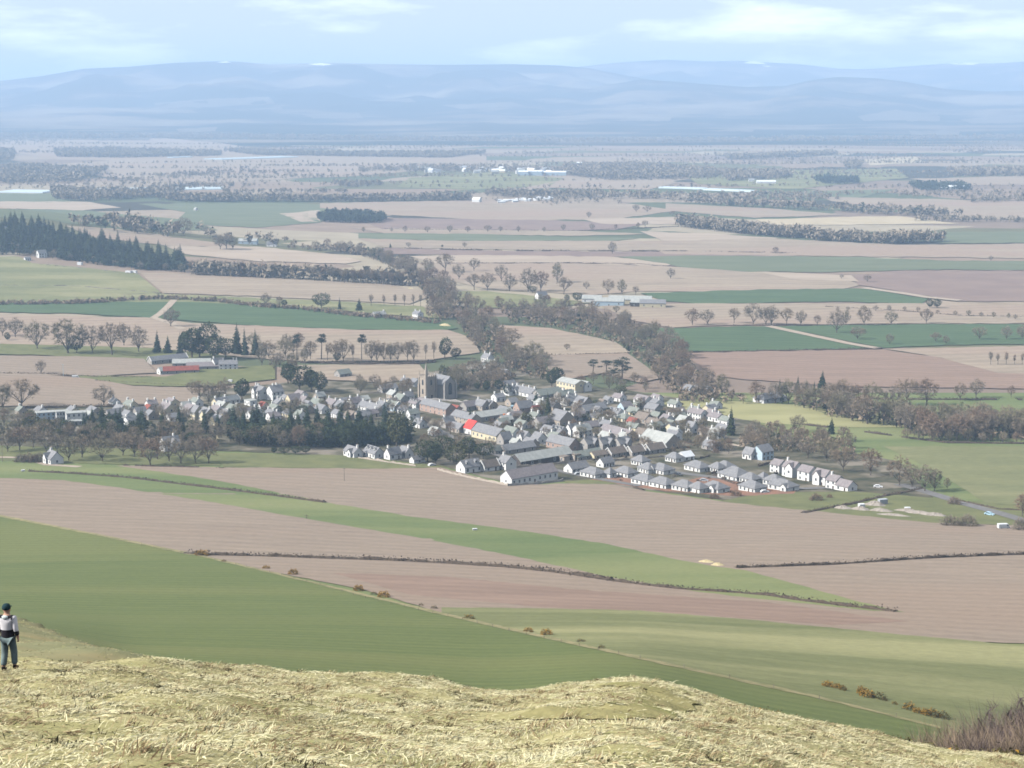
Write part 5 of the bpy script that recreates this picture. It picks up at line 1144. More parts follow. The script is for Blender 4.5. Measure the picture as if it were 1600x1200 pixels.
house(893, 610, 'A', 21, 11, 6.0, 2.2, 'cream', 'pale', 'large cream two storey house beside the pines', nwin=6, storeys=2, big=1.2, jit=0); house(914, 611, 'A', 9, 8, 5.0, 2.6, 'white', 'pale', 'white gabled wing right of the large cream house', nwin=2, storeys=2); house(882, 622, 'B', 16, 9, 3.0, 3.0, 'grey', 'green', 'greenish roof with a white chimney below the large cream house', nwin=3, chim=(-.2,)); house(893, 632, 'B', 16, 9, 3.0, 3.0, 'white', 'slate', 'slate roof with two white chimneys below the greenish one', nwin=3, chim=(-.6, .6)); house(911, 636, 'A', 12, 10, 3.6, 4.0, 'tan', 'slate', 'steep bluish roof with a stepped front right of the white chimneys', nwin=3, cgable=(3, 5, 3)); house(925, 645, 'B', 20, 9, 2.8, 3.0, 'grey', 'slate', 'long dull slate roof right of the stone hall', nwin=4)
house(768, 576, 'A', 14, 10, 3.4, 3.6, 'white', 'green', 'large white edged house with a green grey roof beside the avenue wood', nwin=4, skew=True, cgable=(3, 6, 3.2), chim=(-.8, .8)); house(762, 566, 'A', 11, 8, 4, 3.4, 'white', 'slate', 'white house with two chimneys behind the white edged one', nwin=3, chim=(-.9, .9)); house(787, 588, 'A', 11, 8, 3, 3, 'white', 'slate', 'small pale house right of the white edged one', nwin=2)
# right centre
for px, py, ax, L, W, hw, rs, wl, rf, lb, kw in [
    (950,630,'A',7,6,2.8,2.2,'white','slate','small white house at the top of the right centre',{}), (941,633,'A',6,5,2.4,2,'white','brown','tiny white house left of the small white one',{}), (1005,630,'A',14,9,2.9,3.0,'white','mauve','white house with a low mauve roof at the back edge of the village',dict(cgable=(4,4.5,2.2))),
    (962,651,'A',13,8,3.0,3.2,'white','slate','white cottage with a sunlit stepped front in the right centre',dict(dorm=2)), (977,641,'B',10,8,3.0,3.2,'blue','mauve','pale blue gabled house behind the sunlit cottage',{}), (991,649,'A',11,8,2.8,3.0,'cream','green','cream cottage right of the pale blue gable',{}),
    (934,647,'A',6,6,3.0,2.4,'white','slate','small white cube of a house left of the sunlit cottage',{}), (976,658,'A',11,9,2.6,3.2,'cream','green','cream bungalow with a hipped mossy roof and white chimney',dict(hip=True,chim=(.1,))), (1006,660,'A',13,9,3.2,3.6,'tan','brown','stone house with a dark right gable at the right centre',{}),
    (942,664,'A',6,6,2.8,2.4,'white','slate','little white house above the long lilac roof',{}), (966,684,'A',27,9,3.4,3.0,'grey','mauve','long lilac slate roof crossing the right centre',dict(nwin=6,chim=(.9,))), (894,681,'B',8,7,4.6,3.4,'white','slate','left one of two narrow white gables below the hall',dict(storeys=2,chim=(-.8,))), (909,682,'B',13,9,4.4,3.6,'white','pale','right one of two narrow white gables below the hall, with a long pale roof',dict(storeys=2,chim=(-.3,))), (873,680,'A',12,9,3,3.2,'white','slate','slate roofed house with a row of white dormers below the hall',dict(dorm=3)),
    (922,672,'B',12,8,3,3,'grey','mauve','mauve roof behind the pale roofed white house',{}), (1003,683,'A',9,7,3,2.8,'white','brown','white cottage left of the big pale barn',{}), (880,701,'A',20,9,3.6,3.4,'pink','slate','pink stone house with a long slate roof above the long barn',dict(nwin=5)), (867,690,'A',9,8,3.2,3,'white','green','white house left of the pink stone one',dict(chim=(-.8,))),
    (857,680,'A',10,8,3.2,3.2,'white','slate','white house with a dark gable left of the slate roofed one',{}), (842,692,'A',9,8,3.4,3.4,'white','slate','white gabled house right of the two gabled one',{}), (990,664,'A',9,7,2.6,2.4,'pink','rust','cottage with a small red roof in the right centre',{}), (1022,667,'A',12,8,2.8,3.0,'tan','brown','brown roofed cottage behind the big pale barn',{}),
    (1021,643,'A',13,9,2.6,3.2,'grey','slate','slate roof right of the cream cottage',{}), (1055,650,'B',17,9,2.6,3.0,'grey','brown','dark brown roof left of the white row at the back',{}), (1068,664,'A',9,8,3.4,3.0,'pink','pale','pink walled cottage near the orange skip',{}), (1081,676,'A',7,7,3.8,3.6,'white','slate','steep narrow gable right of the pink cottage',{}), (1093,669,'A',9,7,2.8,2.6,'white','mauve','white cottage with two dormers right of the narrow gable',dict(dorm=2)), (1047,668,'A',9,8,2.6,2.6,'grey','green','greenish roof beside the pink cottage',{}), (1104,680,'A',12,8,2.4,2.6,'tan','brown','brown roofed bungalow at the right edge of the centre',{}),
    (1113,702,'A',13,9,2.6,3.0,'grey','slate','bluish slate roof alone in the gardens right of the barn',dict(chim=(-.8,))), (1172,717,'A',8,7,3.4,3.6,'white','slate','white gable in front of the pale blue house',{}), (1191,717,'B',12,10,5.0,3.6,'blue','slate','large pale blue gabled house behind the estate',dict(storeys=2)), (1090,655,'A',15,8,4.6,2.8,'white','mauve','left half of the long white row at the back of the village',dict(storeys=2,nwin=5,chim=(-.9,.1),jit=0)), (1118,658,'A',13,8,3.4,2.6,'white','mauve','right half of the long white row at the back of the village',dict(storeys=1,nwin=4,chim=(-.5,.6),jit=0)),
    (1203,627,'B',22,11,2.8,3.4,'white','slate','low dark roofed house among the trees right of the village',dict(hip=True)), (1077,613,'A',8,7,3,2.8,'white','slate','left one of three faint white houses in the second wood',{}), (1090,614,'A',7,7,3,2.8,'white','slate','middle one of three faint white houses in the second wood',{}), (1105,615,'A',8,7,3,2.8,'blue','slate','pale blue rightmost house in the second wood',{})]:
    kw = dict(dict(nwin=3), **kw); house(px, py, ax, L, W, hw, rs, wl, rf, lb, **kw)
house(1032, 697, 'A', 23, 13, 4.0, 4.4, 'tan', 'pale', 'big barn with a pale sheet roof and a dark blue gable', nwin=1, gwin=1, name='barn', cat='barn', jit=0, door=False)
for i, (px, py, L, lb) in enumerate([(962,713,14,'left one of three dark roofed cottages with white copings'), (992,711,12,'middle one of three dark roofed cottages with white copings'), (1022,707,15,'right one of three dark roofed cottages with white copings')]):
    house(px, py, 'B', L, 8, 2.6, 3.2, 'grey', 'brown', lb, skew=True, nwin=3, group='dark roofed cottages', jit=0)
for px, lb in ((921,'left one of the three stone houses with dark gables'), (945,'middle one of the three stone houses with dark gables'), (972,'right one of the three stone houses with dark gables')):
    house(px, 703, 'B', 11, 8.5, 4.6, 3.6, 'grey', 'slate', lb, storeys=2, nwin=2, chim=(-.9, .9), chw='grey', cgable=(2, 4.5, 3), group='stone houses with dark gables', jit=1)
house(916, 716, 'B', 20, 8, 2.4, 2.4, 'grey', 'green', 'low greenish roof right of the square sheds', nwin=4, gwin=0); house(934, 716, 'B', 12, 7, 2.4, 2.2, 'cream', 'brown', 'low cream gabled cottage left of the dark roofed ones', nwin=2)
# ------------------------------------------------------------------ left part
for px, py, L, W, hw, wl, lb in [(72,655,14,9,5,'blue','leftmost flat roofed white school block'), (97,656,9,8,6,'white','middle flat roofed school block with a dark right side'), (119,658,15,10,6,'white','rightmost and widest flat roofed school block'), (116,664,12,7,2.8,'grey','low grey annexe below the widest school block')]:
    house(px, py, 20 if wl != 'grey' else 15, L, W, hw, .3, wl, 'pale', lb, flat=True, nwin=4, storeys=2 if hw > 4 else 1, name='school_block', cat='school', group='flat roofed school blocks', jit=1)
for px, py, ax, L, W, hw, rs, wl, rf, lb, kw in [
    (178,652,'B',13,8,3,3,'grey','slate','slate roof just right of the school conifers',{}), (200,658,'A',9,8,4.4,3,'white','slate','white house low at the edge of the left belt',dict(storeys=2)), (203,648,'A',8,7,3.6,3,'white','green','white gable above the low white house on the left',dict(chim=(.8,))), (219,651,'B',9,8,3.6,3.2,'grey','slate','grey house with a steep roof left of the cream three chimneyed one',{}), (233,645,'A',8,7,3.2,2.6,'white','rust','white cottage with a rust red roof edge',{}), (236,655,'A',9,8,3.4,3,'tan','slate','tan gabled house left of the cream one',{}),
    (262,648,'A',15,10,5,3.6,'cream','mauve','cream house with three white chimneys above the dark conifer',dict(storeys=2,chim=(-.95,0,.95),nwin=4)), (298,646,'A',10,8,3.6,3,'grey','mauve','mauve roofed house right of the three chimneyed one',{}), (308,655,'A',7,8,5.4,4.2,'cream','slate','narrow cream gabled tower house, left of a pair',dict(storeys=2)), (324,657,'A',12,9,5.4,3.4,'cream','slate','tall cream house with a low front wing',dict(storeys=2,nwin=3,chim=(.9,),cgable=(3,4,2.8))), (342,663,'A',10,9,3,3.6,'cream','slate','pale yellow gabled house at the top of the dark belt',dict(cgable=(0,7,3.4))),
    (360,630,'B',13,9,2.8,2.8,'white','pale','white ended house with a curved pale roof edge',dict(skew=True)), (392,633,'A',9,7,3.6,.4,'white','pale','small flat white building below the mansion',dict(flat=True)), (412,641,'A',7,7,3.4,2.6,'white','rust','white cottage with a red gable in front of the mansion',dict(cgable=(1,4,2.4))), (446,628,'A',6,5,3.2,2,'white','slate','white garage right of the mansion',{}), (459,631,'B',11,8,3.8,3.6,'cream','mauve','cream gabled cottage right of the white garage',{}), (474,631,'A',12,8,3,3,'cream','mauve','cream cottage with a long mauve roof',dict(chim=(.2,))),
    (448,640,'A',14,8,2.6,2.6,'grey','brown','dull brown roof below the white garage',{}), (481,639,'A',7,6,3.6,2.4,'white','slate','bright white square house below the cream cottages',{}), (498,636,'A',14,9,3,3.2,'tan','green','slate house with a white chimney in the left terrace',dict(chim=(-.6,))), (503,645,'A',11,8,3,3,'white','slate','white low house in front of the left terrace',{}), (520,637,'A',13,9,3.2,3.2,'tan','mauve','brownish roofed house in the middle of the left terrace',dict(chim=(-.9,.9))), (534,640,'A',9,9,3.2,3.2,'grey','slate','slate house at the right end of the left terrace',{}),
    (554,637,'B',10,8,4.2,3.4,'white','mauve','house with a very tall white chimney',dict(chim=(-.9,),storeys=2)), (582,645,'A',24,8,3.6,3,'white','slate','house with a long dazzling white front',dict(nwin=6,chim=(-.9,-.2,.5))), (598,640,'A',11,8,3.4,3,'white','slate','slate roofed house behind the dazzling white front',dict(chim=(-.8,.8))), (616,641,'A',13,9,3.4,3.4,'blue','green','house with a pale edged green grey roof left of the church',dict(skew=True)), (627,629,'A',11,8,3,3.4,'grey','green','steep green grey roof beside the church',{}), (566,656,'B',12,9,3.4,3.2,'tan','slate','house with a bluish roof among the trees below the white front',dict(chim=(.6,))), (549,655,'A',10,8,3,3,'tan','brown','brown house among the trees below the tall chimney',{}),
    (634,602,'A',8,7,3.4,2.6,'white','slate','white house behind the church field',dict(chim=(-.6,))), (649,603,'A',8,7,3,2.8,'white','slate','low white house just left of the church tower',{}), (536,589,'B',13,9,3,3.2,'grey','green','pale green roof among bare trees left of the church',{}), (606,612,'B',16,8,2.8,2.8,'grey','slate','dull slate roof between bare trees left of the church',{})]:
    kw = dict(dict(nwin=3), **kw); house(px, py, ax, L, W, hw, rs, wl, rf, lb, **kw)
house(407, 622, 'A', 14, 9, 5.6, 3.6, 'white', 'slate', 'left wing of the large white mansion', storeys=2, nwin=4, chim=(-.95, -.4), cgable=(-2, 4, 3), jit=0, name='mansion_wing', group='white mansion'); house(430, 624, 'B', 11, 11, 6.2, 4.4, 'white', 'slate', 'gabled main block of the large white mansion', storeys=2, nwin=3, chim=(-.4, .3), gwin=3, jit=0, name='mansion', group='white mansion')
# the farm above the village
for px, py, ax, L, W, hw, rs, wl, rf, lb, kw in [(262,566,'B',32,8,2.8,2.8,'grey','slate','long low grey farm roof at the back of the farm',dict(skew=True,nwin=5,gwin=0)), (300,572,8,30,9,3,2.6,'grey','pale','pale shed roof with white rooflights in the farm',dict(nwin=5,gwin=0)), (283,583,12,27,8,2.6,2.6,'grey','rust','rust red roofed farm shed in front',dict(nwin=4,gwin=0)),
    (318,577,8,26,9,2.8,2.6,'grey','mauve','long lilac shed roof below the farmhouse',dict(nwin=4,gwin=0)), (341,576,'B',11,8,4.8,4,'white','slate','farmhouse with a dazzling white gable',dict(storeys=2,chim=(-.9,))), (357,577,5,17,9,4.6,3,'white','slate','shaded wing of the farmhouse with white chimneys',dict(storeys=2,chim=(-.6,.6,.95),nwin=4)), (254,584,'B',8,7,2.8,2.6,'white','pale','small white shed at the left end of the farm',{})]:
    house(px, py, ax, L, W, hw, rs, wl, rf, lb, name='farmhouse' if 'farmhouse' in lb else 'farm_shed', cat='house' if 'farmhouse' in lb else 'shed', group='red roofed farm', jit=1, **kw)
# houses on the plain
for px, py, ax, L, W, hw, rs, wl, rf, lb, kw in [(653,498,'A',11,8,5.4,2.4,'white','slate','white two storey house at the right end of the left wheat field',dict(storeys=2,chim=(-.9,.9))), (592,495,'B',16,8,2.6,2.8,'grey','pale','low grey cottage on the edge of the left wheat field',dict(chim=(.9,))), (846,468,'B',14,8,4.4,4,'white','slate','white gabled cottage under the tallest trees on the plain',dict(storeys=2)),
    (65,402,'B',13,10,5,4.6,'white','slate','white gabled house at the foot of the wooded knoll',dict(storeys=2)), (8,364,'A',13,9,6,3,'white','slate','white house in a gap high on the wooded knoll',dict(storeys=2)), (43,407,'B',9,6,2.6,2.2,'white','slate','small pale shed by the field wall under the knoll',{})]:
    house(px, py, ax, L, W, hw, rs, wl, rf, lb, nwin=3, **kw)
for px, py, L, W, wl, rf, lb in [(925,473,20,12,'white','pale','white walled leftmost farm shed on the plain'), (952,477,30,16,'blue','pale','pale blue farm shed on the plain, second from the left'), (985,474,44,16,'cream','pale','longest farm shed on the plain, behind the blue one'), (1003,479,22,14,'dark','pale','dark fronted farm shed on the plain, right of the longest'), (1020,480,26,14,'cream','slate','rightmost farm shed on the plain, beside a white speck')]:
    house(px, py, -8, L, W, 4.5, 3, wl, rf, lb, nwin=3, gwin=0, name='farm_shed', cat='shed', group='farm sheds on the plain', jit=2)
for px, py, ax, L, W, hw, wl, rf, lb in [(306,329,'A',8,6,3,'white','pale','lone white speck of a house on the far green field'), (1490,296,-5,60,22,6,'white','white','long white roofed farm building far right'), (1471,297,-5,22,14,5,'grey','white','smaller farm building left of the long white roofed one'), (1197,287,-5,46,16,5,'white','white','long white shed far right of the distant village'), (1174,284,-5,16,10,5,'white','pale','small white house left of the far white shed'), (388,381,-5,26,12,4,'blue','pale','pale blue shed beyond the plantation row'), (425,385,-5,16,10,4,'white','slate','white cottage beyond the plantation row')]:
    house(px, py, ax, L, W, hw, 3, wl, rf, lb, nwin=2, gwin=0, chim=(), name='farm_building', cat='farm', group='far farm buildings')

# small cottages packed between the others
RC = random.Random(77)
_taken = [(o.location.x, o.location.y) for o in scene.objects if o.parent is None and o.get('category') in ('house', 'bungalow', 'barn', 'hall', 'shed', 'school')]
for (x0, x1, y0, y1), n, lb, gp in [((770, 1060, 625, 690), 34, 'small pale cottage squeezed between the larger houses of the village centre', 'small cottages in the centre'), ((1000, 1135, 635, 690), 10, 'small cottage in the gardens at the right of the centre', 'small cottages at the right'), ((175, 640, 618, 662), 34, 'small white cottage half hidden by trees in the left arm of the village', 'small cottages on the left'), ((20, 190, 645, 662), 5, 'small white house between trees near the school', 'small houses near the school')]:
    k = 0; tries = 0
    while k < n and tries < 900:
        tries += 1
        px, py = RC.uniform(x0, x1), RC.uniform(y0, y1)
        if x0 == 175: py = RC.uniform(632, 664) if px < 450 else RC.uniform(622, 658)
        p = at(px, py)
        if any((p.x - a) ** 2 + (p.y - b) ** 2 < 10.5 ** 2 for a, b in _taken): continue
        _taken.append((p.x, p.y)); k += 1
        house(px, py, RC.choice(['A', 'A', 'B']), RC.uniform(8, 12), RC.uniform(7, 8.5), RC.uniform(2.5, 3.6), RC.uniform(2.3, 3.0), RC.choice(['white', 'white', 'white', 'cream', 'tan']), RC.choice(['slate', 'slate', 'mauve', 'green', 'pale']), lb, name='cottage', cat='cottage', group=gp, nwin=2, chim=RC.choice([(), (-.8,), (.8,), (-.9, .9)]), jit=7, pots=False)
# ------------------------------------------------------------------ the church
def church():
    p = at(672, 622); e = link('church', None); e.location = p; e.rotation_euler = (0, 0, math.radians(-50))
    tag(e, 'pale stone church with a square tower, one tall corner pinnacle and a dark arched gable', 'church')
    st = WALLS['tan']; gs = WALLS['grey']; ty = -2.0
    t = MB(); t.box((0, ty, 7.0), (8.0, 8.0, 16)); t.box((0, ty, 15.0), (8.6, 8.6, .5))
    for x in (-1, 1):
        for y in (-1, 1): t.box((x * 4.05, ty + y * 4.05, 4.5), (1.3, 1.3, 11)); t.box((x * 4.0, ty + y * 4.0, 12), (.9, .9, 5.5))
    for i in range(-2, 3):
        for s in (-1, 1): t.box((i * 1.65, ty + s * 4.05, 15.7), (.85, .35, 1.0)); t.box((s * 4.05, ty + i * 1.65, 15.7), (.35, .85, 1.0))
    t.build('tower', st, e)
    q = MB(); q.tube((4.0, ty - 4.2, -.5), (4.0, ty - 4.2, 18.5), 1.35, 1.2, 8); q.tube((4.0, ty - 4.2, 18.5), (4.0, ty - 4.2, 25.5), 1.2, .06, 8); q.build('turret', st, e)
    for x, y in ((-3.9, -3.9), (-3.9, 3.9), (3.9, 3.9)):
        m = MB(); m.tube((x, ty + y, 15.2), (x, ty + y, 19.0), .55, .05, 6); m.build('pinnacle', st, e)
    L, Wd, hw, rs, cx, cy = 17, 10, 9.5, 5.5, 2.5, 8.5
    n = MB(); hx, hy = L / 2, Wd / 2
    n.add([(cx + x, cy + y, z) for x, y, z in [(-hx, -hy, -.8), (hx, -hy, -.8), (hx, hy, -.8), (-hx, hy, -.8), (-hx, -hy, hw), (hx, -hy, hw), (hx, hy, hw), (-hx, hy, hw), (-hx, 0, hw + rs), (hx, 0, hw + rs)]], [(0, 1, 5, 4), (2, 3, 7, 6), (1, 2, 6, 9, 5), (3, 0, 4, 8, 7), (4, 5, 9, 8), (6, 7, 8, 9)])
    for s in (-1, 1): n.box((cx + hx + .2, cy + s * (hy - .3), 4.5), (1.2, 1.2, 11)); n.tube((cx + hx + .2, cy + s * (hy - .3), 10), (cx + hx + .2, cy + s * (hy - .3), 13), .6, .05, 6)
    for i in range(3): n.box((cx - hx + 2 + i * 5.5, cy + hy + .4, 3.5), (1.0, 1.0, 8.5))
    n.build('nave', gs, e)
    r = gable_roof(L, Wd, hw, rs, .3, .3); r.v = [(x + cx, y + cy, z) for x, y, z in r.v]; r.build('roof', ROOFS['slate'], e)
    def lancet(x, y, z, w, h, rz):
        m = MB(); pts = [(-w / 2, 0), (w / 2, 0), (w / 2, h * .65)] + [(w / 2 * math.cos(a), h * .65 + h * .35 * math.sin(a)) for a in (.5, 1.0, 1.57, 2.14, 2.64)] + [(-w / 2, h * .65)]
        v = [(a, -.06, b) for a, b in pts] + [(a, .2, b) for a, b in pts]; n_ = len(pts)
        m.add(v, [tuple(range(n_))] + [(i, i + n_, (i + 1) % n_ + n_, (i + 1) % n_) for i in range(n_)])
        child('window', m.mesh('window', M_GLASS), e, (x, y, z), rz)
    lancet(cx + hx + .02, cy, 3.0, 3.0, 8.0, math.pi / 2)
    for i in range(3): lancet(cx - hx + 4.7 + i * 5.5, cy + hy + .02, 3, 1.5, 4.5, math.pi)
    lancet(0, ty - 4.02, 9.5, 1.6, 3.8, 0); lancet(0, ty - 4.02, 3.5, 1.4, 3.5, 0); lancet(4.02, ty, 9.5, 1.6, 3.8, math.pi / 2); lancet(-4.02, ty, 9.5, 1.6, 3.8, -math.pi / 2); lancet(-4.02, ty, 3.5, 1.4, 3.5, -math.pi / 2)
    d = child('door', ME_DOOR, e, (4.03, ty + .5, 0), math.pi / 2, (1.5, 1, 1.4)); child('handle', ME_HANDLE, d)
church()

# ------------------------------------------------------------------ polytunnels, the far village and the caravan park
M_POLY = material('polythene', (0.52, 0.60, 0.63), (0.45, 0.53, 0.56), 0.02, rough=0.4)
def tunnels(line, n, wd, lb):
    P0, P1 = at(*line[0]), at(*line[1]); d = P1 - P0; L = math.hypot(d.x, d.y); ang = math.atan2(d.y, d.x)
    mb = MB(); nx = Vector((-math.sin(ang), math.cos(ang), 0))
    o = link('polytunnels', None); o.location = P0; o.rotation_euler = (0, 0, ang); tag(o, lb, 'polytunnel', 'polytunnels on the plain')
    for k in range(n):
        mb = MB(); y = k * wd; prev = None
        for i, x in enumerate(np.linspace(0, L, max(2, int(L / 40)))):
            X = P0.x + math.cos(ang) * x + nx.x * y; Y = P0.y + math.sin(ang) * x + nx.y * y; z = float(H(X, Y)) - P0.z
            ring = [(x, y + wd * .48 * math.cos(a), z - .3 + 3.8 * math.sin(a)) for a in np.linspace(0, math.pi, 7)]
            b = len(mb.v); mb.v += ring
            if prev is not None:
                for j in range(6): mb.f.append((prev + j, prev + j + 1, b + j + 1, b + j)); mb.m.append(0)
            else: mb.f.append(tuple(range(b, b + 7))); mb.m.append(0)
            prev = b
        mb.f.append(tuple(range(prev + 6, prev - 1, -1))); mb.m.append(0)
        mb.build('cover', M_POLY, o)
tunnels(((195,298),(352,296)), 7, 9, 'long white polytunnels left of the middle distance'); tunnels(((125,297),(190,298)), 4, 9, 'short white polytunnels just left of the long ones'); tunnels(((0,301),(68,302)), 8, 9, 'white polytunnels cut by the left edge')
tunnels(((345,250),(465,246)), 9, 10, 'thin bright polytunnels above the others on the left'); tunnels(((268,247),(300,246)), 3, 10, 'tiny polytunnel by the hazy wood'); tunnels(((1030,294),(1100,296)), 3, 10, 'left part of the pale blue polytunnels right of centre'); tunnels(((1100,297),(1175,300)), 3, 10, 'right part of the pale blue polytunnels right of centre')
def simple(px, py, L, W, hw, rs, rz, wl, rf, name, cat, lb, grp):
    p = at(px, py); e = link(name, None); e.location = p; e.rotation_euler = (0, 0, rz); tag(e, lb, cat, grp)
    m = MB(); hx, hy = L / 2, W / 2
    m.add([(-hx, -hy, -.5), (hx, -hy, -.5), (hx, hy, -.5), (-hx, hy, -.5), (-hx, -hy, hw), (hx, -hy, hw), (hx, hy, hw), (-hx, hy, hw), (-hx, 0, hw + rs), (hx, 0, hw + rs)], [(0, 1, 5, 4), (2, 3, 7, 6), (1, 2, 6, 9, 5), (3, 0, 4, 8, 7)]); m.build('walls', WALLS[wl], e)
    gable_roof(L, W, hw, rs).build('roof', ROOFS[rf], e)
r = random.Random(3)
for i in range(34):
    px = 650 + 240 * r.random() ** .8; py = 267 + (px - 650) * .02 + r.uniform(-4, 3)
    simple(px, py, r.uniform(12, 20), r.uniform(8, 10), r.uniform(4, 7), 4, r.uniform(-1.2, .4), r.choice(['white', 'white', 'cream']), r.choice(['slate', 'white', 'pale']), 'village_house', 'house', 'one of the tiny pale houses of the far village in the haze', 'houses of the far village')
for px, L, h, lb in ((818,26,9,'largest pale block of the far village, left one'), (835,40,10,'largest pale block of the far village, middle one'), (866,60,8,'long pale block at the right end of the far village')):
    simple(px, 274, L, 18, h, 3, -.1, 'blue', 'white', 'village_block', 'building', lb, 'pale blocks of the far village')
for i in range(26):
    t = r.random(); simple(778 + 82 * t, 316 - 5 * t + r.uniform(-2.5, 2), r.uniform(9, 13), 4.5, 3.2, .7, r.uniform(-.6, .6), 'white', 'white', 'static_caravan', 'caravan', 'one of the white static caravans scattered in the park on the plain', 'white caravans in the park')
for px, py in [(745,316),(905,258),(950,262),(1010,258),(1040,262)]: simple(px, py, 16, 9, 5, 4, -.5, 'white', 'white', 'village_house', 'house', 'faint lone white house far out on the plain', 'far lone white houses')
# ------------------------------------------------------------------ the matted dead grass of the hill top
GRASS = [material('grass_cream', (0.64, 0.60, 0.385), (0.57, 0.53, 0.33), 3, spec=0.2), material('grass_straw', (0.56, 0.515, 0.305), (0.49, 0.45, 0.26), 3, spec=0.2),
         material('grass_tan', (0.43, 0.35, 0.20), (0.36, 0.285, 0.16), 3), material('grass_olive', (0.34, 0.335, 0.15), (0.28, 0.28, 0.12), 3), material('grass_brown', (0.22, 0.155, 0.085), (0.17, 0.12, 0.065), 3)]
PATH_LINE = [(828,1113),(880,1116),(940,1115),(1000,1109),(1036,1099),(1050,1089),(1040,1080),(1000,1072),(960,1068)]
PATHW = ground_hit([p[0] for p in PATH_LINE], [p[1] for p in PATH_LINE], 8)
def path_dist(x, y):
    d = np.full(x.shape, 1e9)
    for a, b in zip(PATHW[:-1], PATHW[1:]):
        ab = b[:2] - a[:2]; t = np.clip(((x - a[0]) * ab[0] + (y - a[1]) * ab[1]) / (ab @ ab + 1e-9), 0, 1)
        d = np.minimum(d, np.hypot(x - a[0] - t * ab[0], y - a[1] - t * ab[1]))
    return d

GRASS_SPUR = [GRASS[1], material('spur_blade_tan', (0.30, 0.265, 0.15), (0.24, 0.21, 0.12), 3), material('spur_blade_green', (0.225, 0.225, 0.115), (0.175, 0.18, 0.09), 3), GRASS[3], GRASS[2]]
def grass_sheet(name, label, n, y0, y1, lo, hi, per, length, width, upright=0.12, probs=(.36, .34, .16, .10, .04), rad=.17, mats=None):
    u = RNG.uniform(lo, hi, n * 3); y = np.sqrt(RNG.uniform(y0 ** 2, y1 ** 2, n * 3)); x = u * y
    keep = RNG.random(n * 3) < np.clip(.75 + .3 * wav(x, y, 77, 2.5), .45, 1)
    keep &= (path_dist(x, y) > .75) | (RNG.random(n * 3) < .33)
    if mats is None: keep &= (y < 44) | (x > -.222 * y)
    x, y = x[keep][:n], y[keep][:n]; n = len(x)
    az = -0.35 + 0.9 * wav(x, y, 78, 4.0) + RNG.normal(0, .6, n)
    tone = 1.3 * wav(x, y, 79, 2.6) + .8 * wav(x, y, 80, .8); tall = np.clip(.75 + .5 * wav(x, y, 81, 1.1), .35, 1.5)
    up = RNG.random(n) < upright
    X = np.repeat(x, per) + RNG.normal(0, rad, n * per); Y = np.repeat(y, per) + RNG.normal(0, rad, n * per)
    A = np.repeat(az, per) + RNG.normal(0, .55, n * per); U = np.repeat(up, per)
    el = np.where(U, RNG.uniform(.4, 1.1, n * per), RNG.uniform(-.05, .26, n * per))
    Ln = length * RNG.uniform(.55, 1.25, n * per) * np.repeat(tall, per) * np.where(U, .8, 1)
    W = width * RNG.uniform(.7, 1.4, n * per)
    Z = H(X, Y) + RNG.uniform(-.01, .035, n * per)
    dx, dy = np.cos(A) * np.cos(el), np.sin(A) * np.cos(el); dz = np.sin(el)
    sx, sy = -np.sin(A), np.cos(A)
    p0 = np.stack([X, Y, Z], -1); s = np.stack([sx, sy, RNG.normal(0, .5, n * per)], -1) * W[:, None] * .5
    p1 = p0 + np.stack([dx, dy, dz + .12], -1) * Ln[:, None] * .55
    p2 = p0 + np.stack([dx, dy, dz - .10], -1) * Ln[:, None]
    gz = H(p2[:, 0], p2[:, 1]) + .015; p2[:, 2] = np.maximum(p2[:, 2], gz)
    V = np.stack([p0 - s, p0 + s, p1 + s * .85, p1 - s * .85, p2 + s * .2, p2 - s * .2], 1).reshape(-1, 3)
    k = np.arange(n * per)[:, None] * 6
    Fc = np.concatenate([k + np.array([[0, 1, 2, 3]]), k + np.array([[3, 2, 4, 5]])], 1).reshape(-1, 4)
    t = np.clip(RNG.random(n * per) + .2 * np.repeat(tone, per), 0, .999)
    mi = np.searchsorted(np.cumsum(probs), t); mi = np.minimum(mi, 4)
    mi = np.where(U & (RNG.random(n * per) < .4), 4, mi)
    o = link(name, mesh_np(name, V, Fc, mats or GRASS, np.repeat(mi, 2)))
    return tag(o, label, 'grass', kind='stuff')
grass_sheet('dead_grass', 'matted straw coloured grass covering the hill top in front', 17000, 9, 58, -.42, .46, 26, .165, .0095, upright=.05, probs=(.22, .36, .20, .16, .06))
grass_sheet('spur_grass', 'shorter grey green grass on the spur behind the walker', 3000, 44, 116, -.37, -.20, 8, .11, .014, upright=.02, probs=(.0, .12, .62, .22, .04), rad=.3, mats=GRASS_SPUR)

grass_sheet('tussock_grass', 'small upright tussocks of brown and olive grass dotted over the hill top', 1500, 11, 57, -.42, .46, 34, .17, .011, upright=.7, probs=(.10, .28, .34, .20, .08), rad=.055)
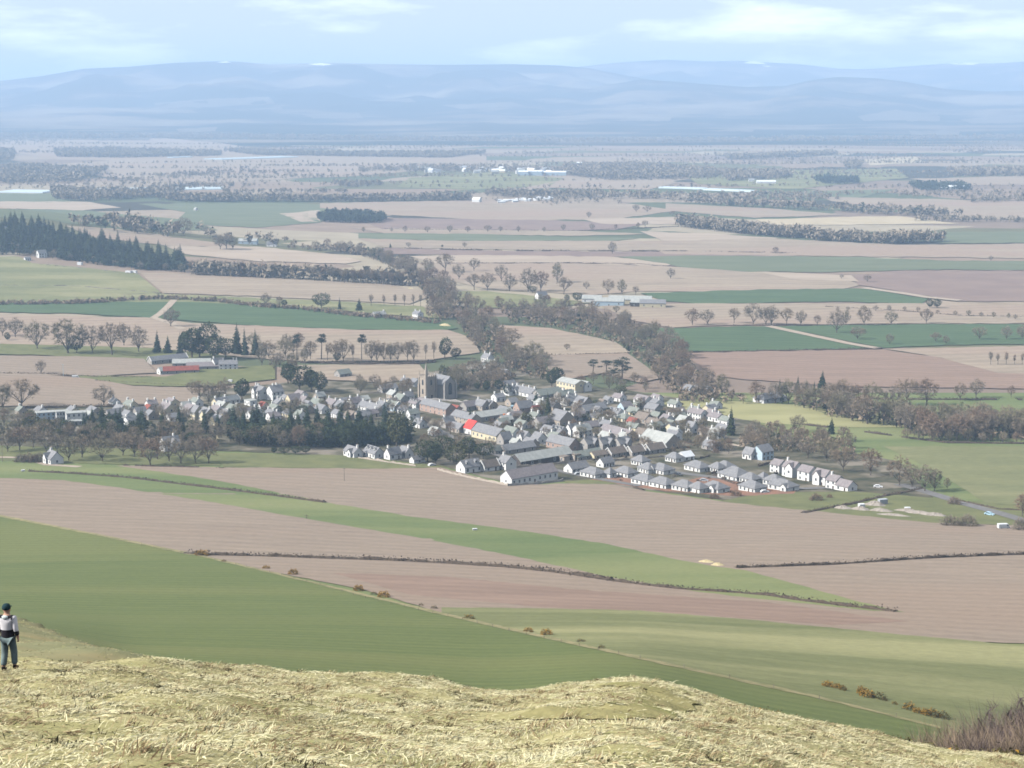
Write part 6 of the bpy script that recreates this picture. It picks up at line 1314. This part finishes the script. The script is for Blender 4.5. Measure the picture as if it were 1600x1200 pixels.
# low shrubs that grow just beyond the brow of the hill
def plant_top(kind, px, y, top, label, group, var=None, wide=1.0):
    u, m = ray_uv(px, top); x = float(u) * y; z = float(H(x, y)); h = CAMZ - float(m) * y - z
    return plant_at(kind, Vector((x, y, z - .02)), max(h, .25), label, group, RT, var, wide)
for i, (px, top, y) in enumerate([(1180,1103,57),(1192,1105,57),(1204,1107,57),(1216,1110,57),(1226,1113,57),(1252,1120,57),(1262,1122,57),(1285,1127,57.5),(1300,1130,57.5),(1316,1133,57.5),(1334,1136,58),(1352,1138,58),(1368,1141,58),(1384,1143,58),(1398,1146,58),(1412,1148,58),(1430,1153,58.5),(1496,1163,58.5),(1510,1164,58.5)]):
    plant_top(GO, px, y, top, 'low brown gorse clump fringing the brow', 'gorse fringe on the brow', var=2, wide=1.5 * RT.uniform(.8, 1.2))
for px, top, y, v in [(1576,1160,59,2), (1592,1156,59,2)]:
    plant_top(GO, px, y, top, 'low green brown gorse bush at the right end of the brow', 'gorse at the right corner', var=v)
M_TWIG.append(material('bramble_twigs', (0.155, 0.12, 0.112), (0.10, 0.08, 0.078), 0.8, coord='obj'))
SHR = [proto_bush(71, 3.2, 4, 1300, .0055), proto_bush(72, 3.2, 4, 1300, .005), proto_bush(73, 3.2, 0, 1200, .0055)]
PROTO['bramble_bush'] = (SHR, 3.0)
for i, (px, top, y) in enumerate([(1452,1112,84),(1478,1120,80),(1500,1115,86),(1520,1122,78),(1540,1106,88),(1560,1112,80),(1576,1098,90),(1598,1096,82),(1530,1128,74),(1500,1134,72),(1570,1126,72),(1595,1122,72),(1622,1092,84),(1640,1100,76)]):
    e = plant_top('bramble_bush', px + 30, y, top + 19, 'purplish bare bush in the thicket at the lower right corner', 'bare thicket at the lower right', wide=1.15); e['category'] = 'shrub'
PROTO['shrubby_birch'] = ([proto_bare(81, rx=.3, rz=.46, cz=.52, trunk=.06, nb=260, tw=9, twig=4, twl=.12, tww=.0028)], 16.0)
for px, top, y in [(1592,1084,96),(1624,1070,92)]:
    plant_top('shrubby_birch', px, y, top, 'taller thin bare tree standing up out of the thicket at the lower right', 'thin bare trees in the thicket', wide=1.2)

# ------------------------------------------------------------------ the walker
M_SKIN = material('skin', (0.55, 0.34, 0.25), (0.48, 0.29, 0.21), 8, coord='obj', rough=.6)
M_WHITECLOTH = material('pale_jacket_cloth', (0.74, 0.72, 0.73), (0.66, 0.64, 0.66), 6, coord='obj'); M_DARKCLOTH = material('dark_jacket_cloth', (0.035, 0.032, 0.04), (0.022, 0.02, 0.026), 6, coord='obj')
M_HEM = material('grey_hem_cloth', (0.36, 0.38, 0.36), (0.30, 0.32, 0.31), 6, coord='obj'); M_TROUSER = material('grey_green_trousers', (0.20, 0.255, 0.25), (0.13, 0.17, 0.175), 5, coord='obj')
M_BOOT = material('boot_leather', (0.03, 0.027, 0.025), (0.02, 0.018, 0.017), 6, coord='obj'); M_CAP = material('dark_teal_cap', (0.025, 0.055, 0.065), (0.016, 0.036, 0.045), 8, coord='obj'); M_HOOD = material('pale_hood_lining', (0.72, 0.78, 0.76), (0.62, 0.68, 0.67), 8, coord='obj')
M_EYE = material('eye', (0.05, 0.04, 0.035), (0.04, 0.03, 0.03), 8, coord='obj', rough=.2)
def skin_mesh(name, verts, edges, mats, pick=None, sub=2):
    """verts: (x,y,z,rx,ry); grown with a Skin modifier rooted at vertex 0 and baked"""
    me = bpy.data.meshes.new(name); me.from_pydata([v[:3] for v in verts], edges, []); me.update()
    o = bpy.data.objects.new(name + '_tmp', me); COL.objects.link(o)
    md = o.modifiers.new('skin', 'SKIN'); md.use_smooth_shade = True
    sd = me.skin_vertices[0].data
    for i, v in enumerate(verts): sd[i].radius = (v[3], v[4] if len(v) > 4 else v[3]); sd[i].use_root = (i == 0)
    ss = o.modifiers.new('sub', 'SUBSURF'); ss.levels = sub; ss.render_levels = sub
    dg = bpy.context.evaluated_depsgraph_get(); dg.update()
    res = bpy.data.meshes.new_from_object(o.evaluated_get(dg)); res.name = name
    bpy.data.objects.remove(o); res.materials.clear()
    for m in mats: res.materials.append(m)
    for p in res.polygons:
        p.use_smooth = True; p.material_index = pick(p.center) if pick else 0
    return res
def walker(px, py, height):
    p = at(px, py, 8); r = link('person', None); r.location = (p.x, p.y, p.z - .01); r.rotation_euler = (0, 0, math.radians(-8)); k = height / 1.76; r.scale = (k, k, k)
    tag(r, 'person in a dark cap and pale jacket with a dark waist band, walking away downhill', 'person')
    V = [(0, 0, .94, .15, .11), (0, -.01, 1.12, .14, .10), (0, -.02, 1.30, .17, .115), (0, -.015, 1.42, .12, .09), (0, .0, 1.50, .058, .058), (0, .015, 1.57, .075, .085), (0, .015, 1.66, .088, .105), (0, .01, 1.73, .066, .08),
         (0, .125, 1.615, .016, .02)]
    E = [(0, 1), (1, 2), (2, 3), (3, 4), (4, 5), (5, 6), (6, 7), (6, 8)]
    def chain(root, pts):
        prev = root
        for q in pts: V.append(q); E.append((prev, len(V) - 1)); prev = len(V) - 1
        return prev
    for s in (-1, 1):
        chain(6, [(s * .098, .0, 1.635, .014, .024)])
        w = chain(3, [(s * .185, -.015, 1.40, .07, .07), (s * .235, -.05, 1.14, .05, .05), (s * .255, .02, .92, .034, .034), (s * .258, .035, .86, .022, .038)])
        for j, (dy, ln) in enumerate(((-.03, .062), (-.01, .075), (.012, .078), (.033, .066))):
            chain(w, [(s * .258, .035 + dy, .825, .0095), (s * .254, .04 + dy, .825 - ln * .5, .0088), (s * .244, .046 + dy, .825 - ln, .0075)])
        chain(w, [(s * .248, .075, .85, .011), (s * .242, .088, .825, .0095), (s * .238, .092, .80, .008)])
        st = .09 * s
        chain(0, [(s * .09, 0, .86, .095, .10), (s * .105, .05 + st * .4, .50, .068, .072), (s * .11, -.02 + st, .10, .045, .05), (s * .115, .10 + st, .035, .04, .03)])
    link('body', skin_mesh('body', V, E, [M_SKIN]), r)
    V2 = [(0, 0, .86, .185, .145), (0, 0, .95, .185, .145), (0, -.01, 1.12, .19, .145), (0, -.02, 1.30, .205, .15), (0, -.015, 1.41, .16, .12), (0, 0, 1.475, .085, .085)]; E2 = [(0, 1), (1, 2), (2, 3), (3, 4), (4, 5)]
    for s in (-1, 1):
        a = len(V2); V2 += [(s * .19, -.015, 1.40, .092, .092), (s * .24, -.05, 1.14, .074, .074), (s * .258, .015, .935, .058, .058)]; E2 += [(4, a), (a, a + 1), (a + 1, a + 2)]
    def pick(c):
        if abs(c.x) > .185: return 1 if c.z < 1.08 else 0
        if c.z > 1.405: return 1
        return 2 if c.z < .915 else 1 if c.z < 1.10 else 0
    link('jacket', skin_mesh('jacket', V2, E2, [M_WHITECLOTH, M_DARKCLOTH, M_HEM], pick), r)
    V3 = [(0, 0, .90, .16, .125)]; E3 = []
    for s in (-1, 1):
        st = .09 * s; a = len(V3); V3 += [(s * .092, 0, .84, .112, .115), (s * .107, .05 + st * .4, .50, .09, .092), (s * .112, -.015 + st, .14, .078, .082)]; E3 += [(0, a), (a, a + 1), (a + 1, a + 2)]
    link('trousers', skin_mesh('trousers', V3, E3, [M_TROUSER]), r)
    for s in (-1, 1):
        st = .09 * s
        link('boot', skin_mesh('boot', [(s * .112, -.02 + st, .17, .058, .06), (s * .113, -.03 + st, .06, .058, .05), (s * .116, .09 + st, .045, .05, .042), (s * .118, .17 + st, .04, .04, .032)], [(0, 1), (1, 2), (2, 3)], [M_BOOT]), r)
    cap = skin_mesh('cap', [(0, -.015, 1.60, .108, .122), (0, -.01, 1.68, .122, .138), (0, -.0, 1.75, .10, .112), (0, 0, 1.785, .05, .06)], [(0, 1), (1, 2), (2, 3)], [M_CAP]); co_ = link('cap', cap, r)
    pk = MB(); pts = [(math.cos(a) * .095, .09 + math.sin(a) * .12, 1.675 - .02 * math.sin(a)) for a in np.linspace(0, math.pi, 9)]
    pk.add([(x, y, z) for x, y, z in pts] + [(x, y, z + .014) for x, y, z in pts], [tuple(range(9)), tuple(range(17, 8, -1))] + [(i, i + 1, i + 10, i + 9) for i in range(8)]); pk.build('peak', M_CAP, co_)
    link('hood', skin_mesh('hood', [(0, -.10, 1.50, .085, .05), (0, -.125, 1.45, .10, .05), (0, -.125, 1.39, .055, .03)], [(0, 1), (1, 2)], [M_HOOD]), r)
    for s in (-1, 1):
        m = MB(); m.tube((s * .034, .098, 1.652), (s * .034, .108, 1.652), .012, .009, 8); m.build('eye', M_EYE, r)
walker(15, 1047, 1.68)
# ------------------------------------------------------------------ cars, machines, walls and small things
M_TYRE = material('tyre_rubber', (0.02, 0.02, 0.02), (0.015, 0.015, 0.015), 5, coord='obj'); M_ORANGE = material('orange_paint', (0.75, 0.20, 0.02), (0.66, 0.17, 0.02), 3, coord='obj', rough=.4, spec=.4)
M_STEEL = material('dark_steel', (0.07, 0.07, 0.07), (0.045, 0.045, 0.045), 4, coord='obj', rough=.5); M_GREENPAINT = material('green_paint', (0.05, 0.16, 0.09), (0.04, 0.13, 0.07), 3, coord='obj')
PAINT = {k: material(k + '_car_paint', c, tuple(v * .9 for v in c), 3, coord='obj', rough=.3, spec=.5) for k, c in {'white': (.8, .8, .8), 'silver': (.42, .44, .46), 'red': (.42, .03, .03), 'blue': (.05, .10, .28), 'dark': (.05, .05, .055), 'pale blue': (.42, .62, .72)}.items()}
def car(px, py, rz, colour, label, van=False):
    p = at(px, py); e = link('parked_van' if van else 'parked_car', None); e.location = p; e.rotation_euler = (0, 0, rz); tag(e, label, 'van' if van else 'car')
    prof = [(-2.4, .35), (2.4, .35), (2.45, .9), (2.0, 1.15), (1.6, 2.1), (-2.4, 2.15), (-2.45, .9)] if van else [(-2.1, .3), (2.1, .3), (2.15, .75), (1.1, .92), (.55, 1.42), (-1.2, 1.45), (-1.9, .98), (-2.15, .85)]
    hw = .95 if van else .85; n = len(prof); b = MB()
    b.add([(x, -hw, z) for x, z in prof] + [(x, hw, z) for x, z in prof], [tuple(range(n)), tuple(range(2 * n - 1, n - 1, -1))] + [(i, i + n, (i + 1) % n + n, (i + 1) % n) for i in range(n)]); b.build('body', PAINT[colour], e)
    g = MB(); zt = 1.95 if van else 1.36; zb = 1.3 if van else .96; x0, x1 = (.9, 1.7) if van else (-1.35, .72)
    for s in (-1, 1): g.add([(x0, s * (hw + .01), zb), (x1, s * (hw + .01), zb), (x1 - .35, s * (hw + .01), zt), (x0 + .2, s * (hw + .01), zt)], [(0, 1, 2, 3)])
    g.build('window', M_GLASS, e)
    for x in (-1.35, 1.35):
        for s in (-1, 1): w = MB(); w.tube((x, s * (hw - .18), .32), (x, s * (hw + .03), .32), .32, .32, 10); w.build('wheel', M_TYRE, e)
for px, py, rz, c, lb, v in [(1546,805,-.75,'pale blue','pale blue car driving on the grey road at the right',False), (1372,762,-.3,'white','white car parked at the end of the white terrace',False), (1568,826,.15,'white','white van by the field corner at the lower right',True), (1140,747,-.4,'red','red car on the lane below the long hipped bungalow',False), (1100,752,-.3,'silver','silver car on the lane between the bungalows',False),
                             (1060,743,-.8,'dark','dark car outside the two gabled bungalow',False), (805,665,-.7,'dark','dark car on the main street below the digger',False), (848,690,-.8,'white','white car on the main street right of the cream house',False), (700,655,-.9,'silver','silver car outside the long stone terrace',False), (757,668,-.9,'blue','blue car near the red roof',False),
                             (118,591,.1,'white','white van on the grass between the ploughed fields',True), (675,728,.6,'white','white car by the small garage at the field edge',False), (904,742,.4,'silver','silver car by the gable of the first bungalow',False), (1195,770,.2,'white','white car in the red gravel yard',False), (800,641,.3,'dark','dark van behind the digger',True)]:
    car(px, py, rz, c, lb, v)

p = at(786, 656); e = link('excavator', None); e.location = p; e.rotation_euler = (0, 0, -.4); tag(e, 'orange excavator with a bent arm beside the long grey shed', 'excavator')
for s in (-1, 1): m = MB(); m.box((0, s * 1.3, .5), (4.4, .7, 1.0)); m.build('track', M_STEEL, e)
m = MB(); m.box((-.4, 0, 1.8), (3.8, 2.7, 1.4)); m.build('body', M_ORANGE, e)
m = MB(); m.box((.7, .7, 3.0), (1.6, 1.2, 1.5)); c = m.build('cab', M_ORANGE, e); m = MB(); m.box((1.2, .7, 3.1), (.7, 1.24, 1.0)); m.build('window', M_GLASS, c)
m = MB(); m.tube((1.2, -.3, 2.2), (4.2, -.3, 4.6), .45, .4, 6); m.tube((4.2, -.3, 4.6), (6.6, -.3, 2.4), .4, .3, 6); a_ = m.build('arm', M_ORANGE, e); m = MB(); m.box((6.7, -.3, 1.8), (1.0, 1.4, 1.2)); m.build('bucket', M_STEEL, a_)
def boxy(px, py, d, rz, mat, name, cat, lb, ribs=5):
    p = at(px, py); e = link(name, None); e.location = p; e.rotation_euler = (0, 0, rz); tag(e, lb, cat)
    m = MB(); m.box((0, 0, d[2] / 2), d); m.build('body', mat, e); m = MB()
    for i in range(ribs):
        x = -d[0] / 2 + d[0] * (i + .5) / ribs
        for s in (-1, 1): m.box((x, s * (d[1] / 2 + .05), d[2] / 2), (.14, .1, d[2] * .95))
    m.build('rib', mat, e); m = MB(); m.box((0, 0, d[2] + .05), (d[0] + .1, d[1] + .1, .1)); m.build('lid', mat, e)
boxy(804, 640, (4.6, 2.4, 2.6), -.3, PAINT['pale blue'], 'storage_container', 'container', 'bright pale blue container between the houses above the digger')
boxy(797, 653, (4.5, 2.2, 1.8), -.2, M_GREENPAINT, 'skip', 'skip', 'green skip just right of the orange excavator'); boxy(1073, 660, (4.5, 2.4, 1.8), -.5, M_ORANGE, 'skip', 'skip', 'glowing orange skip in front of the long white row')
# boundary walls
for line, h, w_, lb, mt in [([(684,735),(702,740),(735,748),(794,760)], 1.3, .6, 'pale stone wall along the field edge left of the long white house', WALLS['tan']), ([(794,760),(835,757),(880,752)], 1.4, .6, 'shaded wall in front of the long white house', WALLS['grey']), ([(560,716),(600,722),(650,729)], 1.1, .5, 'low pale wall below the white cottages', WALLS['tan']),
                            ([(800,731),(850,728),(900,722)], 1.3, .5, 'pale wall under the long barn', WALLS['tan']), ([(930,723),(980,719),(1050,713)], 1.2, .5, 'garden wall below the dark roofed cottages', WALLS['tan']), ([(1140,696),(1165,699)], 1.2, .5, 'short garden wall at the right edge of the village', WALLS['tan']),
                            ([(735,633),(770,641),(800,652)], 1.5, .5, 'stone wall beside the long grey shed', WALLS['pink']), ([(640,624),(700,627),(750,632)], 1.6, .6, 'churchyard wall', WALLS['grey'])]:
    hedge(line, h, w_, lb, mt, name='stone_wall', cat='wall')
RG = random.Random(41)
GL = ['dark garden hedge among the houses in the centre', 'dark garden hedge among the bungalows', 'dark garden hedge in the left part of the village']
for box, n, gi in (((760,900,640,700),12,0), ((900,1130,630,720),16,0), ((930,1240,728,770),12,1), ((180,620,640,664),12,2)):
    for i in range(n):
        x = RG.uniform(box[0], box[1]); y = RG.uniform(box[2], box[3]); l = RG.uniform(10, 24)
        o = hedge([(x, y), (x + l * .5, y + l * (.17 if i % 2 else -.14)), (x + l, y + l * (.34 if i % 2 else -.28))], RG.uniform(1.2, 2.2), 1.2, GL[gi], name='garden_hedge', cat='hedge', seed=i)
        o['group'] = 'garden hedges %d' % gi if False else ('garden hedges of the centre', 'garden hedges of the estate', 'garden hedges on the left')[gi]
# the yard of rubble heaps
M_RUBBLE = material('rubble', (0.36, 0.32, 0.28), (0.22, 0.19, 0.16), .8, coord='obj'); M_HAY = material('old_straw', (0.50, 0.42, 0.25), (0.40, 0.33, 0.19), .8, coord='obj')
def heap(px, py, L, W, h, mat, lb, name='rubble_heap', cat='heap', grp=None):
    p = at(px, py); r = random.Random(int(px)); m = MB(); N = 14; R = 5
    vs = [(0, 0, h)]; fs = []
    for j in range(1, R + 1):
        for i in range(N):
            a = 2 * math.pi * i / N; q = j / R * r.uniform(.88, 1.12); vs.append((math.cos(a) * L / 2 * q, math.sin(a) * W / 2 * q, max(-.2, h * (1 - (j / R) ** 1.4) + r.uniform(-.15, .15) * h)))
    for i in range(N): fs.append((0, 1 + i, 1 + (i + 1) % N))
    for j in range(R - 1):
        for i in range(N): fs.append((1 + j * N + i, 1 + (j + 1) * N + i, 1 + (j + 1) * N + (i + 1) % N, 1 + j * N + (i + 1) % N))
    m.add(vs, fs); o = m.build(name, mat); o.location = p; o.rotation_euler = (0, 0, -.5); return tag(o, lb, cat, grp)
for px, py, L, W, h, lb in [(1318,795,9,6,1.6,'pale rubble heap at the left end of the spoil yard'), (1345,797,10,5,1.8,'rubble heap second from the left in the spoil yard'), (1368,790,11,6,2.2,'largest rubble heap, at the back of the spoil yard'), (1378,799,12,6,1.5,'long low rubble heap before the largest one'), (1418,799,12,5,1.4,'rubble heap beside the white tank'), (1440,803,14,5,1.4,'stony heap right of the white tank'), (1462,806,12,5,1.5,'rightmost rubble heap before the purplish bushes'), (1400,806,16,5,1.0,'low spread of stones at the front of the spoil yard')]:
    heap(px, py, L, W, h, M_RUBBLE, lb, grp='rubble heaps of the spoil yard')
for px, py, L, W, h, lb in [(1105,879,7,4,1.0,'pale straw heap at the tip of the green strip'), (1122,884,6,4,1.1,'small straw heap beside the larger one at the green strip'), (696,510,16,8,2.6,'straw heap at the right end of the left wheat field'), (642,452,10,6,1.6,'small straw heap at the edge of the avenue wood')]:
    heap(px, py, L, W, h, M_HAY, lb, 'straw_heap', 'straw heap')
boxy(1346, 794, (2.6, 2.0, 1.9), .2, PAINT['white'], 'site_cabin', 'cabin', 'little white cabin in the spoil yard', 3); boxy(1379, 788, (4.0, 2.2, 2.4), .3, PAINT['silver'], 'site_cabin', 'cabin', 'grey site cabin behind the largest rubble heap', 3); boxy(1418, 797, (2.4, 1.6, 1.2), .1, PAINT['white'], 'water_tank', 'tank', 'small white tank in the spoil yard', 3)
boxy(742, 829, (1.8, .9, .8), .2, PAINT['white'], 'water_trough', 'trough', 'white water trough alone on the green strip', 2); boxy(36, 737, (1.8, .9, .9), .4, PAINT['white'], 'water_trough', 'trough', 'white trough at the left end of the upper hedge', 2)
for px, py, d, lb in [(125,414,(6,3,3.2),'white field shelter alone by the wall under the knoll'), (201,427,(7,3,2.8),'left white caravan at the foot of the knoll'), (210,427,(6,3,3),'right white caravan at the foot of the knoll'), (1031,476,(3,2.5,3),'white tank at the right end of the farm sheds'), (360,598,(3,1.6,2),'white tank on the grass behind the mansion')]:
    boxy(px, py, d, -.4, PAINT['white'], 'caravan' if 'caravan' in lb else 'field_shelter' if 'shelter' in lb else 'water_tank', 'caravan' if 'caravan' in lb else 'shelter' if 'shelter' in lb else 'tank', lb, 3)
def pole(px, py, h, lb, mat=None):
    p = at(px, py); e = link('telegraph_pole', None); e.location = p; tag(e, lb, 'pole')
    m = MB(); m.tube((0, 0, -.3), (0, 0, h), .14, .09, 7); m.build('post', mat or M_PALEBARK, e); m = MB(); m.box((0, 0, h - .5), (1.8, .12, .12)); m.build('crossarm', mat or M_PALEBARK, e)
pole(99, 588, 9, 'pale blue mast on the hedge between two ploughed fields', PAINT['pale blue']); pole(538, 752, 7, 'pole standing alone in the large ploughed field'); pole(479, 811, 2.0, 'short dark post on the edge of the green strip', M_BARK); pole(4, 722, 14, 'pale pole at the left edge beside the drive')
# fence along the verge
fe = link('post_and_wire_fence', None); tag(fe, 'post and wire fence along the dead grass verge below the green pasture', 'fence')
fl = [(150,838),(320,872),(500,915.5),(700,965),(850,1000),(1000,1033),(1140,1063),(1280,1095),(1400,1124),(1470,1142)]
FP = ground_hit([q[0] for q in fl], [q[1] for q in fl], 140); pts = []
for a, b in zip(FP[:-1], FP[1:]):
    k = max(1, int(np.hypot(*(b - a)[:2]) / 9))
    for i in range(k): q = a + (b - a) * i / k; pts.append(Vector((q[0], q[1], float(H(q[0], q[1])))))
for q in pts[:95]:
    m = MB(); m.tube((q.x, q.y, q.z - .2), (q.x, q.y, q.z + 1.15), .06, .05, 5); m.build('post', M_PALEBARK, fe)
m = MB()
for a, b in zip(pts[:94], pts[1:95]):
    for z in (.45, .8, 1.08): m.tube(a + Vector((0, 0, z)), b + Vector((0, 0, z)), .008, .008, 3, cap=False)
m.build('wire', M_STEEL, fe)
HAZE_COL = (0.51, 0.71, 1.0, 1); HAZE_D = 1.12e-4
CLOUD_LOC = (1.3, 0.4, 2.0); CLOUD_FAC = 0.75; CLOUD_COL = (29, 29.5, 29.5, 1); VEIL = 0.2
SKY_STRENGTH = 0.055; SUN_STRENGTH = 5.0; EXPOSURE = 0.58
# ------------------------------------------------------------------ haze, sky, sun, camera
SUN_EL, SUN_AZ = math.radians(36), math.radians(-101)   # azimuth from +Y, clockwise: the sun stands on the left
mh = bpy.data.materials.new('haze_air'); mh.use_nodes = True
nt = mh.node_tree; nt.nodes.remove(nt.nodes['Principled BSDF'])
pv = nt.nodes.new('ShaderNodeVolumePrincipled'); pv.inputs['Color'].default_value = HAZE_COL; pv.inputs['Density'].default_value = HAZE_D
pv.inputs['Density Attribute'].default_value = ''; pv.inputs['Anisotropy'].default_value = 0.0
nt.links.new(pv.outputs[0], nt.nodes['Material Output'].inputs['Volume'])
hz = MB(); hz.box((0, 13480, 309.5), (46000, 27240, 621)); hazeo = hz.build('haze', mh)
tag(hazeo, 'pale blue haze over the plain', 'haze', kind='stuff')

w = bpy.data.worlds.new('World'); scene.world = w; w.use_nodes = True
nt = w.node_tree; N = nt.nodes; Lk = nt.links; bg = N['Background']
sky = N.new('ShaderNodeTexSky'); sky.sky_type = 'NISHITA'; sky.sun_disc = False
sky.sun_elevation = SUN_EL; sky.sun_rotation = SUN_AZ; sky.altitude = 200; sky.air_density = 1.0; sky.dust_density = 0.8; sky.ozone_density = 1.4
tc = N.new('ShaderNodeTexCoord')
sx = N.new('ShaderNodeSeparateXYZ'); Lk.new(tc.outputs['Generated'], sx.inputs[0])
mpc = N.new('ShaderNodeMapping'); mpc.inputs['Scale'].default_value = (9, 9, 46); mpc.inputs['Location'].default_value = CLOUD_LOC; Lk.new(tc.outputs['Generated'], mpc.inputs['Vector'])
nz = N.new('ShaderNodeTexNoise'); nz.inputs['Scale'].default_value = 1.0; nz.inputs['Detail'].default_value = 6; nz.inputs['Roughness'].default_value = 0.55; Lk.new(mpc.outputs[0], nz.inputs['Vector'])
rp = N.new('ShaderNodeValToRGB'); rp.color_ramp.elements[0].position = 0.40; rp.color_ramp.elements[1].position = 0.70
rp.color_ramp.elements[1].color = (CLOUD_FAC, CLOUD_FAC, CLOUD_FAC, 1); Lk.new(nz.outputs['Fac'], rp.inputs[0])
mx = N.new('ShaderNodeMix'); mx.data_type = 'RGBA'; vr = N.new('ShaderNodeMapRange'); vr.interpolation_type = 'SMOOTHSTEP'; vr.inputs['From Min'].default_value = 0.03; vr.inputs['From Max'].default_value = 0.28; vr.inputs['To Min'].default_value = VEIL; vr.inputs['To Max'].default_value = 0.0
Lk.new(sx.outputs['Z'], vr.inputs['Value'])
mxv = N.new('ShaderNodeMath'); mxv.operation = 'MAXIMUM'; Lk.new(rp.outputs[0], mxv.inputs[0]); Lk.new(vr.outputs[0], mxv.inputs[1])
Lk.new(mxv.outputs[0], mx.inputs['Factor']); Lk.new(sky.outputs[0], mx.inputs['A']); mx.inputs['B'].default_value = CLOUD_COL
Lk.new(mx.outputs['Result'], bg.inputs['Color']); bg.inputs['Strength'].default_value = SKY_STRENGTH

sl = bpy.data.lights.new('sun', 'SUN'); sl.energy = SUN_STRENGTH; sl.angle = math.radians(0.5); sl.color = (1.0, 0.965, 0.91)
so = bpy.data.objects.new('sun', sl); COL.objects.link(so)
d = Vector((math.sin(SUN_AZ) * math.cos(SUN_EL), math.cos(SUN_AZ) * math.cos(SUN_EL), math.sin(SUN_EL)))
so.rotation_euler = d.to_track_quat('Z', 'Y').to_euler(); so.location = (-300, 100, 500)

cam = bpy.data.cameras.new('camera'); co = bpy.data.objects.new('camera', cam); COL.objects.link(co)
cam.sensor_width = 36; cam.lens = 36 * F / 1600; cam.clip_start = 0.3; cam.clip_end = 90000
co.location = (0, 0, CAMZ); co.rotation_euler = (math.pi / 2 - TILT, 0, 0)
scene.camera = co
vs = scene.view_settings; scene.display_settings.display_device = 'sRGB'
vs.view_transform = 'Standard'; vs.look = 'None'; vs.gamma = 1; vs.use_curve_mapping = False; vs.exposure = EXPOSURE
cy = scene.cycles
cy.max_bounces = 4; cy.diffuse_bounces = 0; cy.glossy_bounces = 1; cy.transmission_bounces = 1; cy.transparent_max_bounces = 4; cy.volume_bounces = 2
cy.use_denoising = True
cy.filter_width = 1.7
